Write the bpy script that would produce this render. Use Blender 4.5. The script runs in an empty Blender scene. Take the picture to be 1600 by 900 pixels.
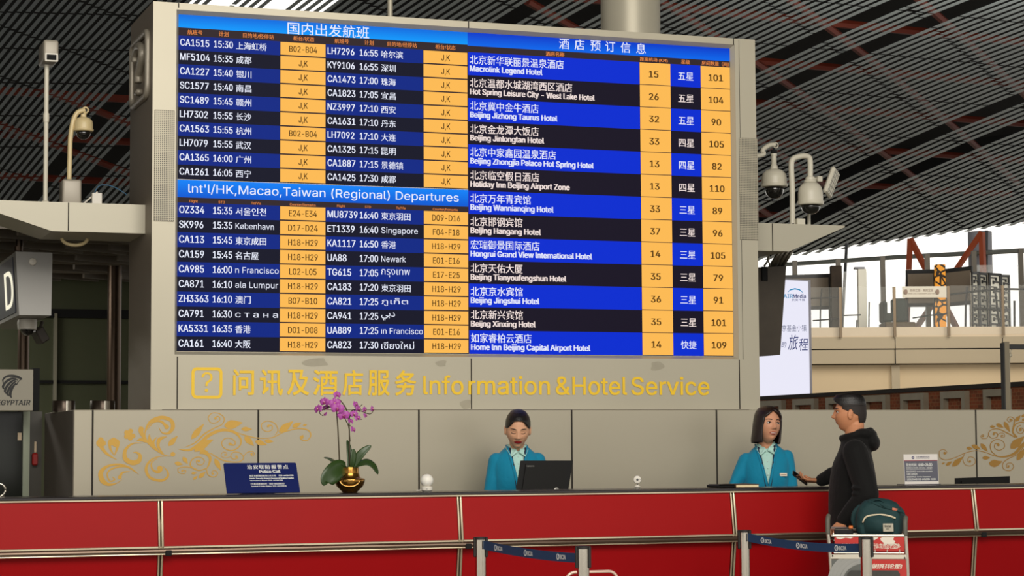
import bpy, bmesh, math, random
from mathutils import Vector, Matrix, Euler
random.seed(7)
SC = bpy.context.scene
COL = SC.collection
# ------------------------------------------------------------------ camera
F = 3345.0                                   # focal length in pixels of the 1600x900 frame
def _n(v): return v / v.length
_up = _n(Vector((-255.0, -46200.0, F)))
_h = Vector((9400.0, 190.0, F))
_e = _n(_h - _up * _h.dot(_up))
_nn = _up.cross(_e)
MW = Matrix((_e, _nn, _up))                  # camera (x right, y down, z forward) -> world
CAM = Vector((-4.25391561, -11.94126725, 1.46533672))
cd = bpy.data.cameras.new('camera'); cam = bpy.data.objects.new('camera', cd); COL.objects.link(cam)
cd.sensor_width = 36.0; cd.lens = F / 1600.0 * 36.0; cd.clip_end = 400; cd.clip_start = 0.1
rot = (MW @ Matrix(((1, 0, 0), (0, -1, 0), (0, 0, -1)))).to_4x4()
cam.matrix_world = Matrix.Translation(CAM) @ rot
SC.camera = cam
# ------------------------------------------------------------------ light and exposure
w = bpy.data.worlds.new('world'); SC.world = w; w.use_nodes = True
wn = w.node_tree; bg = wn.nodes['Background']
bg.inputs['Color'].default_value = (1.0, 0.97, 0.90, 1); bg.inputs['Strength'].default_value = 1.5
def area(name, loc, target, size, power, col=(1, .95, .86)):
    l = bpy.data.lights.new(name, 'AREA'); l.shape = 'RECTANGLE'; l.size, l.size_y = size; l.energy = power; l.color = col
    o = bpy.data.objects.new(name, l); COL.objects.link(o); o.location = loc
    o.rotation_euler = (Vector(target) - Vector(loc)).to_track_quat('-Z', 'Y').to_euler(); return o
area('board_fill', (-1.5, -9.0, 6.6), (.5, 1.0, 1.6), (9, 4), 1050)  # added fill light on the board and faces
area('gallery_fill', (18.0, 22.0, 8.6), (17.0, 32.0, 3.0), (10, 6), 900)  # added fill light on the gallery front
area('concourse_fill', (-4.0, 6.2, 2.9), (-3.6, 6.6, 0), (1.6, 1.2), 80)  # added fill light to lift the dark concourse
vs = SC.view_settings; SC.display_settings.display_device = 'sRGB'
vs.view_transform = 'Standard'; vs.look = 'None'; vs.gamma = 1.0; vs.exposure = 0.0; vs.use_curve_mapping = False
SC.cycles.max_bounces = 8; SC.cycles.transparent_max_bounces = 16
try: SC.cycles.use_denoising = True
except Exception: pass

# ------------------------------------------------------------------ pixel helpers (measure the photo at a known depth)
def ray(x, y): return MW @ Vector((x - 800.0, y - 450.0, F))
def atY(x, y, Y):
    r = ray(x, y); return CAM + r * ((Y - CAM.y) / r.y)
def atX(x, y, X):
    r = ray(x, y); return CAM + r * ((X - CAM.x) / r.x)
GF = Vector((MW[0][2], MW[1][2], 0)).normalized(); GR = Vector((GF.y, -GF.x, 0))
def atD(x, y, D):
    r = ray(x, y); return CAM + r * (D / r.dot(GF))
def rectY(x0, y0, x1, y1, Y):
    ym, xm = (y0 + y1) / 2, (x0 + x1) / 2
    return atY(x0, ym, Y).x, atY(x1, ym, Y).x, atY(xm, y1, Y).z, atY(xm, y0, Y).z
# ------------------------------------------------------------------ materials
def lin(c):
    c = c / 255.0
    return c / 12.92 if c <= 0.04045 else ((c + 0.055) / 1.055) ** 2.4
def L(rgb): return (lin(rgb[0]), lin(rgb[1]), lin(rgb[2]), 1)
MATS = {}
def mat(name, rgb, rough=0.5, metal=0.0, var=0.0, scale=6.0, bump=0.0, bscale=60.0, spec=0.5, coat=0.0, trans=0.0, alpha=1.0, sheen=0.0, sss=0.0):
    if name in MATS: return MATS[name]
    m = bpy.data.materials.new(name); m.use_nodes = True; nt = m.node_tree; b = nt.nodes['Principled BSDF']
    b.inputs['Base Color'].default_value = L(rgb); b.inputs['Roughness'].default_value = rough; b.inputs['Metallic'].default_value = metal
    b.inputs['Specular IOR Level'].default_value = spec; b.inputs['Coat Weight'].default_value = coat
    b.inputs['Transmission Weight'].default_value = trans; b.inputs['Alpha'].default_value = alpha
    b.inputs['Sheen Weight'].default_value = sheen; b.inputs['Subsurface Weight'].default_value = sss
    if sss: b.inputs['Subsurface Radius'].default_value = (.012, .005, .003); b.inputs['Subsurface Scale'].default_value = .6
    tc = nt.nodes.new('ShaderNodeTexCoord')
    if var:
        nz = nt.nodes.new('ShaderNodeTexNoise'); nz.inputs['Scale'].default_value = scale; nz.inputs['Detail'].default_value = 5
        mx = nt.nodes.new('ShaderNodeMix'); mx.data_type = 'RGBA'
        c = L(rgb); mx.inputs['A'].default_value = tuple(max(0, v * (1 - var)) for v in c[:3]) + (1,)
        mx.inputs['B'].default_value = tuple(min(1, v * (1 + var)) for v in c[:3]) + (1,)
        nt.links.new(tc.outputs['Object'], nz.inputs['Vector']); nt.links.new(nz.outputs['Fac'], mx.inputs['Factor'])
        nt.links.new(mx.outputs['Result'], b.inputs['Base Color'])
    if bump:
        n2 = nt.nodes.new('ShaderNodeTexNoise'); n2.inputs['Scale'].default_value = bscale; n2.inputs['Detail'].default_value = 4
        bp = nt.nodes.new('ShaderNodeBump'); bp.inputs['Strength'].default_value = bump; bp.inputs['Distance'].default_value = .01
        nt.links.new(tc.outputs['Object'], n2.inputs['Vector']); nt.links.new(n2.outputs['Fac'], bp.inputs['Height'])
        nt.links.new(bp.outputs['Normal'], b.inputs['Normal'])
    MATS[name] = m; return m
def emit(name, rgb, s=1.0):
    if name in MATS: return MATS[name]
    m = bpy.data.materials.new(name); m.use_nodes = True; nt = m.node_tree; b = nt.nodes['Principled BSDF']
    b.inputs['Base Color'].default_value = (0, 0, 0, 1); b.inputs['Roughness'].default_value = .6; b.inputs['Specular IOR Level'].default_value = .1
    b.inputs['Emission Color'].default_value = L(rgb); b.inputs['Emission Strength'].default_value = s
    MATS[name] = m; return m
def emit_grad(name, top, bottom, z0, z1):
    m = emit(name, top); nt = m.node_tree; b = nt.nodes['Principled BSDF']
    tc = nt.nodes.new('ShaderNodeTexCoord'); sx = nt.nodes.new('ShaderNodeSeparateXYZ'); mp = nt.nodes.new('ShaderNodeMapRange')
    mp.inputs['From Min'].default_value = z0; mp.inputs['From Max'].default_value = z1
    mx = nt.nodes.new('ShaderNodeMix'); mx.data_type = 'RGBA'; mx.inputs['A'].default_value = L(bottom); mx.inputs['B'].default_value = L(top)
    nt.links.new(tc.outputs['Generated'], sx.inputs[0]); nt.links.new(sx.outputs['Z'], mp.inputs['Value'])
    nt.links.new(mp.outputs['Result'], mx.inputs['Factor']); nt.links.new(mx.outputs['Result'], b.inputs['Emission Color']); return m
def glass(name, rgb, alpha, rough=.03):
    m = mat(name, rgb, rough, spec=.6, alpha=alpha); return m
# ------------------------------------------------------------------ object helpers
ORG = {}
def thing(name, label, cat, loc, group=None, kind=None):
    o = bpy.data.objects.new(name, None); COL.objects.link(o); o.location = loc; o.empty_display_size = .1
    ORG[o] = Vector(loc); tag(o, label, cat, group, kind); return o
def tag(o, label=None, cat=None, group=None, kind=None):
    if label: o['label'] = label
    if cat: o['category'] = cat
    if group: o['group'] = group
    if kind: o['kind'] = kind
    return o
def link_mesh(name, me, m, parent=None, smooth=False):
    """me holds world coordinates; the object gets its parent's origin, or its own base."""
    ms = m if isinstance(m, (list, tuple)) else [m]
    for k in ms: me.materials.append(k)
    if smooth:
        for p in me.polygons: p.use_smooth = True
    if parent is None:
        xs = [v.co for v in me.vertices]
        org = Vector(((min(v.x for v in xs) + max(v.x for v in xs)) / 2, (min(v.y for v in xs) + max(v.y for v in xs)) / 2, min(v.z for v in xs)))
    else: org = ORG[parent]
    me.transform(Matrix.Translation(-org)); me.update()
    o = bpy.data.objects.new(name, me); COL.objects.link(o); ORG[o] = org
    if parent is None: o.location = org
    else: o.parent = parent
    return o
def obj(name, bm, m, parent=None, smooth=False, label=None, angle=None):
    me = bpy.data.meshes.new(name)
    bmesh.ops.recalc_face_normals(bm, faces=bm.faces[:])
    bm.to_mesh(me); bm.free()
    o = link_mesh(name, me, m, parent, smooth)
    if angle is not None:
        for p in me.polygons: p.use_smooth = True
        try: me.set_sharp_from_angle(angle=math.radians(angle))
        except Exception: pass
    if label: o['label'] = label
    return o
def struct(name, bm, m, **k):
    o = obj(name, bm, m, **k); o['kind'] = 'structure'; return o
def copy_tree(o, delta, label=None, group=None):
    c = o.copy(); COL.objects.link(c); c.location = o.location + Vector(delta); ORG[c] = ORG[o] + Vector(delta)
    if label: c['label'] = label
    if group: c['group'] = group
    def rec(a, b):
        for ch in list(a.children):
            k = ch.copy(); COL.objects.link(k); k.parent = b; ORG[k] = ORG[b]; rec(ch, k)
    rec(o, c); return c
B = bmesh.new
def box(bm, x0, x1, y0, y1, z0, z1, bev=0, mi=0, seg=1):
    r = bmesh.ops.create_cube(bm, size=1.0); vs_ = r['verts']
    for v in vs_:
        v.co = Vector((x0 if v.co.x < 0 else x1, y0 if v.co.y < 0 else y1, z0 if v.co.z < 0 else z1))
    fs = {f for v in vs_ for f in v.link_faces}
    for f in fs: f.material_index = mi
    if bev:
        es = list({e for v in vs_ for e in v.link_edges})
        bmesh.ops.bevel(bm, geom=es, offset=bev, segments=seg, affect='EDGES', profile=.5, clamp_overlap=True)
    return bm
def obox(bm, c, ax, half, bev=0, mi=0):
    """box with centre c, three axis vectors and half sizes"""
    t = B(); box(t, -half[0], half[0], -half[1], half[1], -half[2], half[2], bev, mi)
    R = Matrix((ax[0], ax[1], ax[2])).transposed().to_4x4()
    bmesh.ops.transform(t, matrix=Matrix.Translation(c) @ R, verts=t.verts[:]); join(bm, t); return bm
def join(bm, other):
    me = bpy.data.meshes.new('tmp'); other.to_mesh(me); other.free(); bm.from_mesh(me); bpy.data.meshes.remove(me)
def ring_frame(d, hint=Vector((0, 0, 1))):
    d = d.normalized()
    a = hint.cross(d)
    if a.length < 1e-4: a = Vector((1, 0, 0)).cross(d)
    a.normalize(); return a, d.cross(a)
def tube(bm, pts, rad, seg=10, cap=True, mi=0, hint=Vector((0, 0, 1)), flat=1.0):
    """loft along points; rad is a number, a list, or a list of (ra, rb)"""
    pts = [Vector(p) for p in pts]; n = len(pts)
    rad = rad if isinstance(rad, (list, tuple)) else [rad] * n
    rings = []; pa = None
    for i, p in enumerate(pts):
        d = (pts[min(i + 1, n - 1)] - pts[max(i - 1, 0)])
        a, b = ring_frame(d, hint)
        if pa is not None:
            dn = d.normalized(); a2 = pa - dn * pa.dot(dn)
            if a2.length > 1e-4: a = a2.normalized(); b = dn.cross(a)
        pa = a
        ra, rb = rad[i] if isinstance(rad[i], (list, tuple)) else (rad[i], rad[i] * flat)
        rings.append([bm.verts.new(p + a * (ra * math.cos(2 * math.pi * k / seg)) + b * (rb * math.sin(2 * math.pi * k / seg))) for k in range(seg)])
    for i in range(n - 1):
        for k in range(seg):
            f = bm.faces.new((rings[i][k], rings[i][(k + 1) % seg], rings[i + 1][(k + 1) % seg], rings[i + 1][k])); f.material_index = mi
    if cap:
        for r in (rings[0], rings[-1]):
            f = bm.faces.new(r); f.material_index = mi
    return bm
def lathe(bm, c, prof, seg=24, mi=0, axis=None):
    """prof: list of (radius, height) around vertical axis at c (or around axis vector)"""
    c = Vector(c); ax = (axis or Vector((0, 0, 1))).normalized(); a, b = ring_frame(ax, Vector((0, 1, 0)) if abs(ax.y) < .9 else Vector((1, 0, 0)))
    rings = []
    for r, h in prof:
        r = max(r, 1e-5)
        rings.append([bm.verts.new(c + ax * h + (a * math.cos(2 * math.pi * k / seg) + b * math.sin(2 * math.pi * k / seg)) * r) for k in range(seg)])
    for i in range(len(rings) - 1):
        for k in range(seg):
            f = bm.faces.new((rings[i][k], rings[i][(k + 1) % seg], rings[i + 1][(k + 1) % seg], rings[i + 1][k])); f.material_index = mi
    bm.faces.new(rings[0]).material_index = mi; bm.faces.new(rings[-1]).material_index = mi
    return bm
def prism(bm, poly, off, mi=0):
    """extrude polygon (list of world points) by vector off"""
    off = Vector(off); a = [bm.verts.new(Vector(p)) for p in poly]; b = [bm.verts.new(Vector(p) + off) for p in poly]
    n = len(poly); fs = [bm.faces.new(a), bm.faces.new(b[::-1])]
    for i in range(n): fs.append(bm.faces.new((a[i], a[(i + 1) % n], b[(i + 1) % n], b[i])))
    for f in fs: f.material_index = mi
    return bm
def smooth_path(pts, n=8):
    pts = [Vector(p) for p in pts]; out = []
    for i in range(len(pts) - 1):
        p0, p1, p2, p3 = pts[max(i - 1, 0)], pts[i], pts[i + 1], pts[min(i + 2, len(pts) - 1)]
        for k in range(n):
            t = k / n
            out.append(0.5 * ((2 * p1) + (p2 - p0) * t + (2 * p0 - 5 * p1 + 4 * p2 - p3) * t * t + (3 * p1 - p0 - 3 * p2 + p3) * t ** 3))
    out.append(pts[-1]); return out
def sphere(bm, c, r, u=20, v=14, M=None, mi=0):
    t = B(); bmesh.ops.create_uvsphere(t, u_segments=u, v_segments=v, radius=1.0)
    r = r if isinstance(r, (list, tuple)) else (r, r, r)
    X = Matrix.Translation(Vector(c)) @ ((M.to_4x4() if M else Matrix.Identity(4)) @ Matrix.Diagonal((r[0], r[1], r[2], 1)))
    bmesh.ops.transform(t, matrix=X, verts=t.verts[:])
    for f in t.faces: f.material_index = mi
    join(bm, t); return bm
# ------------------------------------------------------------------ lettering
from mathutils.geometry import delaunay_2d_cdt
def outline_mesh(cu):
    '''fills each closed outline on its own, so glyphs with overlapping strokes stay solid'''
    loops = []
    for sp in cu.splines:
        pts = []; bp_ = list(sp.bezier_points); n = len(bp_)
        for i in range(n):
            p0, p1 = bp_[i], bp_[(i + 1) % n]; a, b, c, d = p0.co, p0.handle_right, p1.handle_left, p1.co
            straight = abs((b - a).cross(d - a).z) < 1e-6 and abs((c - a).cross(d - a).z) < 1e-6
            for k in range(1 if straight else 4):
                t = k / 4; q_ = a * (1 - t) ** 3 + b * 3 * t * (1 - t) ** 2 + c * 3 * t * t * (1 - t) + d * t ** 3
                pts.append(Vector((q_.x, q_.y, 0)))
        if len(pts) > 2: loops.append((sum(pts[i].x * pts[(i + 1) % len(pts)].y - pts[(i + 1) % len(pts)].x * pts[i].y for i in range(len(pts))) / 2, pts))
    me = bpy.data.meshes.new('t')
    if not loops: return me
    groups = []
    for _, p in sorted(loops, key=lambda l: min(v.x for v in l[1])):
        x0, x1 = min(v.x for v in p), max(v.x for v in p)
        if groups and x0 < groups[-1][1] - 1e-4: groups[-1][0].append(p); groups[-1][1] = max(groups[-1][1], x1)
        else: groups.append([[p], x1])
    V_, F_ = [], []
    for ls, _ in groups:
        vv, ee = [], []
        for p in ls:
            b = len(vv); vv += [Vector((v.x, v.y)) for v in p]; ee += [(b + i, b + (i + 1) % len(p)) for i in range(len(p))]
        r = delaunay_2d_cdt(vv, ee, [], 0, 1e-6); b = len(V_); V_ += [(v.x, v.y, 0) for v in r[0]]
        for f in r[2]:
            c = sum((r[0][i] for i in f), Vector((0, 0))) / len(f); wn_ = 0
            for p in ls:
                for i in range(len(p)):
                    u, v = p[i - 1], p[i]
                    if (u.y > c.y) != (v.y > c.y) and c.x < (v.x - u.x) * (c.y - u.y) / (v.y - u.y) + u.x: wn_ += 1 if v.y > u.y else -1
            if wn_: F_.append(tuple(b + i for i in f))
    me.from_pydata(V_, [], F_); me.update(); return me
def text_mesh(body, bold=0.0, extrude=0.0, spacing=1.0, shear=0.0):
    cu = bpy.data.curves.new('t', 'FONT'); cu.body = body
    if FONT and all(ord(q) < 0x250 or q in '\u0441\u0442\u0430\u043d' for q in body): cu.font = FONT
    cu.size = 1.0; cu.resolution_u = 3; cu.offset = bold; cu.extrude = extrude
    cu.space_character = spacing; cu.shear = shear
    o = bpy.data.objects.new('t', cu); COL.objects.link(o)
    dg = bpy.context.evaluated_depsgraph_get()
    if cu.font == FONT: me = outline_mesh(o.to_curve(dg)); o.to_curve_clear()
    else: me = bpy.data.meshes.new_from_object(o.evaluated_get(dg))
    bpy.data.objects.remove(o); bpy.data.curves.remove(cu); return me
try: FONT = bpy.data.fonts.load(bpy.utils.system_resource('DATAFILES', path='fonts') + '/Inter.woff2')   # ships with Blender
except Exception: FONT = None
def _cap(ch):
    me = text_mesh(ch); h = max(v.co.y for v in me.vertices) - min(v.co.y for v in me.vertices); bpy.data.meshes.remove(me); return h
CAPH_I = _cap('H'); CAPH = CAPH_I
def text(bm, body, p, cap, width=None, xs=1.0, align='L', bold=0.0, U=Vector((1, 0, 0)), V=Vector((0, 0, 1)), N=Vector((0, -1, 0)), depth=0.0, spacing=1.0, cjk=False, fit=None, shear=0.0, mi=0, heavy=0):
    """letters on the plane spanned by U, V with baseline start (or centre) p; cap = capital height in metres"""
    if FONT and body.isascii() and body.upper() != body: body = body.replace('I', 'l')      # plain upright capital I
    me = text_mesh(body, 0, 0, spacing, shear)
    if not me.vertices: return bm
    x0 = min(v.co.x for v in me.vertices); x1 = max(v.co.x for v in me.vertices)
    y0 = min(v.co.y for v in me.vertices); y1 = max(v.co.y for v in me.vertices)
    s = cap / (CAPH_I if body.isascii() else CAPH); sx = s * xs; sy = s; yb = 0.0
    if cjk: sy = cap / max(1e-6, (y1 - y0)); yb = y0; sx = sy * xs
    if width: sx = width / max(1e-6, (x1 - x0))
    ox = {'L': x0, 'C': (x0 + x1) / 2, 'R': x1}[align]
    p = Vector(p); t = B(); t.from_mesh(me); bpy.data.meshes.remove(me)
    for v in t.verts: v.co = p + U * ((v.co.x - ox) * sx) + V * ((v.co.y - yb) * sy)
    if depth:
        r = bmesh.ops.extrude_face_region(t, geom=t.faces[:]); vv = [g for g in r['geom'] if isinstance(g, bmesh.types.BMVert)]
        bmesh.ops.translate(t, vec=N * depth, verts=vv)
    for f in t.faces: f.material_index = mi
    if bold > 0:                                # heavier strokes: the same letters again, a hair to the right
        for k_, (du, dv_) in enumerate(((1.6, 0), (0, heavy), (1.6, heavy), (.8, heavy / 2))[:4 if heavy else 1]):
            t2 = t.copy(); bmesh.ops.translate(t2, vec=U * (bold * sx * du) + V * (bold * sy * dv_) - N * 2e-5 * (k_ + 1), verts=t2.verts[:]); join(bm, t2)
    join(bm, t); return bm
def quad(bm, x0, x1, z0, z1, Y, mi=0):
    f = bm.faces.new([bm.verts.new((x0, Y, z0)), bm.verts.new((x1, Y, z0)), bm.verts.new((x1, Y, z1)), bm.verts.new((x0, Y, z1))]); f.material_index = mi
def round_rect(cx, cz, w_, h_, r, n=6):
    out = []
    for sx, sz, a0 in ((1, 1, 0), (-1, 1, 90), (-1, -1, 180), (1, -1, 270)):
        for k in range(n + 1):
            a = math.radians(a0 + 90 * k / n); out.append((cx + sx * (w_ / 2 - r) + r * math.cos(a), cz + sz * (h_ / 2 - r) + r * math.sin(a)))
    return out
def frame_loop(bm, outer, inner, mk, mi=0):
    n = len(outer); a = [bm.verts.new(mk(*p)) for p in outer]; b = [bm.verts.new(mk(*p)) for p in inner]
    for i in range(n):
        f = bm.faces.new((a[i], a[(i + 1) % n], b[(i + 1) % n], b[i])); f.material_index = mi
# ================================================================== STRUCTURE
M_frame = mat('warm_grey_aluminium', (176, 169, 150), .42, .25, var=.06, scale=1.5)
M_frame_shade = mat('shaded_side_metal', (132, 121, 107), .5, .3, var=.06, scale=1.2)  # frame metal darkened to paint the shade on the board's left side
M_seam = mat('seam_dark', (40, 34, 26), .8)
M_wall = mat('satin_wall_panel', (172, 164, 145), .38, .2, var=.05, scale=1.1)
M_slat = mat('slat_grey', (130, 139, 142), .55, .1, var=.12, scale=.35)
M_truss = mat('red_steel', (98, 31, 9), .6, var=.15, scale=2)
M_black = mat('black_void', (10, 10, 11), .9)
M_floor = mat('granite_floor', (150, 142, 128), .25, var=.1, scale=3)
fl = B(); box(fl, -30, 45, -30, 75, -.2, 0); struct('floor', fl, M_floor)
# ---- the curved slatted ceiling: slats run along TD, LD is across them
AZ = math.radians(-6.83); TD = Vector((math.sin(AZ), math.cos(AZ), 0)); LD = Vector((math.cos(AZ), -math.sin(AZ), 0))
def cz(t): return 7.0 + .175 * t - .0035 * t * t
def cp(l, t, dz=0.0): return CAM + LD * l + TD * t + Vector((0, 0, cz(t) + dz))
def lm(m): return 10 + (.163 / .0057) * (math.exp(.0057 * m) - 1)
def t_end(l): return min(70.0, 56.05 - .72 * (l - 37.8))
cb = B()
for m in range(-16, 152):
    k = (m + .5 - 81.6) % 29.8
    if k > 14.9: k -= 29.8
    if 2 <= abs(k) < 4: continue
    l = lm(m); wd = (lm(m + 1) - l) * (.52 + min(.05, .002 * max(0, l - 10)))
    te = t_end(l) + random.uniform(-.1, .1)
    br = [27.0]
    if l < 20:
        br += [40.75 - .2 * (l - 9.4) + 2.42 * j for j in range(-5, 12)]; br += [34.35 + .76 * l + 2.75 * j for j in range(-12, 9)]
    else:
        br += [35.3 + 3.13 * j for j in range(-2, 7)]; br += [17.7 + .765 * l + 2.95 * j for j in range(-9, 8)]
    br = sorted(x for x in br if 27 <= x < te - .3) + [te]
    for a, b in zip(br, br[1:]):
        jg = .045 if l < 20 else .03; a2, b2 = a + jg, b - jg
        if b2 - a2 < .03: continue
        n = max(1, int((b2 - a2) / 2.0)); rr = []
        for j in range(n + 1):
            t = a2 + (b2 - a2) * j / n
            rr.append([cb.verts.new(cp(l + q * wd / 2, t, dz)) for q, dz in ((-1, 0), (1, 0), (1, .004), (-1, .004))])
        for j in range(n):
            for q in range(4): cb.faces.new((rr[j][q], rr[j][(q + 1) % 4], rr[j + 1][(q + 1) % 4], rr[j + 1][q]))
        cb.faces.new(rr[0]).material_index = 1; cb.faces.new(rr[-1][::-1]).material_index = 1
struct('ceiling', cb, [M_slat, M_black])
tb = B()
for j in range(-3, 12):
    c0 = 35.3 + 3.13 * j + .9
    for dz in (.9,):
        pts = [cp(l, c0, dz) for l in range(4, 50, 3) if c0 < t_end(l) - .4 and (l > 18 or c0 > 47)]
        if len(pts) > 1: tube(tb, pts, .1, 6)
for j in range(-12, 9):
    c0 = 17.7 + 2.95 * j + .5
    for dz in (.75,):
        pts = [cp(l, c0 + .765 * l, dz) for l in range(4, 50, 2) if 27 < c0 + .765 * l < t_end(l) - .4 and (l > 18 or c0 + .765 * l > 47)]
        if len(pts) > 1: tube(tb, pts, .09, 6)
struct('ceiling_truss', tb, M_truss)
rb = B(); NL, NT = 66, 60
gr = {}
def gv(i, j):
    if (i, j) not in gr:
        l = -40 + i * 110 / NL; te = t_end(l) + .2; t = -30 + (te + 30) * j / NT; gr[(i, j)] = rb.verts.new(cp(l, max(t, 18.0), 2.6 if j < NT else .12) if t > 18 else cp(l, 18.0, 2.6) + TD * (t - 18.0))
    return gr[(i, j)]
for i in range(NL):
    for j in range(NT):
        l = -40 + (i + .5) * 110 / NL
        te = t_end(l); t = -30 + (te + 30) * (j + .5) / NT
        if 15.6 < l < 17.6 and 45.4 < t < 47.4: continue
        rb.faces.new((gv(i, j), gv(i + 1, j), gv(i + 1, j + 1), gv(i, j + 1)))
struct('roof_deck', rb, M_black)
# ---- low panelled wall behind the counter
X0, X1 = -2.29, 8.0; ZT = 1.692; YW = 1.9
wb = B(); box(wb, X0, X1, YW, 3.3, 0, ZT, .004)
wall = struct('wall_back', wb, [M_wall]); 
sd = B(); box(sd, X0 - .004, X0, YW + .006, 3.3, 0, ZT - .004); obj('end_shade', sd, mat('wall_end_shade', (88, 80, 70), .8, var=.08, scale=1.5), wall)  # thin sheet with the wall end's shade put into its colour
sm = B()
for px_ in (144.5, 403.5, 654.5, 893.5, 1120.0, 1525.5):
    x = atY(px_, 700, YW).x; box(sm, x - .006, x + .006, YW - .002, YW + .01, 0.3, ZT - .001)
obj('panel_joint', sm, M_seam, wall)
# flowing leaf scrolls stuck on the wall
M_goldL = mat('golden_sticker', (206, 160, 62), .5, var=.08, scale=5)
M_goldR = mat('golden_sticker_bronze', (160, 118, 42), .45, var=.08, scale=5)
class Deco:
    def __init__(s, ox, oy, k): s.ox, s.oy, s.k = ox, oy, k; s.bm = B(); s.lift = 0
    def P(s, x, y):
        p = atY(s.ox + x / s.k, s.oy + y / s.k, YW); return Vector((p.x, YW - .002 - s.lift, p.z))
    def stroke(s, pts, ws, n=10):
        s.lift = (s.lift + .00004) % .0012
        q = smooth_path([(p[0], p[1], 0) for p in pts], n); m = len(q) - 1; prev = None
        for i, c in enumerate(q):
            d = q[min(i + 1, m)] - q[max(i - 1, 0)]; d = d.normalized() if d.length else Vector((1, 0, 0)); nn = Vector((-d.y, d.x, 0))
            u = i / m * (len(ws) - 1); a = int(min(u, len(ws) - 2)); w_ = ws[a] + (ws[a + 1] - ws[a]) * (u - a)
            cur = (s.bm.verts.new(s.P(*(c + nn * w_ / 2)[:2])), s.bm.verts.new(s.P(*(c - nn * w_ / 2)[:2])))
            if prev: s.bm.faces.new((prev[0], prev[1], cur[1], cur[0]))
            prev = cur
    def spiral(s, cx, cy, r0, r1, a0, turns, ws, sy=1.0):
        n = max(8, int(abs(turns) * 14)); pts = []
        for i in range(n + 1):
            t = i / n; a = math.radians(a0) + 2 * math.pi * turns * t; r = r0 + (r1 - r0) * t
            pts.append((cx + r * math.cos(a), cy + sy * r * math.sin(a)))
        s.stroke(pts, ws, 2)
    def leaf(s, a, b, w_, bend=0.0):
        a, b = Vector((a[0], a[1], 0)), Vector((b[0], b[1], 0)); d = b - a; nn = Vector((-d.y, d.x, 0)).normalized()
        s.stroke([a, a + d * .33 + nn * bend, a + d * .66 + nn * bend, b], [0.5, w_ * .75, w_, w_ * .8, w_ * .4, .5])
    def dot(s, cx, cy, r):
        s.lift = (s.lift + .00004) % .0012
        s.bm.faces.new([s.bm.verts.new(s.P(cx + r * math.cos(2 * math.pi * k / 20), cy + r * math.sin(2 * math.pi * k / 20))) for k in range(20)])
D = Deco(120, 630, 6.0)
# tulip pair, clover, big curls
D.dot(225, 345, 26); D.dot(215, 375, 34); D.dot(245, 375, 28); D.stroke([(215, 400), (280, 475), (375, 530)], [26, 22, 4]); D.stroke([(235, 385), (270, 450), (350, 515)], [14, 8, 2])
D.dot(325, 365, 32); D.dot(365, 372, 38); D.dot(345, 350, 28); D.stroke([(305, 370), (315, 430), (350, 488)], [30, 22, 3]); D.stroke([(385, 385), (372, 440), (352, 492)], [34, 20, 3])
for a in (20, 80, 150, 215, 285): D.dot(495 + 34 * math.cos(math.radians(a)), 295 + 34 * math.sin(math.radians(a)), 23)
D.dot(495, 295, 22)
D.stroke([(650, 345), (640, 270), (690, 175), (790, 135), (880, 160), (900, 225), (860, 280), (800, 275), (768, 225)], [4, 12, 30, 36, 34, 38, 24, 10, 3])
D.stroke([(660, 250), (720, 180), (790, 172), (845, 225)], [3, 12, 22, 30]); D.dot(842, 222, 22)
D.stroke([(605, 220), (600, 260), (630, 320), (680, 385), (740, 440), (840, 492), (900, 492)], [30, 46, 30, 14, 9, 7, 4]); D.dot(605, 245, 24)
D.stroke([(562, 352), (600, 342), (650, 362)], [3, 34, 18])
D.stroke([(680, 290), (685, 350), (730, 420), (800, 480)], [3, 36, 20, 4]); D.stroke([(748, 318), (715, 370), (745, 430), (815, 485)], [3, 26, 16, 4]); D.stroke([(845, 312), (775, 340), (765, 410), (820, 488)], [3, 38, 26, 4])
D.leaf((858, 400), (945, 305), 52); D.dot(900, 478, 22)
D.stroke([(610, 372), (520, 380), (455, 440), (455, 520), (520, 558), (580, 540), (592, 490), (560, 462), (525, 462)], [3, 14, 30, 44, 46, 44, 30, 16, 3])
D.stroke([(580, 668), (500, 605), (400, 575), (290, 590), (225, 650), (240, 725), (300, 762), (370, 750), (425, 715)], [2, 14, 18, 22, 44, 50, 26, 8, 2])
D.stroke([(560, 655), (460, 595), (340, 610), (285, 660), (310, 730), (355, 715), (330, 690)], [2, 14, 16, 14, 12, 12, 4])
D.stroke([(500, 640), (430, 650), (400, 700)], [2, 18, 34]); D.dot(402, 695, 18)
D.stroke([(840, 495), (740, 508), (670, 560), (650, 630), (690, 700), (790, 725), (850, 690), (850, 640), (805, 590)], [3, 10, 22, 28, 26, 24, 22, 14, 2])
D.stroke([(760, 512), (700, 560), (710, 620), (760, 645), (795, 615)], [3, 12, 16, 26, 34]); D.dot(778, 612, 26)
floral = obj('floral_decal', D.bm, M_goldL, wall, label='golden scroll and tulip decal at the wall end')
D = Deco(260, 630, 6.43)
D.stroke([(115, 460), (230, 470), (330, 410), (430, 320), (560, 270), (680, 290), (745, 360), (735, 430), (660, 475), (580, 450), (555, 400), (590, 355), (650, 355), (690, 390), (680, 420), (640, 412)], [2, 24, 34, 34, 30, 26, 18, 13, 11, 10, 9, 9, 9, 10, 12, 22])
D.dot(638, 410, 16)
D.stroke([(180, 445), (290, 395), (380, 310), (480, 250), (560, 210), (580, 150), (530, 105), (460, 100), (420, 145), (445, 195), (500, 195), (540, 160), (515, 130), (490, 150)], [2, 12, 16, 10, 9, 9, 8, 8, 9, 8, 8, 8, 8, 12])
D.dot(492, 152, 13)
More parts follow.
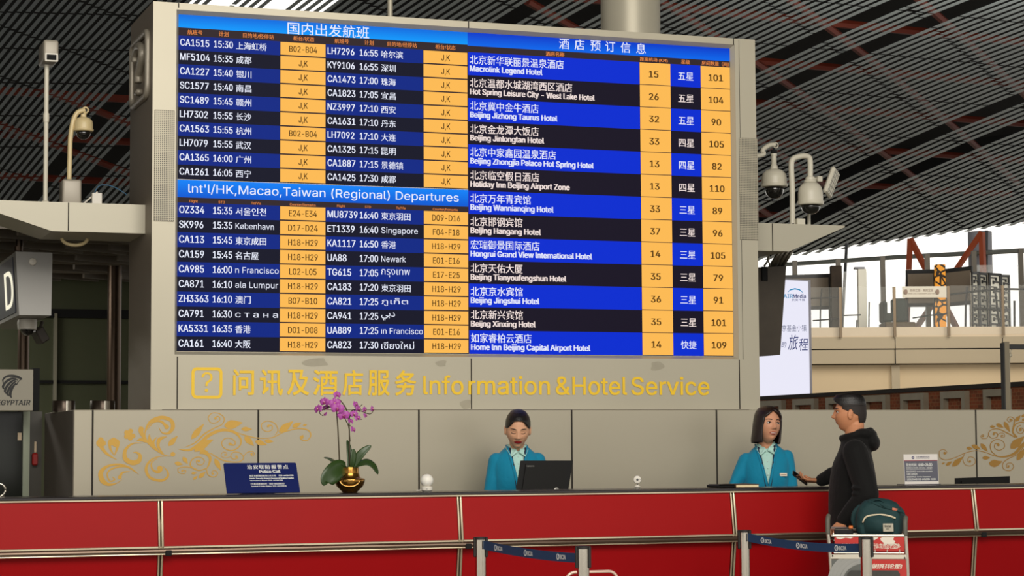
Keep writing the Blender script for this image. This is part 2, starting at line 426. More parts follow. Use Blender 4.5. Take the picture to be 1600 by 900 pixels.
D.leaf((250, 360), (378, 205), 62); D.leaf((580, 228), (765, 195), 92); D.leaf((752, 258), (860, 262), 46); D.leaf((785, 335), (880, 430), 62); D.leaf((890, 380), (1010, 420), 56); D.leaf((985, 378), (1078, 385), 40)
D.leaf((280, 485), (472, 365), 88, -10); D.stroke([(340, 480), (400, 500), (440, 560), (410, 650)], [60, 40, 26, 10])
D.stroke([(680, 285), (800, 325), (920, 350), (1060, 345), (1180, 290), (1320, 255), (1420, 270), (1450, 320), (1420, 370), (1365, 370), (1345, 340), (1375, 325)], [6, 10, 9, 8, 9, 12, 12, 11, 10, 10, 12, 16])
D.dot(1362, 342, 16)
D.stroke([(1090, 320), (1120, 270), (1090, 205), (1020, 178), (960, 205), (960, 255), (1010, 285), (1060, 265), (1060, 225), (1020, 222)], [5, 9, 9, 8, 8, 8, 8, 8, 8, 14]); D.dot(1022, 230, 13)
D.leaf((1130, 292), (1272, 180), 72); D.leaf((1265, 240), (1355, 195), 48); D.leaf((1370, 225), (1415, 212), 22)
D.stroke([(410, 650), (320, 675), (240, 625), (265, 560), (330, 540), (380, 575), (360, 615), (315, 615), (300, 580), (330, 575)], [9, 12, 12, 10, 9, 8, 8, 8, 8, 14]); D.dot(325, 580, 13)
D.stroke([(300, 660), (200, 640), (120, 655), (125, 695), (175, 708), (195, 680), (160, 670)], [6, 8, 8, 8, 7, 7, 10]); D.dot(158, 680, 10)
D.leaf((82, 600), (165, 615), 42); D.leaf((165, 540), (215, 610), 44); D.leaf((248, 705), (308, 700), 26); D.leaf((270, 768), (312, 730), 28); D.leaf((325, 750), (392, 690), 44)
D.stroke([(400, 655), (420, 720), (480, 740), (515, 705), (485, 675), (455, 690), (468, 710)], [10, 9, 8, 8, 7, 7, 12]); D.leaf((485, 555), (550, 680), 52); D.dot(465, 708, 11)
D.stroke([(440, 500), (520, 550), (600, 582), (720, 590), (775, 550), (740, 500), (680, 490), (645, 525), (670, 560), (715, 550), (705, 530)], [8, 12, 11, 9, 9, 8, 8, 8, 8, 8, 12]); D.dot(702, 535, 12)
D.stroke([(645, 535), (590, 550), (548, 525), (570, 490), (605, 500), (600, 525)], [5, 6, 6, 6, 7, 10]); D.dot(590, 518, 10)
D.stroke([(770, 540), (810, 495), (860, 485), (885, 510), (860, 530), (845, 510)], [6, 7, 7, 7, 7, 10]); D.dot(855, 510, 12)
obj('floral_decal', D.bm, M_goldL, wall, label='golden spiral vine decal behind the blue police sign')
D = Deco(1440, 640, 6.925)
D.stroke([(190, 480), (200, 520), (260, 545), (360, 520), (470, 470), (580, 445), (680, 460), (790, 500), (900, 510), (1010, 470), (1080, 395), (1200, 300)], [6, 8, 8, 8, 8, 8, 8, 10, 18, 30, 36, 40])
D.stroke([(188, 490), (195, 445), (240, 432), (270, 460), (250, 482), (235, 465)], [6, 6, 6, 7, 9, 12]); D.dot(248, 470, 14)
D.stroke([(470, 470), (445, 530), (470, 595), (535, 608), (580, 570), (560, 520), (510, 515), (500, 560), (530, 570)], [6, 7, 7, 7, 7, 7, 7, 8, 12]); D.dot(522, 560, 12)
D.stroke([(820, 505), (755, 450), (745, 370), (810, 322), (880, 345), (895, 405), (840, 440), (790, 415), (795, 370), (830, 370)], [9, 10, 9, 8, 8, 8, 8, 8, 9, 16]); D.dot(828, 382, 15)
D.stroke([(1010, 300), (920, 250), (820, 208), (745, 225), (722, 270), (760, 310), (815, 295), (815, 255), (775, 250)], [12, 12, 10, 8, 8, 8, 8, 8, 14]); D.dot(778, 265, 12)
D.stroke([(722, 275), (700, 310), (655, 312), (640, 285), (668, 272), (668, 295)], [5, 7, 7, 7, 7, 10]); D.stroke([(815, 290), (845, 255), (890, 260), (895, 295), (860, 298), (862, 275)], [5, 6, 6, 6, 6, 10]); D.dot(660, 290, 9); D.dot(873, 282, 9)
D.stroke([(1030, 300), (985, 240), (1000, 150), (1000, 100), (955, 78), (925, 105), (945, 133), (980, 115), (955, 100)], [22, 16, 14, 8, 7, 7, 7, 8, 12]); D.dot(960, 108, 11)
D.stroke([(985, 240), (1010, 165), (1080, 135), (1150, 160)], [14, 12, 10, 9]); D.spiral(1072, 222, 52, 10, 270, -1.4, [8, 8, 9, 14]); D.dot(1070, 220, 14)
D.leaf((738, 185), (798, 185), 32); D.leaf((805, 155), (885, 195), 44); D.leaf((892, 130), (955, 245), 48); D.leaf((1015, 128), (1068, 62), 44); D.leaf((1080, 80), (1125, 48), 32); D.leaf((1082, 112), (1140, 105), 30)
D.leaf((960, 420), (1110, 290), 90); D.leaf((485, 415), (552, 425), 38); D.leaf((540, 385), (638, 430), 50); D.leaf((638, 368), (714, 455), 48); D.leaf((655, 522), (742, 522), 44); D.leaf((725, 580), (872, 560), 82, 10); D.leaf((1030, 550), (1130, 410), 66)
D.leaf((218, 588), (252, 572), 18); D.leaf((262, 605), (330, 560), 36); D.leaf((330, 615), (448, 510), 62)
D.stroke([(1110, 390), (1040, 480), (940, 530), (880, 580), (885, 640), (950, 662), (995, 620), (970, 580), (925, 585), (920, 625), (945, 625)], [8, 10, 10, 9, 8, 8, 8, 8, 8, 8, 12]); D.dot(940, 612, 11)
obj('floral_decal', D.bm, M_goldR, wall, label='bronze vine decal beside the hours sign')
for ch in wall.children:
    if ch.name.startswith('floral'): pass
# ================================================================== DEPARTURE BOARD
YB = 2.0; BX0, BX1, BZ0, BZ1 = -1.783, 2.612, 1.6925, 4.388; BD = .88
SX0, SX1, SZ0, SZ1 = -1.608, 2.4245, 2.076, 4.318; YS = 2.035
board = thing('departure_board', 'huge grey-framed flight and hotel information board standing on the low back wall', 'information board', ((BX0 + BX1) / 2, YB + .4, BZ0))
hb = B()
# front frame with bevelled opening, sides, back
o4 = [(BX0, BZ0), (BX1, BZ0), (BX1, BZ1), (BX0, BZ1)]; ix0, ix1, iz0, iz1 = SX0 - .02, SX1 + .025, SZ0 - .02, SZ1 + .025
i4 = [(ix0, iz0), (ix1, iz0), (ix1, iz1), (ix0, iz1)]; s4 = [(SX0, SZ0), (SX1, SZ0), (SX1, SZ1), (SX0, SZ1)]
va = [hb.verts.new((x, YB, z)) for x, z in o4]; vb = [hb.verts.new((x, YB, z)) for x, z in i4]; vc = [hb.verts.new((x, YS + .003, z)) for x, z in s4]; vd = [hb.verts.new((x, YB + BD, z)) for x, z in o4]
for i in range(4):
    j = (i + 1) % 4
    hb.faces.new((va[i], va[j], vb[j], vb[i])); hb.faces.new((vb[i], vb[j], vc[j], vc[i])); f = hb.faces.new((va[j], va[i], vd[i], vd[j]))
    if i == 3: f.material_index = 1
hb.faces.new(vd); hb.faces.new(vc)
obj('housing', hb, [M_frame, M_frame_shade], board)
sb = B()
def vseam(px_, py0, py1):
    x = atY(px_, (py0 + py1) / 2, YB).x; box(sb, x - .004, x + .004, YB - .0015, YB + .004, atY(px_, py1, YB).z, atY(px_, py0, YB).z)
vseam(277, 557, 639); vseam(736.5, 560, 639); vseam(1155.5, 562, 639); vseam(279, 5, 12); vseam(732, 33, 44); vseam(1146, 60, 70)
box(sb, SX0 - .1, SX1 + .1, YB - .0015, YB + .004, BZ0 - .0, BZ0 + .004)
box(sb, SX1 + .056, SX1 + .059, YB - .0015, YB + .004, SZ0 - .02, SZ1 + .06)
obj('panel_joint', sb, M_seam, board)
# smudges where old letters were removed
M_smudge = mat('faded_glue_patch', (160, 153, 134), .55, .1, var=.1, scale=18)
kb = B()
for (px_, py_, rx, ry) in ((494, 566, 20, 8), (690, 568, 9, 6), (1026, 572, 12, 9), (728, 632, 9, 9)):
    c = atY(px_, py_, YB); n = 18; kb.faces.new([kb.verts.new((c.x + rx / 240 * (1 + .25 * math.sin(3 * a + px_)) * math.cos(a), YB - .0008, c.z + ry / 240 * (1 + .2 * math.sin(2 * a + 1)) * math.sin(a))) for a in [2 * math.pi * q / n for q in range(n)]])
obj('stain', kb, M_smudge, board)
# perforated loudspeaker strips
def perf():
    m = mat('perforated_grille', (170, 163, 143), .45, .25); nt = m.node_tree; b = nt.nodes['Principled BSDF']
    tc = nt.nodes.new('ShaderNodeTexCoord'); mp = nt.nodes.new('ShaderNodeMapping'); mp.inputs['Scale'].default_value = (80, 80, 80)
    fr = nt.nodes.new('ShaderNodeVectorMath'); fr.operation = 'FRACTION'; sb_ = nt.nodes.new('ShaderNodeVectorMath'); sb_.operation = 'SUBTRACT'; sb_.inputs[1].default_value = (.5, .5, .5)
    ml = nt.nodes.new('ShaderNodeVectorMath'); ml.operation = 'MULTIPLY'; ml.inputs[1].default_value = (1, 0, 1)
    ln = nt.nodes.new('ShaderNodeVectorMath'); ln.operation = 'LENGTH'; lt = nt.nodes.new('ShaderNodeMath'); lt.operation = 'LESS_THAN'; lt.inputs[1].default_value = .3
    mx = nt.nodes.new('ShaderNodeMix'); mx.data_type = 'RGBA'; mx.inputs['A'].default_value = L((166, 159, 140)); mx.inputs['B'].default_value = L((52, 46, 38))
    nt.links.new(tc.outputs['Object'], mp.inputs[0]); nt.links.new(mp.outputs[0], fr.inputs[0]); nt.links.new(fr.outputs[0], sb_.inputs[0]); nt.links.new(sb_.outputs[0], ml.inputs[0]); nt.links.new(ml.outputs[0], ln.inputs[0])
    nt.links.new(ln.outputs['Value'], lt.inputs[0]); nt.links.new(lt.outputs[0], mx.inputs['Factor']); nt.links.new(mx.outputs['Result'], b.inputs['Base Color']); return m
M_perf = perf()
for (a, b, c, d) in ((241, 172, 272, 346), (1155.5, 216, 1184, 375)):
    x0, x1, z0, z1 = rectY(a, b, c, d, YB); g = B(); box(g, x0, x1, YB - .006, YB + .002, z0, z1, .002); obj('speaker_grille', g, M_perf, board)
# embossed question mark plate on the left side
qb = B(); XS = BX0
qy0, qy1 = YB + .12, YB + .74; qz1 = atX(222, 60, XS).z; qz0 = atX(222, 158, XS).z
def sideP(y, z, lift=0): return Vector((XS - lift, y, z))
rr_ = round_rect((qy0 + qy1) / 2, (qz0 + qz1) / 2, qy1 - qy0, qz1 - qz0, .07, 5)
tube(qb, [sideP(y, z, .012) for y, z in rr_ + rr_[:2]], .022, 8, hint=Vector((1, 0, 0)))
cy_, czq = (qy0 + qy1) / 2, (qz0 + qz1) / 2; hh = (qz1 - qz0)
qp = [(cy_ + .14, czq + .18 * hh), (cy_ + .12, czq + .30 * hh), (cy_, czq + .37 * hh), (cy_ - .12, czq + .30 * hh), (cy_ - .14, czq + .16 * hh), (cy_ - .06, czq + .02 * hh), (cy_, czq - .08 * hh), (cy_, czq - .2 * hh)]
tube(qb, smooth_path([sideP(y, z, .02) for y, z in qp], 5), .03, 8, hint=Vector((1, 0, 0)))
box(qb, XS - .045, XS + .01, cy_ - .05, cy_ + .05, czq - .4 * hh, czq - .31 * hh, .012)
obj('question_mark_relief', qb, mat('relief_metal', (160, 152, 138), .4, .3), board, smooth=True)
# screens
def colx(px_): return atY(px_, 300, YS).x
def tz(t): return SZ1 + (SZ0 - SZ1) * t
XA, XB_, XC, XD, XE, XF, XG, XH, XI = SX0, colx(437), colx(509), colx(661.5), colx(731.5), colx(1001), colx(1049.5), colx(1096.5), SX1
E_row1 = emit('led_navy', (6, 38, 132)); E_row2 = emit('led_dark', (17, 18, 38)); E_yel = emit('led_amber', (252, 186, 84)); E_hot1 = emit('led_royal_blue', (0, 44, 208)); E_hot2 = emit('led_black', (22, 16, 34))
E_hdr = emit('led_header_strip', (50, 38, 42)); E_white = emit('led_white_text', (236, 240, 255)); E_orange = emit('led_orange_text', (238, 140, 70)); E_brown = emit('led_brown_text', (70, 44, 8)); E_pink = emit('led_warm_white_text', (250, 232, 226))
E_gapd = emit('led_gap', (30, 20, 6))
E_top = emit_grad('led_azure_bar', (0, 112, 226), (0, 150, 250), .1, .9); E_mid = emit_grad('led_blue_bar', (8, 128, 246), (2, 92, 214), .1, .9); E_hb = emit_grad('led_hotel_bar', (0, 62, 205), (0, 100, 232), .1, .9)
TITLE = []
def header(panel, x0, x1, t0, t1, m, name='header_bar'):
    g = B(); quad(g, x0, x1, tz(t1), tz(t0), YS - .001); obj(name, g, m, panel)
def flights(label, t_bar0, t_bar1, t_h, t0, t1, rows, heads, hm, title):
    g = B(); quad(g, XA, XE, tz(t1), tz(t_bar1), YS, 2); n = 10; dt = (t1 - t0) / n
    for i in range(n):
        for xa, xb in ((XA, XB_), (XC, XD)): quad(g, xa, xb, tz(t0 + dt * (i + 1)), tz(t0 + dt * i), YS - .0008, i % 2)
    panel = obj('display_panel', g, [E_row1, E_row2, E_hdr], board, label=label)
    header(panel, XA, XE, t_bar0, t_bar1, hm)
    c = B()
    for i in range(n):
        for xa, xb in ((XB_, XC), (XD, XE)): quad(c, xa + .003, xb - .003, tz(t0 + dt * (i + 1)) + .006, tz(t0 + dt * i) - .003, YS - .0012)
    obj('counter_cell_pattern', c, E_yel, panel)
    tw = B(); tk = B(); to = B(); rh = (SZ1 - SZ0) * dt
    for i, (lf, rt) in enumerate(rows):
        zb = tz(t0 + dt * i) - rh * .70
        for (fl_, tm, ds, ct), xa, xb, xc in ((lf, XA, XB_, XC), (rt, XC, XD, XE)):
            U = (XB_ - XA) / 157.0
            Yt = YS - .0035
            text(tw, fl_, (xa + 2.5 * U, Yt, zb), rh * .475, xs=.80, bold=.022); text(tw, tm, (xa + 54 * U, Yt, zb), rh * .47, width=(29 if tm[:2] == '15' or tm[:2] == '16' else 29) * U, bold=.022)
            if all(ord(q) < 0x600 for q in ds): text(tw, ds, (xa + 88.5 * U, Yt, zb + rh * .03), rh * .4, xs=.86, width=min(len(ds) * 6.6, 67) * U if len(ds) > 4 else None)
            elif ord(ds[0]) in range(0xE00, 0xE80) or ord(ds[0]) > 0xFE00: text(tw, ds, (xa + 88.5 * U, Yt, zb - rh * .03), rh * .55, cjk=True, width=(24 + 3.2 * len(ds)) * U if ord(ds[0]) < 0xF00 else 22 * U)
            else: text(tw, ds, (xa + 88.5 * U, Yt, zb - rh * .05), rh * .53, cjk=True, width=11.8 * U * len(ds), bold=.014)
            text(tk, ct, ((xb + xc) / 2, Yt, tz(t0 + dt * i) - rh * .70), rh * .42, xs=.79, align='C', bold=.016)
    hz = tz(t_h) ; hh_ = (tz(t_bar1) - tz(t0)) * .56
    for s, u in heads:
        cj = any(ord(q) > 0x3000 for q in s)
        for off in (0, XC - XA): text(to, s, (XA + off + u * (XB_ - XA) / 157.0, YS - .0035, hz), hh_ * (1.05 if cj else .8), align='C', cjk=cj, bold=.012)
    obj('lettering', tw, E_white, panel, label='white flight rows'); obj('counter_lettering', tk, E_brown, panel); obj('column_lettering', to, E_orange, panel)
    t_ = B(); body, u, cap, wd, cj, tb_ = title
    text(t_, body, (XA + u * (XE - XA), YS - .004, tz(tb_)), cap, width=wd, align='C', cjk=cj, bold=.004)
    obj('title_lettering', t_, E_white, panel)
R1 = [(('CA1515', '15:30', '上海虹桥', 'B02-B04'), ('LH7296', '16:55', '哈尔滨', 'J,K')), (('MF5104', '15:35', '成都', 'J,K'), ('KY9106', '16:55', '深圳', 'J,K')),
      (('CA1227', '15:40', '银川', 'J,K'), ('CA1473', '17:00', '珠海', 'J,K')), (('SC1577', '15:40', '南昌', 'J,K'), ('CA1823', '17:05', '宜昌', 'J,K')),
      (('SC1489', '15:45', '赣州', 'J,K'), ('NZ3997', '17:10', '西安', 'J,K')), (('LH7302', '15:55', '长沙', 'J,K'), ('CA1631', '17:10', '丹东', 'J,K')),
      (('CA1563', '15:55', '杭州', 'B02-B04'), ('LH7092', '17:10', '大连', 'J,K')), (('LH7079', '15:55', '武汉', 'J,K'), ('CA1325', '17:15', '昆明', 'J,K')),
      (('CA1365', '16:00', '广州', 'J,K'), ('CA1887', '17:15', '景德镇', 'J,K')), (('CA1261', '16:05', '西宁', 'J,K'), ('CA1425', '17:30', '成都', 'J,K'))]
R2 = [(('OZ334', '15:35', '서울인천', 'E24-E34'), ('MU8739', '16:40', '東京羽田', 'D09-D16')), (('SK996', '15:35', 'København', 'D17-D24'), ('ET1339', '16:40', 'Singapore', 'F04-F18')),
      (('CA113', '15:45', '東京成田', 'H18-H29'), ('KA1117', '16:50', '香港', 'H18-H29')), (('CA159', '15:45', '名古屋', 'H18-H29'), ('UA88', '17:00', 'Newark', 'E01-E16')),
      (('CA985', '16:00', 'n Francisco', 'L02-L05'), ('TG615', '17:05', 'กรุงเทพ', 'E17-E25')), (('CA871', '16:10', 'ala Lumpur', 'H18-H29'), ('CA183', '17:20', '東京羽田', 'H18-H29')),
      (('ZH3363', '16:10', '澳门', 'B07-B10'), ('CA821', '17:25', 'ภูเก็ต', 'H18-H29')), (('CA791', '16:30', ' с т а н а', 'H18-H29'), ('CA941', '17:25', '\uFEF2\uFE91\uFEA9', 'H18-H29')),
      (('KA5331', '16:35', '香港', 'D01-D08'), ('UA889', '17:25', 'ın Francisco', 'E01-E16')), (('CA161', '16:40', '大阪', 'H18-H29'), ('CA823', '17:30', 'เชียงใหม่', 'H18-H29'))]
flights('domestic departures table', 0.0, .039, .0585, .0632, .4906, R1, [('航班号', 25), ('计划', 69), ('目的地/经停站', 123), ('柜台/状态', 194)], E_top, ('国内出发航班', .507, .083, colx(573) - colx(445), True, .0395))
flights('international departures table', .4926, .5445, .559, .5605, .9985, R2, [('Flight', 24), ('STD', 67), ('To/Via', 120), ('Counter/Remarks', 193)], E_mid, ("Int'l/HK,Macao,Taiwan (Regional) Departures", .5, .0565, colx(715) - colx(292.5), False, .530))
HT = [('北京新华联丽景温泉酒店', 'Macrolink Legend Hotel', 15, '五星', 101), ('北京温都水城湖湾西区酒店', 'Hot Spring Leisure City - West Lake Hotel', 26, '五星', 104), ('北京冀中金牛酒店', 'Beijing Jizhong Taurus Hotel', 32, '五星', 90),
      ('北京金龙潭大饭店', 'Beijing Jinlongtan Hotel', 33, '四星', 105), ('北京中家鑫园温泉酒店', 'Beijing Zhongjia Palace Hot Spring Hotel', 13, '四星', 82), ('北京临空假日酒店', 'Holiday Inn Beijing Airport Zone', 13, '四星', 110),
      ('北京万年青宾馆', 'Beijing Wannianqing Hotel', 33, '三星', 89), ('北京邯钢宾馆', 'Beijing Hangang Hotel', 37, '三星', 96), ('宏瑞御景国际酒店', 'Hongrui Grand View International Hotel', 14, '三星', 105),
      ('北京天佑大厦', 'Beijing Tianyoufengshun Hotel', 35, '三星', 79), ('北京京水宾馆', 'Beijing Jingshui Hotel', 36, '三星', 91), ('北京新兴宾馆', 'Beijng Xinxing Hotel', 35, '三星', 101), ('如家睿柏云酒店', 'Home Inn Beijing Capital Airport Hotel', 14, '快捷', 109)]
g = B(); quad(g, XE, XI, tz(.9985), tz(.04), YS, 2); t0, dt = .0618, (.9985 - .0618) / 13; rh = (SZ1 - SZ0) * dt
for i in range(13):
    for xa, xb in ((XE, XF), (XG, XH)): quad(g, xa + (.003 if xa == XE else 0), xb, tz(t0 + dt * (i + 1)), tz(t0 + dt * i), YS - .0008, i % 2)
hp = obj('display_panel', g, [E_hot1, E_hot2, E_hdr], board, label='hotel booking table')
header(hp, XE, XI, 0, .042, E_hb)
c = B(); tw = B(); tp = B(); tk = B(); to = B(); Yt = YS - .0035; px1 = (XF - XE) / 269.5
EW = (111, 193, 134, 113, 190.6, 152.5, 127, 107, 187, 146, 104, 98, 183)
for i, (cn, en, km, st, rm) in enumerate(HT):
    zt = tz(t0 + dt * i)
    for xa, xb in ((XF, XG), (XH, XI)): quad(c, xa + .002, xb - .001, zt - rh + .004, zt - .001, YS - .0012)
    tgt = tw if i % 2 == 0 else tp
    text(tgt, cn, (XE + 3 * px1, Yt, zt - rh * .52), rh * .40, cjk=True, width=13.2 * px1 * len(cn), bold=.012)
    text(tgt, en, (XE + 3 * px1, Yt, zt - rh * .83), rh * .245, width=EW[i] * px1, bold=.05)
    text(tgt, st, ((XG + XH) / 2, Yt, zt - rh * .70), rh * .36, cjk=True, width=25 * px1, align='C', bold=.01)
    text(tk, str(km), ((XF + XG) / 2 - 3 * px1, Yt, zt - rh * .66), rh * .29, align='C', bold=.03); text(tk, str(rm), ((XH + XI) / 2, Yt, zt - rh * .66), rh * .29, align='C', bold=.03)
hz = tz(.0595)
for s, xc, wd in (('酒店名称', XE + 135 * px1, 29), ('距离机场 (KM)', (XF + XG) / 2 - 2 * px1, 45), ('星级', (XG + XH) / 2, 14), ('房间数量（间）', (XH + XI) / 2, 45)): text(to, s, (xc, Yt, hz), .031, cjk=True, width=wd * px1, align='C', bold=.02)
obj('rate_cell_pattern', c, E_yel, hp); obj('lettering', tw, E_white, hp); obj('lettering', tp, E_pink, hp); obj('number_lettering', tk, E_brown, hp); obj('column_lettering', to, E_orange, hp)
t_ = B()
for s, px_ in zip('酒店预订信息', (881, 905, 930, 953, 977, 1001)):
    text(t_, s, (atY(px_, 72, YS).x, YS - .004, tz(.0345)), .074, cjk=True, align='C', bold=.008)
obj('title_lettering', t_, E_white, hp)
# yellow lettering below the screen
M_yel = mat('yellow_sticker', (240, 196, 28), .45)
yb = B(); Yy = YB - .003
def zrow(y): return atY(700, y + 0.3, YB).z
for s, a, b, bo in (('问', 364, 397, 0), ('讯', 406, 442, 0), ('及', 448.5, 483, 0), ('酒', 489, 528, 0), ('店', 535, 567.5, 0), ('服', 574.5, 609, 0), ('务', 617, 650.5, 0)):
    x0 = atY(a, 600, YB).x; x1 = atY(b, 600, YB).x; text(yb, s, (x0, Yy, zrow(618)), zrow(580) - zrow(618), cjk=True, width=(x1 - x0) * .96, depth=.002, bold=.018, heavy=1.5)
for s, a, b in (('Info', 661, 724), ('rmation', 731.5, 860), ('&', 868, 890), ('Hotel', 894, 980), ('Service', 986, 1109)):
    x0 = atY(a, 600, YB).x; x1 = atY(b, 600, YB).x; text(yb, s, (x0, Yy, zrow(616)), zrow(588) - zrow(616), width=(x1 - x0) * .985, depth=.002, bold=.010, heavy=1.2)
obj('yellow_lettering', yb, M_yel, board)
pb = B(); x0, x1, z0, z1 = rectY(299, 574, 347.5, 623, YB); mk = lambda x, z: Vector((x, Yy, z))
frame_loop(pb, round_rect((x0 + x1) / 2, (z0 + z1) / 2, x1 - x0, z1 - z0, .035), round_rect((x0 + x1) / 2, (z0 + z1) / 2, x1 - x0 - .04, z1 - z0 - .04, .018), mk)
text(pb, '?', ((x0 + x1) / 2, Yy, z0 + .045), (z1 - z0) * .62, align='C', bold=-.01)
obj('question_mark_pictogram', pb, M_yel, board)
# side wings halfway up the board
M_wing = mat('wing_panel', (178, 172, 154), .45, .2, var=.05, scale=1.2)
YWg = 2.25
wl = B(); P = lambda x, y: atY(x, y, YWg)
zt_ = P(100, 316).z
lx1 = BX0 + .004; lx0 = P(-60, 316).x
prism(wl, [(lx1, YWg, zt_), (lx0, YWg, zt_), (lx0, YWg, zt_ - .01), (P(81, 361).x, YWg, P(81, 361).z), (lx1, YWg, P(81, 361).z)], (0, .6, 0))
wing_l = obj('side_wing', wl, M_wing, board)
ws = B(); xx = P(107, 340).x; box(ws, xx - .004, xx + .004, YWg - .002, YWg + .004, P(107, 361).z + .002, zt_ - .002); obj('panel_joint', ws, M_seam, wing_l)
YWr = 2.3; P = lambda x, y: atY(x, y, YWr); zt_ = P(1240, 350).z; zr = zt_
wr = B(); prism(wr, [(BX1 - .004, YWr, zt_), (P(1320, 354).x, YWr, zt_), (P(1320, 354).x, YWr, zt_ - .012), (P(1233, 393).x, YWr, P(1233, 393).z), (BX1 - .004, YWr, P(1233, 393).z)], (0, .6, 0))
wing_r = obj('side_wing', wr, M_wing, board)
ws = B(); xx = P(1207, 370).x; box(ws, xx - .004, xx + .004, YWr - .002, YWr + .004, P(1207, 393).z + .002, zt_ - .002); obj('panel_joint', ws, M_seam, wing_r)
# ================================================================== COUNTER
M_red = mat('red_lacquer_panel', (150, 6, 8), .5, var=.06, scale=3, spec=.15)
M_redlow = mat('red_lacquer_lower', (146, 2, 8), .5, var=.06, scale=3, spec=.15)
M_top = mat('dark_stone_top', (34, 28, 30), .25, var=.2, scale=20)
M_trim = mat('brushed_champagne_trim', (205, 192, 165), .28, .85)
M_rail = mat('dark_bronze_rail', (92, 76, 64), .3, .7)
CX0, CX1 = -3.9, 4.6
ctr = thing('service_counter', 'long red information counter with dark stone top and metal trim', 'counter', ((CX0 + CX1) / 2, .3, 0))
g = B(); box(g, CX0, CX1, -.012, .36, 1.1665, 1.182, .003); obj('countertop', g, M_top, ctr)
posts = [-6.2, atY(250, 800, 0).x, atY(717, 790, 0).x, atY(1144, 800, 0).x, atY(1520, 790, 0).x, 6]
edges = [CX0] + posts[1:5] + [CX1]
g = B(); box(g, CX0, CX1, .11, .34, .08, 1.1665); obj('carcass', g, mat('counter_carcass', (90, 60, 50), .6), ctr)
for i in range(5):
    a, b = edges[i], edges[i + 1]; pa = a + (.016 if i else 0); pb_ = b - (.016 if i < 4 else 0)
    g = B(); prism(g, [(pa, 0, 1.1545), (pa, -.034, .905), (pa, .02, .905), (pa, .02, 1.1545)], (pb_ - pa, 0, 0)); obj('upper_panel', g, M_red, ctr)
    g = B(); prism(g, [(pa, -.012, .855), (pa, .03, .58), (pa, .06, .1), (pa, .1, .1), (pa, .07, .6), (pa, .03, .855)], (pb_ - pa, 0, 0)); obj('lower_panel', g, M_redlow, ctr)
g = B(); box(g, CX0, CX1, -.011, .02, 1.155, 1.1655, .002)
obj('top_trim', g, M_trim, ctr)
g = B(); box(g, CX0, CX1, -.04, .02, .893, .905, .002); obj('rail_trim', g, M_trim, ctr)
g = B(); tube(g, [(CX0, -.052, .878), (CX1, -.052, .878)], .014, 10); box(g, CX0, CX1, -.03, .02, .858, .893)
obj('bumper_rail', g, M_rail, ctr)
g = B(); tube(g, [(CX0, -.056, .861), (CX1, -.056, .861)], .0045, 8); obj('rail_trim', g, M_trim, ctr)
for x in posts[1:5]:
    g = B()
    for dx, w_ in ((-.0095, .006), (.009, .0075)):
        path = [(x + dx, .0, 1.172), (x + dx, -.006, 1.14), (x + dx, -.042, .905), (x + dx, -.03, .872), (x + dx, -.02, .85), (x + dx, .022, .575), (x + dx, .052, .1)]
        tube(g, path, w_, 8, hint=Vector((0, 1, 0)))
    tube(g, [(x, .006, 1.17), (x, -.03, .905), (x, -.008, .85), (x, .03, .575), (x, .06, .1)], .006, 6, mi=1, hint=Vector((0, 1, 0)))
    obj('joint_post', g, [M_trim, M_rail], ctr, smooth=True)
    c_ = B(); box(c_, x + .02, x + .055, -.074, -.05, .852, .884, .004); obj('rail_bracket', c_, M_black, ctr)
# back desk the staff work at
g = B(); box(g, -2.2, 4.4, .345, .98, .70, .74, .004); box(g, -2.2, 4.4, .345, .37, .02, .7); obj('work_shelf', g, mat('desk_laminate', (120, 112, 100), .5), ctr)
# ================================================================== LEFT CONCOURSE
M_dkceil = mat('dark_canopy_soffit', (84, 76, 66), .6, var=.1, scale=2)
M_fin = mat('dark_baffle', (128, 119, 106), .5, var=.1, scale=2)
M_dkglass = mat('dark_green_glass', (84, 88, 68), .16, var=.25, scale=.8, spec=.6)
M_dkpost = mat('dark_bronze_column', (74, 58, 44), .3, .6)
M_ltpost = mat('pale_mullion', (150, 146, 128), .45, .2)
M_steel = mat('brushed_steel', (190, 184, 172), .25, .9)
ZC = 2.96; YG = 8.0
g = B(); box(g, -6.5, atY(220, 600, YG).x + 1.2, 3.0, YG + .4, ZC + .14, ZC + .165); soff = struct('ceiling_concourse', g, M_dkceil)
rows_ = [3.3 + .95 * k for k in range(5)]
g = B()
for k, yy in enumerate(rows_):
    for i in range(16):
        xx = -5.6 + i * .34 + (k % 2) * .12
        obox(g, Vector((xx, yy + .45, ZC + .07)), (Vector((.80, .60, 0)), Vector((-.60, .80, 0)), Vector((0, 0, 1))), (.33, .012, .07))
    box(g, -6.4, -.6, yy - .01, yy + .01, ZC + .02, ZC + .14)
fins = obj('ceiling_baffle', g, M_fin, soff)
x1 = atY(220, 600, YG).x + 1.0
g = B(); box(g, -6.5, x1, YG, YG + .05, 0, ZC + .14); gw = struct('window_1', g, M_dkglass)
g = B(); xm = atY(85.5, 560, YG).x; box(g, xm - .013, xm + .013, YG - .06, YG, 0, atY(85, 490, YG).z); obj('mullion', g, M_ltpost, gw)
g = B(); zz = atY(120, 597, YG).z; box(g, -6.5, x1, YG - .03, YG, zz - .015, zz + .015); obj('transom', g, M_black, gw)
g = B(); zz = atY(120, 492, YG).z; box(g, -6.5, x1, YG - .05, YG, zz - .03, zz + .05); obj('transom', g, M_black, gw)
g = B(); box(g, -6.6, -6.5, 1.0, YG + .4, 0, 5.0); struct('shade_wall_left', g, mat('dark_shade_wall', (40, 37, 32), .7))  # unseen wall added to block light from the left
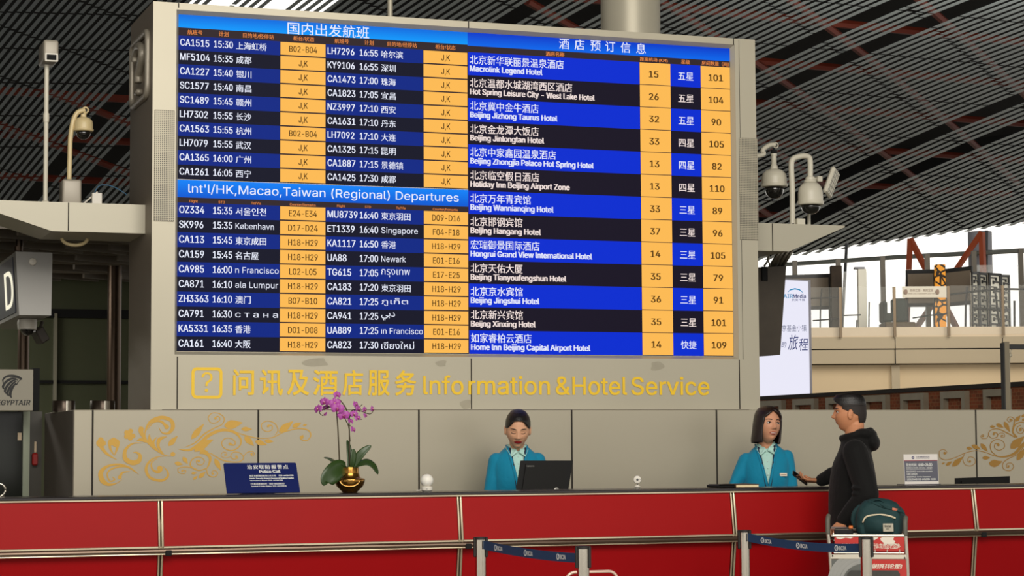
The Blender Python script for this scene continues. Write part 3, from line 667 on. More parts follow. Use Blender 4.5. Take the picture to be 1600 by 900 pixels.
def cyl_px(name, xa, xb, y0, Y, m, z0=0.0, ztop=None, seg=24):
    c = atY((xa + xb) / 2, y0, Y); r = (xb - xa) / 2 / F * (c - CAM).dot(GF); g = B(); lathe(g, (c.x, Y, z0), [(r, 0), (r, (ztop or c.z) - z0)], seg)
    return g
o = obj('pillar', cyl_px('', 168, 190, 460, 6.4, None, ztop=ZC + .14), M_dkpost, smooth=False, angle=40); tag(o, 'dark bronze round pillar under the left canopy beside the board', 'pillar', kind='structure')
o = obj('pillar', cyl_px('', 28, 46, 520, 5.2, None, ztop=ZC + .14), M_dkpost, angle=40); tag(o, 'dark round pillar behind the airline falcon sign', 'pillar', kind='structure')
# hanging direction sign with letter D
YD = 3.2
p = atY(53, 443, YD); M_signgrey = mat('sign_grey_panel', (150, 148, 144), .5, .2, var=.06, scale=4)
q = lambda x, y: atY(x, y, YD)
ds = thing('hanging_sign', 'grey box sign with illuminated letter D on its blue face under the left canopy', 'sign', (p.x, YD + .9, q(53, 493).z))
g = B(); fr = [q(24.5, 393), q(82, 395), q(80, 493), q(30, 492)]; prism(g, [(v.x, v.y, v.z) for v in fr], (0, 1.9, 0)); obj('casing', g, M_signgrey, ds)
# blue left face with D
a, b, c_, d_ = [Vector(v) for v in (fr[0], fr[3], fr[3] + Vector((0, 1.9, 0)), fr[0] + Vector((0, 1.9, 0)))]
g = B(); n_ = Vector((-1, 0, -.05)).normalized() * .004
def lf(u, v): return a.lerp(d_, u).lerp(b.lerp(c_, u), v) + n_
prism(g, [lf(.08, .06), lf(.92, .06), lf(.92, .94), lf(.08, .94)], n_); obj('face_panel', g, mat('sign_navy', (24, 30, 62), .35), ds)
g = B(); U_ = (lf(.0, .5) - lf(1, .5)).normalized(); V_ = (lf(.5, 0) - lf(.5, 1)).normalized()
text(g, 'D', lf(.24, .84) + n_ * 1.6, (lf(.5, .2) - lf(.5, .8)).length, U=U_, V=V_, N=n_, align='C', bold=.02, xs=2.3); obj('letter', g, emit('sign_letter_glow', (246, 240, 214), 1.0), ds)
g = B(); k = q(51, 409); lathe(g, (k.x, YD - .012, k.z), [(.022, 0), (.026, .004), (.026, .013)], 18, axis=Vector((0, 1, 0))); obj('knob', g, mat('white_plastic', (214, 208, 196), .4), ds, smooth=True)
g = B(); k = q(27, 390); lathe(g, (k.x + .02, YD + .1, k.z), [(.03, 0), (.03, .03)], 14); tube(g, [(k.x + .12, YD + .9, k.z - .02), (k.x + .12, YD + .9, ZC + .14)], .03, 10); obj('hanger', g, M_dkpost, ds)
M_cream = mat('cctv_cream', (206, 186, 140), .4, var=.06, scale=8); M_cctv = mat('cctv_offwhite', (206, 200, 182), .4, var=.05, scale=8); M_domeg = mat('smoked_dome', (14, 13, 14), .08, spec=.7, coat=.5)
M_white = mat('white_plastic', (214, 208, 196), .4)
# little dome and bullet camera under the sign
Yd = 3.6
c = atY(42.5, 505, Yd)
t = thing('dome_camera', 'white mini dome camera fixed under the hanging D sign', 'security camera', c)
g = B(); lathe(g, (c.x, Yd, c.z + .0), [(.03, .03), (.065, .03), (.07, .0), (.066, -.045)], 22); obj('base', g, M_white, t, angle=40)
g = B(); lathe(g, (c.x, Yd, c.z - .015), [(.056, 0), (.052, -.03), (.035, -.062), (.012, -.075), (0, -.077)], 22); obj('dome', g, M_domeg, t, smooth=True)
c = atY(62, 524, Yd + .1)
t = thing('bullet_camera', 'dark bullet camera angled down beside the mini dome camera', 'security camera', c)
g = B(); obox(g, c, (Vector((.8, .2, .55)).normalized(), Vector((-.25, .97, 0)).normalized(), Vector((-.5, -.15, .84)).normalized()), (.035, .06, .055), .008); obj('body', g, mat('dark_grey_plastic', (46, 40, 34), .5), t)
g = B(); tube(g, [c + Vector((.0, 0, .04)), c + Vector((.02, .02, .1)), (c.x + .01, c.y + .02, q(60, 495.5).z - .012)], .012, 8); obj('bracket', g, mat('dark_grey_plastic', (46, 40, 34), .5), t)
# airline sign
YE = 2.95
x0, x1, z0, z1 = rectY(-22, 577, 52, 642, YE)
es = thing('airline_sign', 'grey box sign with black falcon head and airline lettering at the left edge', 'sign', ((x0 + x1) / 2, YE + .1, z0))
g = B(); box(g, x0, x1, YE, YE + .16, z0, z1, .004); obj('casing', g, mat('sign_warm_grey', (142, 136, 120), .5, var=.05, scale=4), es)
g = B(); box(g, x1 + .002, x1 + .045, YE + .02, YE + .2, z0 + .002, z1 + .01); box(g, x0 + .1, x1 + .04, YE + .161, YE + .2, z0 + .01, z0 + .26); tube(g, [(x0 + .06, YE + .18, z0 + .1), (x0 + .06, YE + .18, ZC + .14)], .02, 8); obj('bracket', g, M_black, es)
M_ink = mat('black_print', (18, 17, 16), .6)
D = Deco(0, 560, 3.913); Dold = YW
def ES(x, y):
    p_ = atY(x / 3.913, 560 + y / 3.913, YE); return Vector((p_.x, YE - .003 - D.lift, p_.z))
D.P = ES
D.stroke([(20, 150), (18, 130), (40, 110), (75, 106), (110, 114), (132, 126), (118, 130)], [4, 10, 12, 14, 16, 8, 2])
D.stroke([(30, 190), (18, 172), (38, 142), (70, 124), (100, 122)], [3, 14, 15, 13, 4])
D.stroke([(42, 215), (30, 200), (46, 165), (76, 138), (106, 128)], [3, 14, 15, 12, 4])
D.stroke([(56, 228), (44, 215), (58, 180), (82, 150), (104, 138)], [3, 14, 14, 10, 3])
D.stroke([(72, 242), (62, 220), (72, 186), (92, 156), (96, 150)], [4, 18, 16, 8, 4])
D.stroke([(90, 146), (100, 160), (112, 142), (132, 126)], [3, 7, 5, 2]); D.dot(108, 133, 3)
obj('falcon_emblem', D.bm, M_ink, es)
g = B(); p0 = ES(-20, 286); p1 = ES(183, 286); text(g, 'EGYPTAIR', (p0.x, YE - .003, p0.z), (ES(0, 254) - ES(0, 286)).z, width=p1.x - p0.x, bold=.03, shear=.18); obj('lettering', g, M_ink, es)
# metal drums on the wall end
for i, (xa, xb, lab) in enumerate(((82, 117, 'left dark metal drum with painted highlight strip on the wall end'), (141, 179, 'dark metal drum on the wall end nearest the board'))):
    Yc = 2.75; c = atY((xa + xb) / 2, 640, Yc); r = (xb - xa) / 2 / F * (c - CAM).dot(GF)
    t = thing('metal_drum', lab, 'drum', (c.x, Yc, ZT), 'metal drums on the wall end')
    g = B(); lathe(g, (c.x, Yc, ZT + .0005), [(r, 0), (r, .072), (r * .96, .076), (r * .2, .076)], 28); obj('body', g, mat('dark_satin_drum', (62, 52, 44), .3, .7), t, angle=40)
    g = B(); d = (CAM - c); a0 = math.atan2(d.y, d.x) + .35
    vsr = []
    for k in range(7):
        a = a0 - .25 + .5 * k / 6 + (.05 if i else .1); vsr.append((Vector((c.x + (r + .001) * math.cos(a), Yc + (r + .001) * math.sin(a), ZT + .002))))
    for u, v in zip(vsr, vsr[1:]): 
        f = [g.verts.new(u), g.verts.new(v), g.verts.new(v + Vector((0, 0, .071))), g.verts.new(u + Vector((0, 0, .071)))]; g.faces.new(f)
    obj('highlight_strip', g, M_steel, t)  # painted highlight on the drum side towards the viewer
# glazed door beside the wall end
Yd = 3.35
x0, x1, z0, z1 = rectY(-30, 643, 36, 790, Yd); zt = atY(20, 643, Yd).z
g = B(); box(g, x0, x1, Yd + .02, Yd + .04, 0, zt); dr = struct('door_1', g, mat('dark_door_glass', (30, 32, 27), .15, var=.4, scale=1.5, spec=.3))
a, b, _, _ = rectY(35.5, 650, 46, 780, Yd); g = B(); box(g, a, b, Yd - .01, Yd + .06, 0, zt); obj('door_frame', g, mat('pale_green_frame', (150, 156, 136), .4, .2), dr)
a, b, _, _ = rectY(46, 650, 66, 780, Yd); g = B(); box(g, a, b, Yd + .03, Yd + .05, 0, zt); obj('side_panel', g, mat('grey_gloss_panel', (70, 66, 58), .35, var=.1), dr)
a, b, c_, d_ = rectY(28, 676, 34, 688, Yd); g = B(); box(g, a, b, Yd + .012, Yd + .02, c_, d_); obj('notice', g, mat('paper_notice', (212, 190, 160), .7), dr)
a, b, c_, d_ = rectY(54, 690, 57.5, 707, Yd); g = B(); box(g, a, b, Yd + .012, Yd + .03, c_, d_, .003); obj('handle', g, mat('paper_notice', (212, 190, 160), .7), dr)
a, b, c_, d_ = rectY(50, 708, 59, 727, Yd); g = B(); box(g, a, b, Yd - .02, Yd + .03, c_, d_, .008); o = obj('alarm_box', g, mat('alarm_red', (150, 22, 16), .4)); tag(o, 'small red alarm box on the grey panel left of the wall end', 'alarm box')
c = atY(-2, 776, .2); g = B(); tube(g, [(c.x + .035 * math.cos(a), .2, 1.182 + .005 + .035 + .035 * math.sin(a)) for a in [2 * math.pi * k / 24 for k in range(25)]], .006, 8, hint=Vector((0, 1, 0)))
lathe(g, (c.x, .2, 1.1825), [(.03, 0), (.03, .006), (.006, .008)], 18); o = obj('ring_holder', g, M_steel, smooth=True); tag(o, 'small chrome ring standing on the counter at the left edge', 'ring holder')
# ================================================================== RIGHT BACKGROUND (gallery, brick wall, ad)
def gP(x, y, D): return atD(x, y, D)
def gbox(bm, x0, y0, x1, y1, D, dep, bev=0, mi=0, to_z=None):
    xm, ym = (x0 + x1) / 2, (y0 + y1) / 2
    a, b = atD(x0, ym, D), atD(x1, ym, D); zt_, zb = atD(xm, y0, D).z, (atD(xm, y1, D).z if to_z is None else to_z)
    c = (a + b) / 2 + GF * (dep / 2); c.z = (zt_ + zb) / 2
    obox(bm, c, (GR, GF, Vector((0, 0, 1))), ((b - a).length / 2, dep / 2, (zt_ - zb) / 2), bev, mi); return bm
DG = 48.0
M_cap = mat('cream_upstand', (222, 202, 172), .5, var=.04, scale=.5); M_fascia = mat('beige_fascia', (178, 162, 134), .5, .1, var=.05, scale=.4); M_creamw = mat('cream_stone_wall', (214, 190, 152), .6, var=.07, scale=.6)
y_at = lambda x, y, s=-.0122: y + (x - 1400) * s
g = B(); gbox(g, 900, 527, 1700, 545, DG, 14); fas = struct('gallery_slab', g, M_fascia)
g = B(); gbox(g, 900, 547, 1700, 568.5, DG + .02, 14); obj('lower_fascia', g, M_fascia, fas)
g = B(); gbox(g, 900, 545, 1700, 547, DG + .15, 13.5, mi=0); gbox(g, 900, 568.5, 1700, 570, DG + .2, 13.5); obj('shadow_gap', g, M_seam, fas)
g = B(); gbox(g, 900, 511.5, 1700, 527, DG + .05, .25); obj('upstand', g, M_cap, fas)
g = B(); gbox(g, 900, 570, 1700, 700, DG + .3, .3, to_z=0); gwall = struct('wall_gallery', g, M_creamw)
g = B(); gbox(g, 1394, 571, 1407, 700, DG + .2, .15, to_z=0); obj('pilaster', g, M_fascia, gwall)
g = B(); 
for x in (1399, 1567, 1230): gbox(g, x - .6, 528, x + .6, 569, DG - .01, .05)
obj('panel_joint', g, M_seam, fas)
# balustrade
M_bal = mat('balustrade_post', (120, 104, 84), .35, .6); M_balg = glass('balustrade_glass', (246, 246, 238), .06)
bal = thing('balustrade', 'glass balustrade with slim posts along the upper gallery edge', 'balustrade', gP(1400, 526, DG - .1))
for x in (1061.5, 1144.5, 1229, 1313.5, 1398, 1482.5, 1567.5, 1652):
    g = B(); yy = y_at(x, 448); gbox(g, x - 2, yy, x + 2, y_at(x, 526), DG - .1, .07); obj('post', g, M_bal, bal)
for xa, xb in ((980, 1060), (1063, 1143), (1146, 1227), (1231, 1311), (1316, 1395.5), (1400.5, 1480), (1485, 1565), (1570, 1650)):
    xm = (xa + xb) / 2; g = B(); gbox(g, xa, y_at(xm, 447.5), xb, y_at(xm, 524), DG - .08, .03); obj('glass_pane', g, M_balg, bal)
g = B(); gbox(g, 1410, 447.5, 1479, 465, DG - .115, .012); bn = obj('banner', g, mat('cream_banner', (222, 214, 196), .6)); tag(bn, 'cream paper banner with two brown discs stuck on the gallery glass', 'banner')
g = B()
for cx, r in ((1414.5, 4), (1464, 4)): 
    c = gP(cx + 1, 456, DG - .125); sphere(g, c, (r / 69.7, .006, r / 69.7), 16, 8)
obj('disc_emblem', g, mat('banner_brown', (150, 128, 112), .6), bn)
g = B(); c = gP(1440, 456, DG - .12); text(g, '热带之旅 · 真的宜居', c, .07, cjk=True, width=.52, U=GR, N=-GF, align='C'); c = gP(1440, 459.5, DG - .12); text(g, 'wish you a pleasant journey', c, .03, width=.6, U=GR, N=-GF, align='C'); obj('lettering', g, mat('banner_brown', (150, 128, 112), .6), bn)
# tall posts and second glass line further back on the gallery
M_tallp = mat('grey_brown_post', (92, 84, 72), .45, .2)
scr = thing('glass_screen', 'taller glass screen with dark posts behind the gallery balustrade', 'screen', gP(1400, 512, 53))
ZGF = gP(1400, 526, DG).z
for x, yt in ((1243, 407), (1311, 404), (1380.5, 400), (1450.5, 397), (1523.5, 392), (1597, 388)):
    g = B(); gbox(g, x - 3.6, yt, x + 3.6, 520, 53, .12, to_z=ZGF); obj('post', g, M_tallp, scr)
for xa, xb, yt in ((1247, 1307, 427), (1315, 1376, 424), (1384, 1446, 421), (1455, 1519, 418), (1527, 1593, 414)):
    g = B(); gbox(g, xa, yt, xb, 520, 53.02, .03, to_z=ZGF + .2); obj('glass_pane', g, glass('screen_glass', (240, 240, 232), .16), scr)
g = B(); tube(g, [gP(1215, 414, 62), gP(1400, 402, 58), gP(1600, 391.5, 54)], .06, 8); o = obj('transom_rail', g, mat('grey_transom', (128, 132, 126), .5)); tag(o, 'long grey rail running across the bright glazing behind the gallery', 'rail', kind='structure')
# red steel V supports, column
o_ = [((1422, 376), (1420, 425), (1447, 421), 55, 'red steel V support left of the grey column'), ((1534, 366), (1495, 420), (1536, 418), 54, 'red steel V support crossing the grey column')]
for ap, lf_, rt, Dd, lab in o_:
    g = B(); zb = ZGF
    t = thing('steel_support', lab, 'support', gP(lf_[0], lf_[1] + 80, Dd), 'red steel V supports')
    for e in (lf_, rt):
        p0 = gP(ap[0], ap[1] - 3, Dd); p1 = gP(e[0], e[1], Dd); p2 = p0 + (p1 - p0) * ((p0.z - ZGF) / max(.1, p0.z - p1.z)); 
        g = B(); tube(g, [p0, p2], .075 if e is lf_ else .085, 4); obj('leg', g, mat('orange_brown_steel', (156, 70, 36), .55, var=.1, scale=3), t)
g = B(); c = gP(1531, 366, 56); lathe(g, (c.x, c.y, ZGF), [(.31, 0), (.31, c.z - ZGF + .06)], 24); o = obj('pillar', g, mat('grey_pillar', (140, 140, 148), .5), angle=40); tag(o, 'thick grey round pillar at the bright glazing', 'pillar', kind='structure')
for xa, ya, xb, yb_, Dd, lab in ((1323, 380, 1318, 470, 62, 'thin dark leaning mullion in the bright glazing'), (1541.5, 360, 1541, 460, 55.4, 'dark downpipe in front of the grey pillar')):
    g = B(); p0, p1 = gP(xa, ya, Dd), gP(xb, yb_, Dd); p1 = p0 + (p1 - p0) * ((p0.z - ZGF) / (p0.z - p1.z)); tube(g, [p0, p1], .045, 8); o = obj('mullion_post', g, mat('dark_mullion', (52, 54, 58), .5)); tag(o, lab, 'mullion', kind='structure')
# things on the gallery
def stand(name, lab, cat, x0, y0, x1, D, dep, m, part, group=None):
    c = gP((x0 + x1) / 2, y0, D); t = thing(name, lab, cat, (c.x, c.y, ZGF), group); g = B(); gbox(g, x0, y0, x1, 0, D, dep, .01, to_z=ZGF + .002); obj(part, g, m, t); return t
def bark(name, glow):
    m = mat(name, (52, 40, 28), .8, var=.5, scale=5, bump=.6, bscale=9); nt = m.node_tree; b = nt.nodes['Principled BSDF']
    if glow:
        tc = nt.nodes.new('ShaderNodeTexCoord'); v = nt.nodes.new('ShaderNodeTexVoronoi'); v.feature = 'DISTANCE_TO_EDGE'; v.inputs['Scale'].default_value = 5.5
        gt = nt.nodes.new('ShaderNodeMath'); gt.operation = 'GREATER_THAN'; gt.inputs[1].default_value = .1; nt.links.new(tc.outputs['Object'], v.inputs[0]); nt.links.new(v.outputs['Distance'], gt.inputs[0])
        b.inputs['Emission Color'].default_value = L((232, 150, 40)); nt.links.new(gt.outputs[0], b.inputs['Emission Strength'])
    return m
stand('lamp_column', 'dark unlit woven lamp column on the gallery near the lightbox', 'lamp', 1295, 415, 1312, 51.5, .24, bark('bark_dark', False), 'lamp_shade')
stand('lamp_column', 'woven lamp column glowing amber in front of the dark framed screens', 'lamp', 1458, 413, 1473, 50.5, .22, bark('bark_glow', True), 'lamp_shade')
t = stand('lamp_column', 'tall white square lamp column standing on the gallery', 'lamp', 1337, 420, 1350, 51, .2, mat('white_lamp_shade', (246, 242, 226), .6), 'lamp_shade')
g = B(); gbox(g, 1336, 417, 1351, 420, 50.98, .24); obj('cap', g, mat('grey_pillar', (140, 140, 148), .5), t)
M_bfr = mat('black_frame', (16, 15, 14), .4); M_tan = mat('screen_tan_picture', (112, 100, 84), .4, var=.1, scale=2)
def framed(lab, poly, D, th, name='framed_panel'):
    """poly: 4 px points TL TR; stands on the gallery floor"""
    (xa, ya), (xb, yb_) = poly; a, b = gP(xa, ya, D[0]), gP(xb, yb_, D[1]); zt0, zt1 = a.z, b.z
    t = thing(name, lab, 'screen', ((a.x + b.x) / 2, (a.y + b.y) / 2, ZGF)); n_ = Vector((-(b - a).y, (b - a).x, 0)).normalized() * .06
    def pt(u, v): q_ = a.lerp(b, u); return Vector((q_.x, q_.y, q_.z + (ZGF - q_.z) * v))
    g = B(); e = th
    prism(g, [pt(0, 0), pt(1, 0), pt(1, e), pt(0, e)], n_); prism(g, [pt(0, e), pt(e * .6, e), pt(e * .6, 1), pt(0, 1)], n_); prism(g, [pt(1 - e * .6, e), pt(1, e), pt(1, 1), pt(1 - e * .6, 1)], n_); prism(g, [pt(e * .6, .45), pt(1 - e * .6, .45), pt(1 - e * .6, .5), pt(e * .6, .5)], n_)
    obj('frame', g, M_bfr, t); g = B(); prism(g, [pt(e * .6, e) + n_ * .3, pt(1 - e * .6, e) + n_ * .3, pt(1 - e * .6, .45) + n_ * .3, pt(e * .6, .45) + n_ * .3], n_ * .3); obj('picture', g, M_tan, t); return t
framed('dark framed tan screen left of the unlit lamp column', ((1225, 430), (1297, 427.5)), (51.9, 52.1), .05)
framed('black framed tan screen just left of the amber lamp', ((1417, 422), (1460, 421)), (51.6, 51.9), .05)
framed('black framed tan screen just right of the amber lamp', ((1471, 421), (1518, 415.5)), (51.9, 51.3), .05)
def lattice(x0, x1, yt, D, lab, skew):
    a, b = gP(x0, yt, D), gP(x1, yt + skew, D + .25); t = thing('lattice_screen', lab, 'lattice screen', ((a.x + b.x) / 2, (a.y + b.y) / 2, ZGF), 'fretwork screens on the gallery')
    n_ = Vector((-(b - a).y, (b - a).x, 0)).normalized() * .03; g = B(); W = (b - a).length
    def pt(u, v): q_ = a.lerp(b, u); return Vector((q_.x, q_.y, q_.z + (ZGF - q_.z) * v))
    def bar(u0, v0, u1, v1): prism(g, [pt(u0, v0), pt(u1, v0), pt(u1, v1), pt(u0, v1)], n_)
    bar(0, 0, .14, 1); bar(.86, 0, 1, 1); bar(0, 0, 1, .035); bar(0, .96, 1, 1); bar(0, .5, 1, .53)
    for k in range(7):
        v = .06 + .135 * k; bar(.14, v, .6, v + .018); bar(.4, v + .06, .86, v + .078); bar(.56, v, .64, v + .05); bar(.34, v + .05, .42, v + .1)
    obj('fretwork', g, M_bfr, t)
    g = B(); prism(g, [pt(.02, .01) + n_ * 1.2, pt(.98, .01) + n_ * 1.2, pt(.98, .99) + n_ * 1.2, pt(.02, .99) + n_ * 1.2], n_ * .3); obj('backing_paper', g, mat('white_lamp_shade', (246, 242, 226), .6), t)
for x0, x1, yt, D, sk, lab in ((1518.5, 1530, 424.5, 50.6, 0, 'leftmost black fretwork screen on the gallery'), (1530, 1544, 425, 50.9, 1.5, 'black fretwork screen, second from the left'), (1545, 1565, 426, 50.5, 1.5, 'dark fretwork screen, third from the left'), (1564, 1578, 429, 51.0, .5, 'rightmost fretwork screen with white backing')): lattice(x0, x1, yt, D, lab, sk)
# chair and thin table frames
c = gP(1404, 510, 50); t = thing('armchair', 'dark teal armchair on a brown plinth behind the gallery glass', 'armchair', (c.x, c.y, ZGF))
g = B(); gbox(g, 1379, 503, 1426, 0, 49.6, .9, .02, to_z=ZGF + .002); obj('plinth', g, mat('brown_plinth', (96, 76, 46), .6), t)
g = B(); gbox(g, 1382, 489, 1396, 503, 49.7, .6, .04); gbox(g, 1380, 470, 1387, 503, 49.75, .6, .04); gbox(g, 1394, 466, 1418, 503, 50.2, .25, .05); obj('cushion', g, mat('teal_upholstery', (44, 54, 48), .8), t)
M_thin = mat('thin_black_metal', (20, 20, 22), .5)
def wires(name, lab, cat, D, segs, r=.018):
    xs = [s[0][0] for s in segs]; c = gP(sum(xs) / len(xs), 511, D); t = thing(name, lab, cat, (c.x, c.y, ZGF)); 
    for nm, pts in ((('table_top', [s for s in segs if abs(s[0][1] - s[-1][1]) < 12]), ('leg', [s for s in segs if abs(s[0][1] - s[-1][1]) >= 12]))):
        for s in pts:
            g = B(); ps = [gP(x, y, D) for x, y in s]
            if nm == 'leg' and ps[-1].z < ZGF + .45: ps[-1].z = ZGF + .001
            tube(g, smooth_path(ps, 4), r, 6); obj(nm, g, M_thin, t)
wires('side_table', 'thin black metal table frame behind the glass by the lightbox', 'table', 49.4, [[(1236, 467), (1270, 466), (1312, 465)], [(1284, 451), (1282, 480), (1281, 518)], [(1270, 501), (1312, 498)]])
wires('side_table', 'thin black table frame right of the teal armchair', 'table', 49.5, [[(1426, 497), (1460, 492), (1482, 490)], [(1460, 466), (1460, 490), (1460, 518)]])
wires('side_table', 'long black metal table frame under the fretwork screens', 'table', 49.6, [[(1485, 460), (1520, 456), (1560, 452), (1600, 452)], [(1521, 483), (1540, 483), (1566, 486)], [(1554, 448), (1558, 480), (1563, 518)], [(1511, 448), (1509, 480), (1508, 518)], [(1585, 470), (1585, 518)]], .026)
wires('side_table', 'low black table leg frame between the white lamp and the armchair', 'table', 49.5, [[(1318, 493), (1345, 492)], [(1339, 500), (1338, 518)], [(1358, 472), (1357, 518)]])
# brick wall with metal window frames, running away from the viewer
a, b = gP(1080, 625.5, 27.6), gP(1620, 595, 20.4); a2, b2 = Vector((a.x, a.y, 0)), Vector((b.x, b.y, 0)); dv = (b2 - a2); Lb = dv.length; dv.normalize(); nv = Vector((-dv.y, dv.x, 0)); nv = nv if nv.dot(GF) > 0 else -nv
brk = mat('red_brown_brick', (96, 54, 32), .85); nt = brk.node_tree; bs = nt.nodes['Principled BSDF']
tc = nt.nodes.new('ShaderNodeTexCoord'); mp = nt.nodes.new('ShaderNodeMapping'); mp.inputs['Rotation'].default_value = (math.radians(90), 0, 0)
br_ = nt.nodes.new('ShaderNodeTexBrick'); br_.inputs['Scale'].default_value = 7; br_.inputs['Color1'].default_value = L((150, 76, 44)); br_.inputs['Color2'].default_value = L((118, 62, 38)); br_.inputs['Mortar'].default_value = L((150, 108, 70))
rt_ = nt.nodes.new('ShaderNodeVectorMath'); rt_.operation = 'DOT_PRODUCT'; rt_.inputs[1].default_value = dv; sx = nt.nodes.new('ShaderNodeSeparateXYZ'); cx_ = nt.nodes.new('ShaderNodeCombineXYZ')
nt.links.new(tc.outputs['Object'], rt_.inputs[0]); nt.links.new(tc.outputs['Object'], sx.inputs[0]); nt.links.new(rt_.outputs['Value'], cx_.inputs['X']); nt.links.new(sx.outputs['Z'], cx_.inputs['Y']); nt.links.new(cx_.outputs[0], br_.inputs['Vector']); nt.links.new(br_.outputs['Color'], bs.inputs['Base Color'])
bw = thing('brick_partition', 'low red-brick partition with a row of grey metal frames behind the back wall', 'partition', ((a.x + b.x) / 2, (a.y + b.y) / 2, 0), kind='structure')
def bp(s, z, o=0.0): q_ = a2 + dv * s + nv * o; return Vector((q_.x, q_.y, z))
zA, zB = a.z, b.z
def ztop(s): return zA + (zB - zA) * s / Lb
g = B(); prism(g, [bp(0, 0), bp(Lb, 0), bp(Lb, ztop(Lb) - .03), bp(0, ztop(0) - .03)], nv * .3); obj('brick_wall', g, brk, bw)
g = B(); prism(g, [bp(0, ztop(0) - .045, -.03), bp(Lb, ztop(Lb) - .045, -.03), bp(Lb, ztop(Lb), -.03), bp(0, ztop(0), -.03)], nv * .36); obj('coping', g, mat('dark_coping', (42, 34, 28), .7), bw)
M_mf = mat('weathered_metal_frame', (158, 148, 128), .5, .4, var=.15, scale=9)
def s_of(px_):
    r = ray(px_, 630); r2 = Vector((r.x, r.y, 0)); # intersect in plan
    A = Vector((CAM.x, CAM.y, 0)); den = r2.x * dv.y - r2.y * dv.x; w_ = a2 - A; k = (w_.x * dv.y - w_.y * dv.x) / den; q_ = A + r2 * k; return (q_ - a2).dot(dv)
for (pa, pb_) in ((1193, 1228), (1245, 1279), (1297, 1333), (1354, 1391), (1414, 1451), (1477, 1515), (1544, 1581)):
    sa, sb_ = s_of(pa), s_of(pb_); zt_ = ztop((sa + sb_) / 2) - .06; w_ = (sb_ - sa) * .13
    g = B(); n_ = nv * .06
    for u0, u1, v0, v1 in ((sa, sa + w_, 0.9, zt_), (sb_ - w_, sb_, .9, zt_), (sa + w_, sb_ - w_, zt_ - .07, zt_)): prism(g, [bp(u0, v0, -.06), bp(u1, v0, -.06), bp(u1, v1, -.06), bp(u0, v1, -.06)], n_)
    obj('metal_frame', g, M_mf, bw)
# advertising lightbox
Da = 27.5
a, b = gP(1140, 430.5, Da), gP(1266.5, 437.5, Da); t = thing('advertising_lightbox', 'tall glowing white advertising lightbox with blue Chinese lettering', 'lightbox', ((a.x + b.x) / 2, (a.y + b.y) / 2, 0))
g = B(); prism(g, [(a.x, a.y, 0), (b.x, b.y, 0), b, a], GF * .25); obj('casing', g, mat('lightbox_case', (178, 176, 186), .5, .2), t)
e1 = gP(1262.5, 437.2, Da); g = B(); prism(g, [Vector((a.x, a.y, .3)) - GF * .003, Vector((e1.x, e1.y, .3)) - GF * .003, e1 - Vector((0, 0, .02)) - GF * .003, a - Vector((0, 0, .02)) - GF * .003], -GF * .004); obj('light_panel', g, emit('lightbox_face', (234, 233, 248), 1.0), t)
Dl = Da - .012
def ltext(bm, s, x, y, cap_px, wpx=None, **k):
    text(bm, s, gP(x, y, Dl), cap_px * Dl / F, width=wpx * Dl / F if wpx else None, U=GR, N=-GF, **k)
g = B(); ltext(g, '北京基金小镇', 1214, 518, 10.5, 46, cjk=True); obj('lettering', g, emit('lightbox_slate_ink', (92, 98, 130), .9), t)
g = B(); ltext(g, '的', 1221, 543, 9, 8, cjk=True, shear=.2); ltext(g, '旅', 1231, 547, 24, 17, cjk=True, shear=.25); ltext(g, '程', 1248, 548, 19, 15, cjk=True, shear=.15); obj('script_lettering', g, emit('lightbox_navy_ink', (22, 40, 110), .9), t)
g = B(); ltext(g, 'AIR', 1224, 466, 6.5, 15, bold=.02); obj('logo_lettering', g, emit('lightbox_cyan_ink', (20, 140, 190), .9), t)
g = B(); ltext(g, 'Media', 1239.5, 466, 6.5, 19.5, bold=.02); ltext(g, '航美传媒', 1237, 470 + .5, 3.4, 21, cjk=True); obj('logo_lettering', g, emit('lightbox_navy_ink', (22, 40, 110), .9), t)
g = B(); tube(g, [gP(x, y, Dl) for x, y in ((1231, 456.5), (1235, 452.8), (1242, 451.2), (1249, 452.6), (1254.5, 457))], [.003, .008, .01, .008, .003], 6); obj('logo_arc', g, emit('lightbox_cyan_ink', (20, 140, 190), .9), t)
# dark display seen from behind, hanging under the right wing
Yh = 3.0; q = lambda x, y: atY(x, y, Yh)
t = thing('hanging_display', 'dark brown display casing hanging from brackets under the right wing', 'display', q(1205, 556))
g = B(); prism(g, [q(1172, 418), q(1228.5, 416), q(1219, 554.5), q(1172, 557.5)], (0, .16, 0)); obj('casing', g, mat('dark_bronze_casing', (66, 58, 48), .55, .3, var=.25, scale=9), t)
g = B(); v = q(1193, 415), q(1198, 439); box(g, v[0].x - .02, v[1].x, Yh - .02, Yh - .001, v[1].z, v[0].z - .01); obj('connector_box', g, M_black, t)
g = B()
for x0, x1, m_ in ((1214, 1207, 0), (1219, 1212, 0), (1226, 1219, 0), (1232, 1225, 0)):
    p0, p1 = q(x0, 394), q(x1, 416); tube(g, [(p0.x, Yh - .06 if x0 < 1233 else Yh, p0.z + .01), (p1.x, Yh + .05, p1.z - .01)], .016, 8)
tube(g, smooth_path([q(1199, 394), q(1201, 404), q(1194, 416)], 5), .008, 6); tube(g, smooth_path([q(1199, 394), q(1200, 406), q(1204, 416)], 5), .006, 6)
obj('hanger_pipe', g, mat('grey_hanger', (110, 104, 92), .35, .6), t, smooth=True)
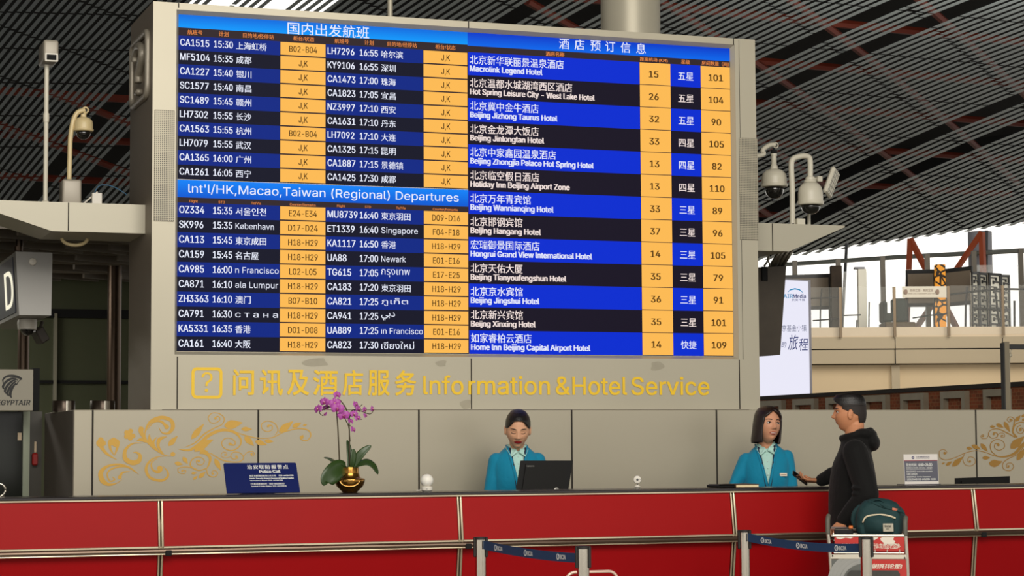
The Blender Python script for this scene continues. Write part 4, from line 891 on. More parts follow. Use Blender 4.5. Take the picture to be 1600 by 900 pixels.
# post with arm on the right end of the wall
Yp = 2.55; q = lambda x, y: atY(x, y, Yp)
c = q(1574, 636); t = thing('barrier_post', 'grey steel post with side arm and small lamp standing on the wall at right', 'post', (c.x, Yp, ZT))
g = B(); a, b, _, z1 = rectY(1568, 534, 1576.5, 640, Yp); box(g, a, b, Yp - .02, Yp + .02, ZT + .008, z1, .003); obj('pole', g, mat('post_grey', (128, 118, 98), .4, .4), t)
g = B(); box(g, a - .03, b + .07, Yp - .05, Yp + .05, ZT, ZT + .008, .002); obj('base_plate', g, mat('post_grey', (128, 118, 98), .4, .4), t)
g = B(); _, _, z0, z1 = rectY(1580, 538, 1600, 546, Yp); box(g, b, b + .9, Yp - .015, Yp + .015, z0, z1, .004); box(g, a - .012, a, Yp - .025, Yp + .02, ZT + .01, q(1568, 536).z); obj('arm', g, mat('black_arm', (26, 24, 22), .4), t)
g = B(); k = q(1578.5, 555); sphere(g, k, .015); tube(g, smooth_path([k, k + Vector((.01, 0, .04)), k + Vector((.05, 0, .055))], 4), .004, 6); tube(g, smooth_path([k + Vector((0, 0, 0)), k + Vector((-.005, 0, -.05)), k + Vector((-.02, 0, -.06))], 4), .003, 6); obj('lamp', g, mat('lamp_ivory', (180, 172, 150), .4), t, smooth=True)
# pillar and rod above the board
c = atY(985, 20, 4.2); r = 47 / F * (c - CAM).dot(GF)
g = B(); lathe(g, (c.x, 4.2, 0), [(r, 0), (r, 10.5)], 40); o = obj('pillar', g, M_frame, angle=40); tag(o, 'large pale round pillar rising behind the departure board', 'pillar', kind='structure')
c = atY(609.5, 10, 4.0); g = B(); tube(g, [(c.x, 4.0, 0), (c.x, 4.0, 10.3)], 4.2 / F * (c - CAM).dot(GF), 14); o = obj('pole', g, M_frame, angle=40); tag(o, 'thin pale pole rising behind the middle of the board top', 'pole', kind='structure')
# ================================================================== SECURITY CAMERAS ON THE WINGS
ZL = atY(100, 316, YWg).z + .002; ZR = zr + .002
YC = 2.5; q = lambda x, y: atY(x, y, YC); S_ = (q(72, 300) - CAM).dot(GF) / F
t = thing('box_camera', 'grey box camera on top of a tall thin pole on the left wing', 'security camera', (q(72, 310).x, YC, ZL))
c = q(72, 200); g = B(); lathe(g, (c.x, YC, ZL), [(.036, 0), (.032, .02), (.015, .035)], 16); zz = q(72, 101).z; tube(g, [(c.x, YC, ZL + .02), (c.x, YC, zz)], 3.6 * S_, 14); obj('pole', g, M_cctv, t, angle=40)
g = B(); k = q(73, 184); lathe(g, (c.x, YC, k.z), [(4.6 * S_, -.03), (4.8 * S_, 0), (4.6 * S_, .03)], 14); obj('clamp', g, M_cctv, t, angle=40)
a, b, z0, z1 = rectY(64.5, 67, 88, 102, YC); g = B(); box(g, a, b, YC - .12, YC + .16, z0 + .01, z1, .016, seg=3); obj('housing', g, mat('camera_grey', (158, 150, 136), .4, .1, var=.05), t, angle=40)
g = B(); box(g, a + .008, b - .004, YC - .128, YC - .121, z0 + .004, z0 + .062, .006); obj('window_rim', g, M_white, t)
g = B(); box(g, a + .02, b - .016, YC - .134, YC - .128, z0 + .014, z0 + .05, .002); obj('lens_window', g, M_black, t)
def dome_cam(name, lab, x, ytop, w_, ybody, ydark, Y, m, pipe, pr, loc, extra=None):
    q = lambda x_, y_: atY(x_, y_, Y); s = (q(x, ybody) - CAM).dot(GF) / F
    t = thing(name, lab, 'security camera', loc)
    c = q(x, ytop); R = w_ / 2 * s; zt_, zb, zd = c.z, q(x, ybody).z, q(x, ydark).z; H = zt_ - zb
    g = B(); lathe(g, (c.x, Y, zb), [(R * .78, -.004), (R * .98, 0), (R * 1.03, .06 * H), (R * 1.03, .14 * H), (R * .96, .16 * H), (R * .96, .5 * H), (R * .88, .74 * H), (R * .62, .92 * H), (R * .3, H), (R * .28, H + .02)], 30); obj('housing', g, m, t, angle=35)
    g = B(); h = zb - zd; lathe(g, (c.x, Y, zb - .004), [(R * .74, 0), (R * .73, -.25 * h), (R * .62, -.6 * h), (R * .4, -.88 * h), (R * .15, -.985 * h), (0, -h)], 28); obj('dome', g, M_domeg, t, smooth=True)
    g = B(); tube(g, smooth_path([Vector(p_) for p_ in pipe(c)], 6), pr * s, 14, hint=Vector((0, 1, 0))); obj('pipe_arm', g, m, t, smooth=True)
    return t, c, R, s
YC2 = 2.55; Q = lambda x, y: atY(x, y, YC2)
loc = (Q(109, 310).x, YC2, ZL)
t, c, R, s = dome_cam('dome_camera', 'cream dome camera on a curved pole with grey base box on the left wing', 130.5, 183, 31, 205, 217, YC2, M_cream, lambda c: [(Q(108, 280).x, YC2, Q(108, 282).z), Q(109, 245), Q(110, 215), Q(114, 190), Q(121, 176), Q(133, 172)], 3.8, loc)
g = B(); k = Q(133.5, 172); tube(g, [k + Vector((.019 * math.cos(a), -.0, .019 * math.sin(a))) for a in [2 * math.pi * i / 16 for i in range(17)]], .006, 6, hint=Vector((0, 1, 0))); tube(g, [k - Vector((0, 0, .016)), (c.x, YC2, c.z - .01)], .012, 8); obj('ring', g, M_cream, t, smooth=True)
a, b, z0, z1 = rectY(95, 282, 125, 312, YC2); g = B(); box(g, a, b, YC2 - .08, YC2 + .08, ZL, z1, .016, seg=3); obj('base_box', g, mat('camera_grey', (158, 150, 136), .4, .1, var=.05), t, angle=40)
k = Q(147, 307); t = thing('junction_box', 'tiny white junction box with looping blue cable on the left wing', 'box', (k.x, YC2, ZL))
g = B(); a, b, z0, z1 = rectY(143, 302, 158.5, 313, YC2); box(g, a, b, YC2 - .03, YC2 + .03, ZL, z1, .003); tube(g, [(a - .05, YC2, ZL + .03), (a + .04, YC2, z1 + .01)], .006, 6); box(g, a - .055, a - .02, YC2 - .02, YC2 + .02, ZL, ZL + .012); obj('body', g, M_white, t)
g = B(); tube(g, smooth_path([(a, YC2, ZL + .04), Q(152, 293), Q(165, 289), Q(182, 294), Q(198, 304)], 6), .0035, 6); obj('cable', g, mat('blue_cable', (60, 100, 130), .5), t)
g = B(); tube(g, [(b, YC2 - .02, ZL + .01), (Q(200, 312).x, YC2 - .02, ZL + .01)], .008, 6); obj('conduit', g, M_white, t)
# ring under the left wing
k = atY(115, 371, 2.6); zw = atY(81, 361, YWg).z; g = B(); tube(g, [(k.x + .085 * math.cos(a), 2.55, zw - .016 + .045 * math.sin(a)) for a in [math.pi + math.pi * i / 14 for i in range(15)]], .012, 8, hint=Vector((0, 1, 0))); o = obj('lifting_loop', g, M_cream, smooth=True); tag(o, 'cream half-ring loop hanging under the left wing', 'loop')
# right side
YC3 = 2.75; Q = lambda x, y: atY(x, y, YC3)
xb_ = BX1 + .002
t, c, R, s = dome_cam('dome_camera', 'off-white dome camera hanging from a gooseneck bracket beside the board', 1209.5, 264, 41, 292, 310, YC3, M_cctv, lambda c: [(xb_, YC3, Q(1186, 250).z), Q(1187, 243), Q(1192, 234), Q(1202, 227), Q(1211, 226)], 3.6, (xb_, YC3, Q(1186, 250).z))
g = B(); k = Q(1212, 227); tube(g, [k + Vector((.02 * math.cos(a), 0, .02 * math.sin(a))) for a in [2 * math.pi * i / 16 for i in range(17)]], .005, 6, hint=Vector((0, 1, 0))); obj('ring', g, M_cctv, t, smooth=True)
g = B(); lathe(g, (c.x, YC3, c.z), [(.03, 0), (.024, .03), (.02, .035), (.02, .1), (.024, .1), (.024, .118)], 16); obj('stem', g, M_cctv, t, angle=40)
g = B(); lathe(g, (c.x, YC3, c.z + .118), [(.024, 0), (.024, .028), (.01, .03), (.01, .045)], 16); obj('collar', g, M_black, t, angle=40)
g = B(); tube(g, smooth_path([(c.x + .02, YC3 - .03, c.z - .01), Q(1215, 258), Q(1216, 253), Q(1214, 250)], 4), .003, 6); obj('safety_cord', g, M_black, t)
YC4 = 2.55; Q = lambda x, y: atY(x, y, YC4)
t, c, R, s = dome_cam('dome_camera', 'white dome camera on an upside-down U pipe on the right wing', 1266, 284, 41, 320, 334, YC4, M_cctv, lambda c: [(Q(1238, 347).x, YC4, ZR), Q(1238, 300), Q(1236.5, 262), Q(1238, 250), Q(1245, 245.5), Q(1257, 243.5), Q(1264, 246), Q(1266, 254), Q(1266, 272), (c.x, YC4, c.z + .01)], 4.3, (Q(1240, 350).x, YC4, ZR))
g = B(); lathe(g, (c.x, YC4, c.z), [(.05, -.005), (.045, .012), (.036, .015), (.036, .035), (.02, .04)], 18); obj('collar', g, M_cctv, t, angle=40)
g = B(); a, b, z0, z1 = rectY(1243, 342, 1255.5, 350, YC4); box(g, a, b, YC4 - .03, YC4 + .03, ZR, z1, .003); obj('base_box', g, M_cctv, t)
g = B(); tube(g, smooth_path([(BX1 + .02, YC4 - .02, ZR + .01), (Q(1228, 349).x, YC4 - .03, ZR + .012), Q(1238, 345), Q(1244, 341)], 4), .006, 6); obj('cable', g, M_black, t)
t = thing('panel_antenna', 'flat white ribbed panel antenna tilted on a short post on the right wing', 'antenna', (Q(1264, 350).x, YC4 + .2, ZR))
ya = YC4 + .2; Q2 = lambda x, y: atY(x, y, ya)
g = B(); k = Q2(1264, 350); lathe(g, (k.x, ya, ZR), [(.034, 0), (.03, .012), (.013, .02), (.013, Q2(1264, 279).z - ZR)], 14); obj('post', g, M_cctv, t, angle=40)
g = B(); k2 = Q2(1284, 278); tube(g, [(k.x, ya, Q2(1264, 281).z), k2], .01, 8); obox(g, Q2(1279, 280), (Vector((1, 0, 0)), Vector((0, 1, 0)), Vector((0, 0, 1))), (.022, .03, .022), .005); obj('bracket', g, M_cctv, t)
cc = Q2(1299, 285); ax = Vector((.9, .05, .36)).normalized(); up2 = Vector((-.38, .05, .92)); ay = up2.cross(ax).normalized(); az = ax.cross(ay)
ax_n = (Vector((.72, -.69, .1))).normalized()
g = B(); 
RX = (Q2(1316, 271) - Q2(1296, 262)) * .5; UZ = (Q2(1298, 262) - Q2(1283, 302)) * .5; RX = Vector((RX.x, .06, RX.z)); nrm = RX.cross(UZ).normalized(); Rn, Un = RX.normalized(), nrm.cross(RX.normalized())
obox(g, cc, (Rn, Un, nrm), (RX.length, UZ.length, .018), .014); obj('panel', g, M_cctv, t)
g = B(); fr_ = -nrm if nrm.dot(CAM - cc) < 0 else nrm
for u in (-.5, 0, .5): obox(g, cc + Rn * RX.length * u + fr_ * .018, (Rn, Un, nrm), (.0022, UZ.length * .86, .002))
for v in (-.66, -.33, 0, .33, .66): obox(g, cc + Un * UZ.length * v + fr_ * .018, (Rn, Un, nrm), (RX.length * .82, .0022, .002))
obj('rib', g, mat('rib_grey', (150, 146, 134), .5), t)
YC5 = 2.6; Q = lambda x, y: atY(x, y, YC5); k = Q(1190, 332)
t = thing('round_lamp', 'round pale lamp fixed to the board side above the right wing', 'lamp', (BX1, YC5, k.z))
g = B(); Rr = 14 / F * (k - CAM).dot(GF); lathe(g, (BX1 + .002, YC5, k.z), [(Rr * .9, 0), (Rr, .02), (Rr, .045), (Rr * .9, .062), (Rr * .5, .074), (0, .078)], 28, axis=Vector((1, 0, 0))); obj('body', g, M_cctv, t, angle=30)
# ================================================================== PEOPLE
from mathutils.bvhtree import BVHTree
def remesh(bm, vox, smooth_it=4, fac=.5):
    me = bpy.data.meshes.new('rm'); bmesh.ops.recalc_face_normals(bm, faces=bm.faces[:]); bm.to_mesh(me); bm.free()
    o = bpy.data.objects.new('rm', me); COL.objects.link(o)
    r = o.modifiers.new('r', 'REMESH'); r.mode = 'VOXEL'; r.voxel_size = vox; r.adaptivity = 0
    if smooth_it:
        s = o.modifiers.new('s', 'SMOOTH'); s.iterations = smooth_it; s.factor = fac
    dg = bpy.context.evaluated_depsgraph_get(); out = bpy.data.meshes.new_from_object(o.evaluated_get(dg))
    bpy.data.objects.remove(o); bpy.data.meshes.remove(me); return out
def caps(bm, pts, rad, seg=14):
    """closed limb: tube with rounded ends"""
    pts = [Vector(p) for p in pts]; tube(bm, pts, rad, seg)
    for p, r in ((pts[0], rad[0]), (pts[-1], rad[-1])):
        r = r if not isinstance(r, tuple) else min(r); sphere(bm, p, r * .98, 14, 10)
def rings(bm, levels, seg=32, power=2.15):
    """levels: (z, centre_forward, half_width, half_depth) stacked superellipses; local axes x left, y forward"""
    rr = []; lv_ = []
    for i in range(len(levels) - 1):
        q_ = [Vector(levels[max(0, min(len(levels) - 1, i + j))]) for j in (-1, 0, 1, 2)]
        for k in range(4):
            t = k / 4; lv_.append(0.5 * ((2 * q_[1]) + (q_[2] - q_[0]) * t + (2 * q_[0] - 5 * q_[1] + 4 * q_[2] - q_[3]) * t * t + (3 * q_[1] - q_[0] - 3 * q_[2] + q_[3]) * t ** 3))
    lv_.append(Vector(levels[-1]))
    for z, cy, hw, hd in lv_:
        r = []
        for k in range(seg):
            a = 2 * math.pi * k / seg; c, s = math.cos(a), math.sin(a)
            r.append(bm.verts.new((hw * math.copysign(abs(c) ** (2 / power), c), cy + hd * math.copysign(abs(s) ** (2 / power), s), z)))
        rr.append(r)
    for i in range(len(rr) - 1):
        for k in range(seg): bm.faces.new((rr[i][k], rr[i][(k + 1) % seg], rr[i + 1][(k + 1) % seg], rr[i + 1][k]))
    bm.faces.new(rr[0][::-1]); bm.faces.new(rr[-1])
def head_surf(ux, uy, uz, male=False):
    x, y, z = .0735 * ux, .094 * uy, .113 * uz
    if uz < 0:
        t = -uz; x *= 1 - (.22 if male else .30) * t ** 1.7
        y *= (1 - .05 * t) if uy > 0 else (1 - .5 * t ** 1.2)
    if uy > 0: y *= 1 - .10 * uy * uy * (1 - .5 * max(0, -uz)); x *= 1 - .05 * uy
    w_ = min(1, max(0, (uy - .1) / .4))
    def g(cx, cz, sx, sz, amp): return amp * math.exp(-((x - cx) / sx) ** 2 / 2 - ((z - cz) / sz) ** 2 / 2)
    d = g(0, .016, .007, .012, .006) + g(0, .0, .008, .011, .010) + g(0, -.018, .0095, .009, .020 if not male else .023)
    for s in (-1, 1):
        d += g(s * .012, -.022, .006, .006, .007) + g(s * .031, .011, .014, .008, -.0085 if male else -.0055) + g(s * .03, .030, .018, .006, .003 if not male else .006) + g(s * .040, -.016, .017, .016, .004)
    d += g(0, -.046, .017, .0045, .006) + g(0, -.0575, .014, .005, .006) + g(0, -.0518, .020, .0016, -.003) + g(0, -.069, .018, .005, -.004) + g(0, -.088, .017, .011, .007)
    return Vector((x, y + d * w_, z))
def add_head(bm, HM, male=False, sc=1.0, ears=True):
    t = B(); bmesh.ops.create_uvsphere(t, u_segments=96, v_segments=72, radius=1)
    for v in t.verts: v.co = head_surf(*v.co, male)
    if ears:
        for s in (-1, 1):
            sphere(t, (s * .0735, -.008, -.004), (.008, .019, .032), 14, 12, Euler((.15, 0, -s * .45)).to_matrix()); sphere(t, (s * .079, -.014, .004), (.006, .010, .018), 10, 8)
    for v in t.verts: v.co = HM @ (v.co * sc)
    join(bm, t)
def person_mats(skin): return [mat('skin_%d' % skin[0], skin, .5, var=.05, scale=30, sss=.12, spec=.35)]
M_lip = mat('red_lipstick', (158, 22, 26), .35); M_lip2 = mat('rose_lips', (160, 62, 58), .4); M_lipm = mat('natural_lips', (158, 92, 78), .5); M_teeth = mat('teeth', (232, 224, 212), .3)
M_hairb = mat('black_hair', (17, 13, 12), .42, var=.4, scale=40, bump=.3, bscale=160); M_hairbr = mat('dark_brown_hair', (30, 15, 12), .38, var=.4, scale=40, bump=.3, bscale=160)
M_eyew = mat('eye_white', (186, 176, 166), .2); M_iris = mat('dark_iris', (18, 12, 10), .1); M_lash = mat('lash_line', (20, 13, 12), .6)
M_teal = mat('turquoise_jacket', (6, 128, 162), .75, var=.06, scale=14, bump=.55, bscale=16, sheen=.15, spec=.25); M_mint = mat('mint_shirt', (176, 214, 204), .75, var=.05, scale=20, bump=.12, bscale=120)
M_navy = mat('navy_lanyard', (18, 26, 52), .6); M_skirt = mat('navy_trousers', (24, 28, 44), .8); M_shoe = mat('black_shoe', (16, 15, 15), .4)
def hair_shell(HM, sc, lv, gap, par, mt, thick=.010, name='hair', seg=56, wave=.0):
    """lv: (z, half width, half depth, centre y); gap(z): half angle (degrees) left open at the front"""
    g = B(); rr = []
    for z, hw, hd, cy in lv:
        ga = math.radians(gap(z)); r = []
        for k in range(seg + 1):
            a = math.pi / 2 + ga + (2 * math.pi - 2 * ga) * k / seg; rip = 1 + wave * math.sin(k * 2.9 + z * 40)
            r.append(g.verts.new(HM @ (Vector((hw * math.cos(a) * rip, cy + hd * math.sin(a) * rip, z)) * sc)))
        rr.append(r)
    for i in range(len(rr) - 1):
        for k in range(seg): g.faces.new((rr[i][k], rr[i][k + 1], rr[i + 1][k + 1], rr[i + 1][k]))
    g.faces.new(rr[0])
    bmesh.ops.remove_doubles(g, verts=g.verts[:], dist=1e-5)
    o = obj(name, g, mt, par, smooth=True); s = o.modifiers.new('thickness', 'SOLIDIFY'); s.thickness = thick; s.offset = -1; return o
def face_details(HM, sc, par, bvh, open_eyes, mt_hair, brow=1.0, gaze=0.0, male=False):
    def on(x, z, off=0.0):
        o_ = HM @ (Vector((x, .25, z)) * sc); d_ = (HM.to_3x3() @ Vector((0, -1, 0))).normalized(); h = bvh.ray_cast(o_, d_)
        return (h[0] if h[0] else HM @ (Vector((x, .09, z)) * sc)) - d_ * off
    R = HM.to_3x3()
    for s in (-1, 1):
        c = on(s * .031, .011)
        g = B()
        if open_eyes:
            sphere(g, c - R @ Vector((0, .0020, 0)), (.0140 * sc, .006 * sc, .0064 * sc), 18, 12, R.normalized()); e = obj('eye', g, M_eyew, par, smooth=True)
            g = B(); sphere(g, c + R @ Vector((gaze, .0022, .0006)), (.0068 * sc, .0028 * sc, .0060 * sc), 14, 10, R.normalized()); obj('iris', g, M_iris, e, smooth=True)
            pts = [on(s * (.0175 + .0265 * u), .011 + .0068 * math.sin(math.pi * (.08 + .84 * u)), .0012) for u in [k / 8 for k in range(9)]]
        else: pts = [on(s * (.0175 + .0275 * u), .007 - .0035 * math.sin(math.pi * u) + .001 * u, .0010) for u in [k / 8 for k in range(9)]]
        g = B() if open_eyes else g
        tube(g, pts, [.0012] + [.0024] * 7 + [.0012], 6); obj('lashes', g, M_lash, par)
        pts = [on(s * (.014 + .036 * u), .0285 + .0055 * math.sin(math.pi * (.15 + .7 * u)), .0006) for u in [k / 8 for k in range(9)]]
        g = B(); tube(g, pts, [.0018, .0030, .0034, .0034, .0032, .0028, .0024, .0018, .0010], 6); obj('eyebrow', g, mt_hair, par)
def paint_face(me, HMi, sc, lipi, teeth=None, wide=.026):
    for p in me.polygons:
        q_ = (HMi @ p.center) / sc
        if q_.y > .05 and abs(q_.x) < wide:
            e = 1 - (q_.x / wide) ** 2; d = q_.z + .0515
            if -.0125 * e < d < .0105 * e:
                p.material_index = teeth if teeth is not None and abs(d + .001) < .0028 * e and abs(q_.x) < .017 else lipi
def frame_of(P0, fw):
    Fv = Vector((fw[0], fw[1], 0)).normalized(); Lv = Vector((-Fv.y, Fv.x, 0)); m = Matrix((Lv, Fv, Vector((0, 0, 1)))).transposed().to_4x4(); return Matrix.Translation(P0) @ m
def head_matrix(c, fw, pitch=0.0, roll=0.0):
    """pitch > 0 looks down, roll > 0 tips the crown to the person's right"""
    Fv = Vector((fw[0], fw[1], 0)).normalized(); Lv = Vector((-Fv.y, Fv.x, 0)); m = Matrix((Lv, Fv, Vector((0, 0, 1)))).transposed()
    return Matrix.Translation(c) @ (m @ Matrix.Rotation(-pitch, 3, 'X') @ Matrix.Rotation(-roll, 3, 'Y')).to_4x4()
def finger(bm, p, d, up, L_, r, curl):
    """three bones from p along d, each bone bent by curl (radians) towards -up"""
    d, up = d.normalized(), up.normalized(); pts = [p]; rads = [r]; ax = d.cross(up).normalized()
    for k, (f, c) in enumerate(zip((.45, .31, .24), curl)):
        d = Matrix.Rotation(-c, 3, ax) @ d; p = p + d * (L_ * f); pts.append(p); rads.append(r * (.94, .86, .72)[k])
    caps(bm, pts, rads, 12)
def hand(bm, wrist, d, up, side, curls, thumb, sc=1.0, splay=.09):
    """d: wrist to knuckles, up: back of hand, side: towards the thumb; curls per finger; thumb = (dir, curl)"""
    d = Vector(d).normalized(); up = (Vector(up) - d * Vector(up).dot(d)).normalized(); sd = d.cross(up); sd = sd if sd.dot(Vector(side)) > 0 else -sd
    wrist = Vector(wrist)
    caps(bm, [wrist - d * .03 * sc, wrist + d * .01 * sc, wrist + d * .045 * sc, wrist + d * .083 * sc], [(.024 * sc, .018 * sc), (.027 * sc, .017 * sc), (.038 * sc, .0145 * sc), (.039 * sc, .012 * sc)], 18) if False else None
    t = B(); 
    for k, (u, hw, ht) in enumerate(((-.03, .025, .019), (.0, .027, .018), (.03, .036, .0165), (.06, .041, .0145), (.086, .040, .011))): pass
    lev = ((-.03, .025, .019), (.0, .027, .018), (.03, .036, .0165), (.06, .041, .0145), (.088, .040, .0105)); rr = []
    for u, hw, ht in lev:
        rr.append([t.verts.new(wrist + d * u * sc + sd * hw * sc * math.cos(2 * math.pi * k / 18) + up * ht * sc * math.sin(2 * math.pi * k / 18)) for k in range(18)])
    for i in range(len(rr) - 1):
        for k in range(18): t.faces.new((rr[i][k], rr[i][(k + 1) % 18], rr[i + 1][(k + 1) % 18], rr[i + 1][k]))
    t.faces.new(rr[0]); t.faces.new(rr[-1]); bmesh.ops.recalc_face_normals(t, faces=t.faces[:]); join(bm, t)
    for i, (off, L_, r) in enumerate(((.031, .072, .0088), (.0105, .080, .0092), (-.0105, .074, .0088), (-.031, .058, .0078))):
        fd = (d + sd * (1.5 - i) * splay).normalized(); finger(bm, wrist + d * .080 * sc + sd * off * sc, fd, up, L_ * sc, r * sc, curls[i])
    td, tc = thumb; finger(bm, wrist + d * .022 * sc + sd * .026 * sc, Vector(td), up, .072 * sc, .0108 * sc, tc)
def person(name, label, P0): return thing(name, label, 'person', P0)
def mesh_obj(name, me, m, parent): return link_mesh(name, me, m, parent, smooth=True)
def to_world(bm, T):
    for v in bm.verts: v.co = T @ v.co
def bvh_of(me): 
    return BVHTree.FromPolygons([v.co.copy() for v in me.vertices], [tuple(p.vertices) for p in me.polygons])

def woman(label, P0, fw, hc, hfw, pitch, roll, sh_tilt, arms, hair, lips, teeth, skin, vneck, open_eyes, badge, gaze=0.0, lean=0.0, hsc=1.0):
    T = frame_of(P0, fw); Ti = T.inverted(); root = person('person', label, P0); HM = head_matrix(hc, hfw, pitch, roll); HMi = HM.inverted()
    hl = Ti @ hc                                                # head centre in body axes
    nb = Vector((hl.x * .55, -.02, 1.43))                       # neck base
    def shear(v): k = max(0, v.z - 1.0) / .45; v.x += lean * k; v.z += sh_tilt * v.x * min(1, k); return v
    b = B()
    rings(b, [(.84, 0, .15, .105), (.95, 0, .165, .115), (1.08, 0, .125, .09), (1.22, .005, .135, .096), (1.31, 0, .138, .088), (1.365, -.010, .126, .068), (1.41, -.02, .086, .052), (1.46, -.02, .052, .05)])
    for v in b.verts: shear(v.co)
    for s in (-1, 1): caps(b, [(s * .085, 0, .88), (s * .09, .01, .48), (s * .085, -.01, .10)], [.078, .052, .038]); caps(b, [(s * .085, -.03, .05), (s * .09, .06, .035), (s * .095, .13, .03)], [.036, .034, .026])
    to_world(b, T)
    neck0 = T @ shear(Vector((0, -.022, 1.40))); neck1 = HM @ Vector((0, -.028, -.06)); caps(b, [neck0, neck0.lerp(neck1, .5), neck1], [.054, .049, .05], 20)
    for A in arms:
        P = [T @ shear(Vector(p)) for p in A['pts']]; caps(b, P, [.042, .036, .024]); hd = (P[2] - P[1]).normalized()
        hand(b, P[2], hd, A['up'], A['side'], [(.35, .5, .35)] * 4, ((hd + Vector(A['side']) * .8), (.2, .3, .2)))
    add_head(b, HM, sc=hsc)
    me = remesh(b, .0042, 2, .4); paint_face(me, HMi, hsc, 1, 2 if teeth else None); body = mesh_obj('body', me, person_mats(skin) + [lips, M_teeth], root); 
    wme = me.copy(); wme.transform(Matrix.Translation(ORG[body])); bv = bvh_of(wme); bpy.data.meshes.remove(wme)
    face_details(HM, hsc, root, bv, open_eyes, M_hairb, gaze=gaze)
    # shirt
    b = B(); rings(b, [(.9, 0, .172, .122), (1.08, 0, .134, .099), (1.22, .008, .144, .108), (1.31, 0, .148, .098), (1.365, -.010, .136, .078), (1.41, -.02, .096, .062), (1.455, -.02, .062, .058)])
    for v in b.verts: shear(v.co)
    to_world(b, T); me = remesh(b, .008, 3); mesh_obj('shirt', me, M_mint, root)
    # jacket shell with open V front
    b = B(); rings(b, [(.82, 0, .192, .142), (.95, 0, .186, .136), (1.08, .002, .152, .115), (1.22, .010, .158, .122), (1.31, .002, .162, .112), (1.365, -.010, .150, .090), (1.41, -.020, .108, .074), (1.447, -.026, .066, .066)])
    for A in arms:
        p = [Vector(q_) for q_ in A['pts']]; w_ = p[1].lerp(p[2], .88); caps(b, [p[0], p[0].lerp(p[1], .5), p[1], w_], [.053, .051, .047, .038])
    for v in b.verts:
        if v.co.z > .81 and abs(v.co.x) < .3: pass
    for v in b.verts: shear(v.co)
    to_world(b, T); me = remesh(b, .006, 5)
    bm = B(); bm.from_mesh(me); zt_, zb, wt = vneck; kill = []
    for f in bm.faces:
        q_ = Ti @ f.calc_center_median(); q0 = Vector((q_.x - lean * max(0, q_.z - 1.0) / .45, q_.y, q_.z))
        zz = q_.z - sh_tilt * q_.x
        if q0.y > -.03 and zz > zb and abs(q0.x) < wt * (min(zz, zt_) - zb) / (zt_ - zb) and abs(q0.x) < .09: kill.append(f)
        elif zz > 1.418 and abs(q0.x) < .078: kill.append(f)
    bmesh.ops.delete(bm, geom=kill, context='FACES'); bm.to_mesh(me); bm.free(); jk = mesh_obj('jacket', me, M_teal, root)
    sld = jk.modifiers.new('thickness', 'SOLIDIFY'); sld.thickness = .005; sld.offset = -1
    b = B(); rings(b, [(.82, 0, .192, .142), (.95, 0, .186, .136), (1.08, .002, .152, .115), (1.22, .010, .158, .122), (1.31, .002, .162, .112), (1.365, -.010, .150, .090), (1.41, -.020, .108, .074), (1.447, -.026, .066, .066)])
    for v in b.verts: shear(v.co)
    to_world(b, T); b2 = remesh(b, .008, 4); jb = bvh_of(b2); bpy.data.meshes.remove(b2)
    Fw = T.to_3x3() @ Vector((0, 1, 0))
    def fr(x, z, off=0.0):
        p = T @ shear(Vector((x, .4, z))); h = jb.ray_cast(p, -Fw); return (h[0] if h[0] else T @ shear(Vector((x, .1, z)))) + Fw * off
    # lapel edges, lanyard, buttons
    for s in (-1, 1):
        pts = [fr(s * (wt * (1 - u) + .004), zt_ - (zt_ - zb) * u, .002) for u in [k / 8 for k in range(9)]]
        pts = [T @ shear(Vector((s * .066, -.05, 1.452)))] + pts
        g = B(); tube(g, pts, [(.010, .004)] * len(pts), 8, hint=Fw); obj('lapel', g, M_teal, root, smooth=True)
        pl = [T @ shear(Vector((s * .056, -.03, 1.452)))] + [fr(s * (wt * .86 * (1 - u) + .012 * u), zt_ - .01 - (zt_ - zb - .0) * u, .0035) for u in [k / 8 for k in range(9)]] + [fr(s * .010, zb - .05, .006)]
        g = B(); tube(g, pl, [(.0065, .0015)] * len(pl), 6, hint=Fw); obj('lanyard_strap', g, M_navy, root)
        # collar flap
        c0, c1 = T @ shear(Vector((s * .060, -.03, 1.462))), T @ shear(Vector((s * .012, .052, 1.425)))
        c2 = fr(s * .046, 1.375, .004); c3 = fr(s * .068, 1.415, .002); c1b = fr(s * .006, 1.405, .002)
        g = B(); n_ = Fw * .005; vsA = [c0, c1, c1b, c2, c3]; prism(g, [v + Fw * .003 for v in vsA], n_); obj('collar', g, M_mint, root)
    g = B()
    for k in range(4): sphere(g, fr(0, 1.375 - .045 * k, -.012), .005, 8, 6)
    obj('button', g, mat('mint_button', (190, 214, 208), .3), root)
    if badge:
        c = fr(.098, 1.235, .006); U_ = (T.to_3x3() @ Vector((1, 0, 0))); g = B(); obox(g, c, (U_, Fw, Vector((0, 0, 1))), (.032, .002, .011), .001); bd = obj('name_badge', g, mat('ivory_badge', (226, 218, 196), .4), root)
        g = B(); obox(g, c - U_ * .021 + Fw * .0025, (U_, Fw, Vector((0, 0, 1))), (.006, .0006, .005)); obox(g, c + U_ * .008 + Fw * .0025, (U_, Fw, Vector((0, 0, 1))), (.018, .0005, .0015)); obj('print', g, mat('badge_print', (150, 70, 50), .5), bd)
        for s in (-1, 1):
            g = B(); obox(g, fr(s * .018, zb - .055, .009), (U_, Fw, Vector((0, 0, 1))), (.005, .003, .010), .001); obj('lanyard_clip', g, M_steel, root)
    # trousers
    b = B(); rings(b, [(.80, 0, .165, .12), (.9, 0, .18, .128), (1.0, 0, .165, .118)])
    for s in (-1, 1): caps(b, [(s * .085, 0, .86), (s * .09, .01, .48), (s * .085, -.01, .09)], [.090, .068, .058])
    to_world(b, T); me = remesh(b, .012, 3); mesh_obj('trousers', me, M_skirt, root)
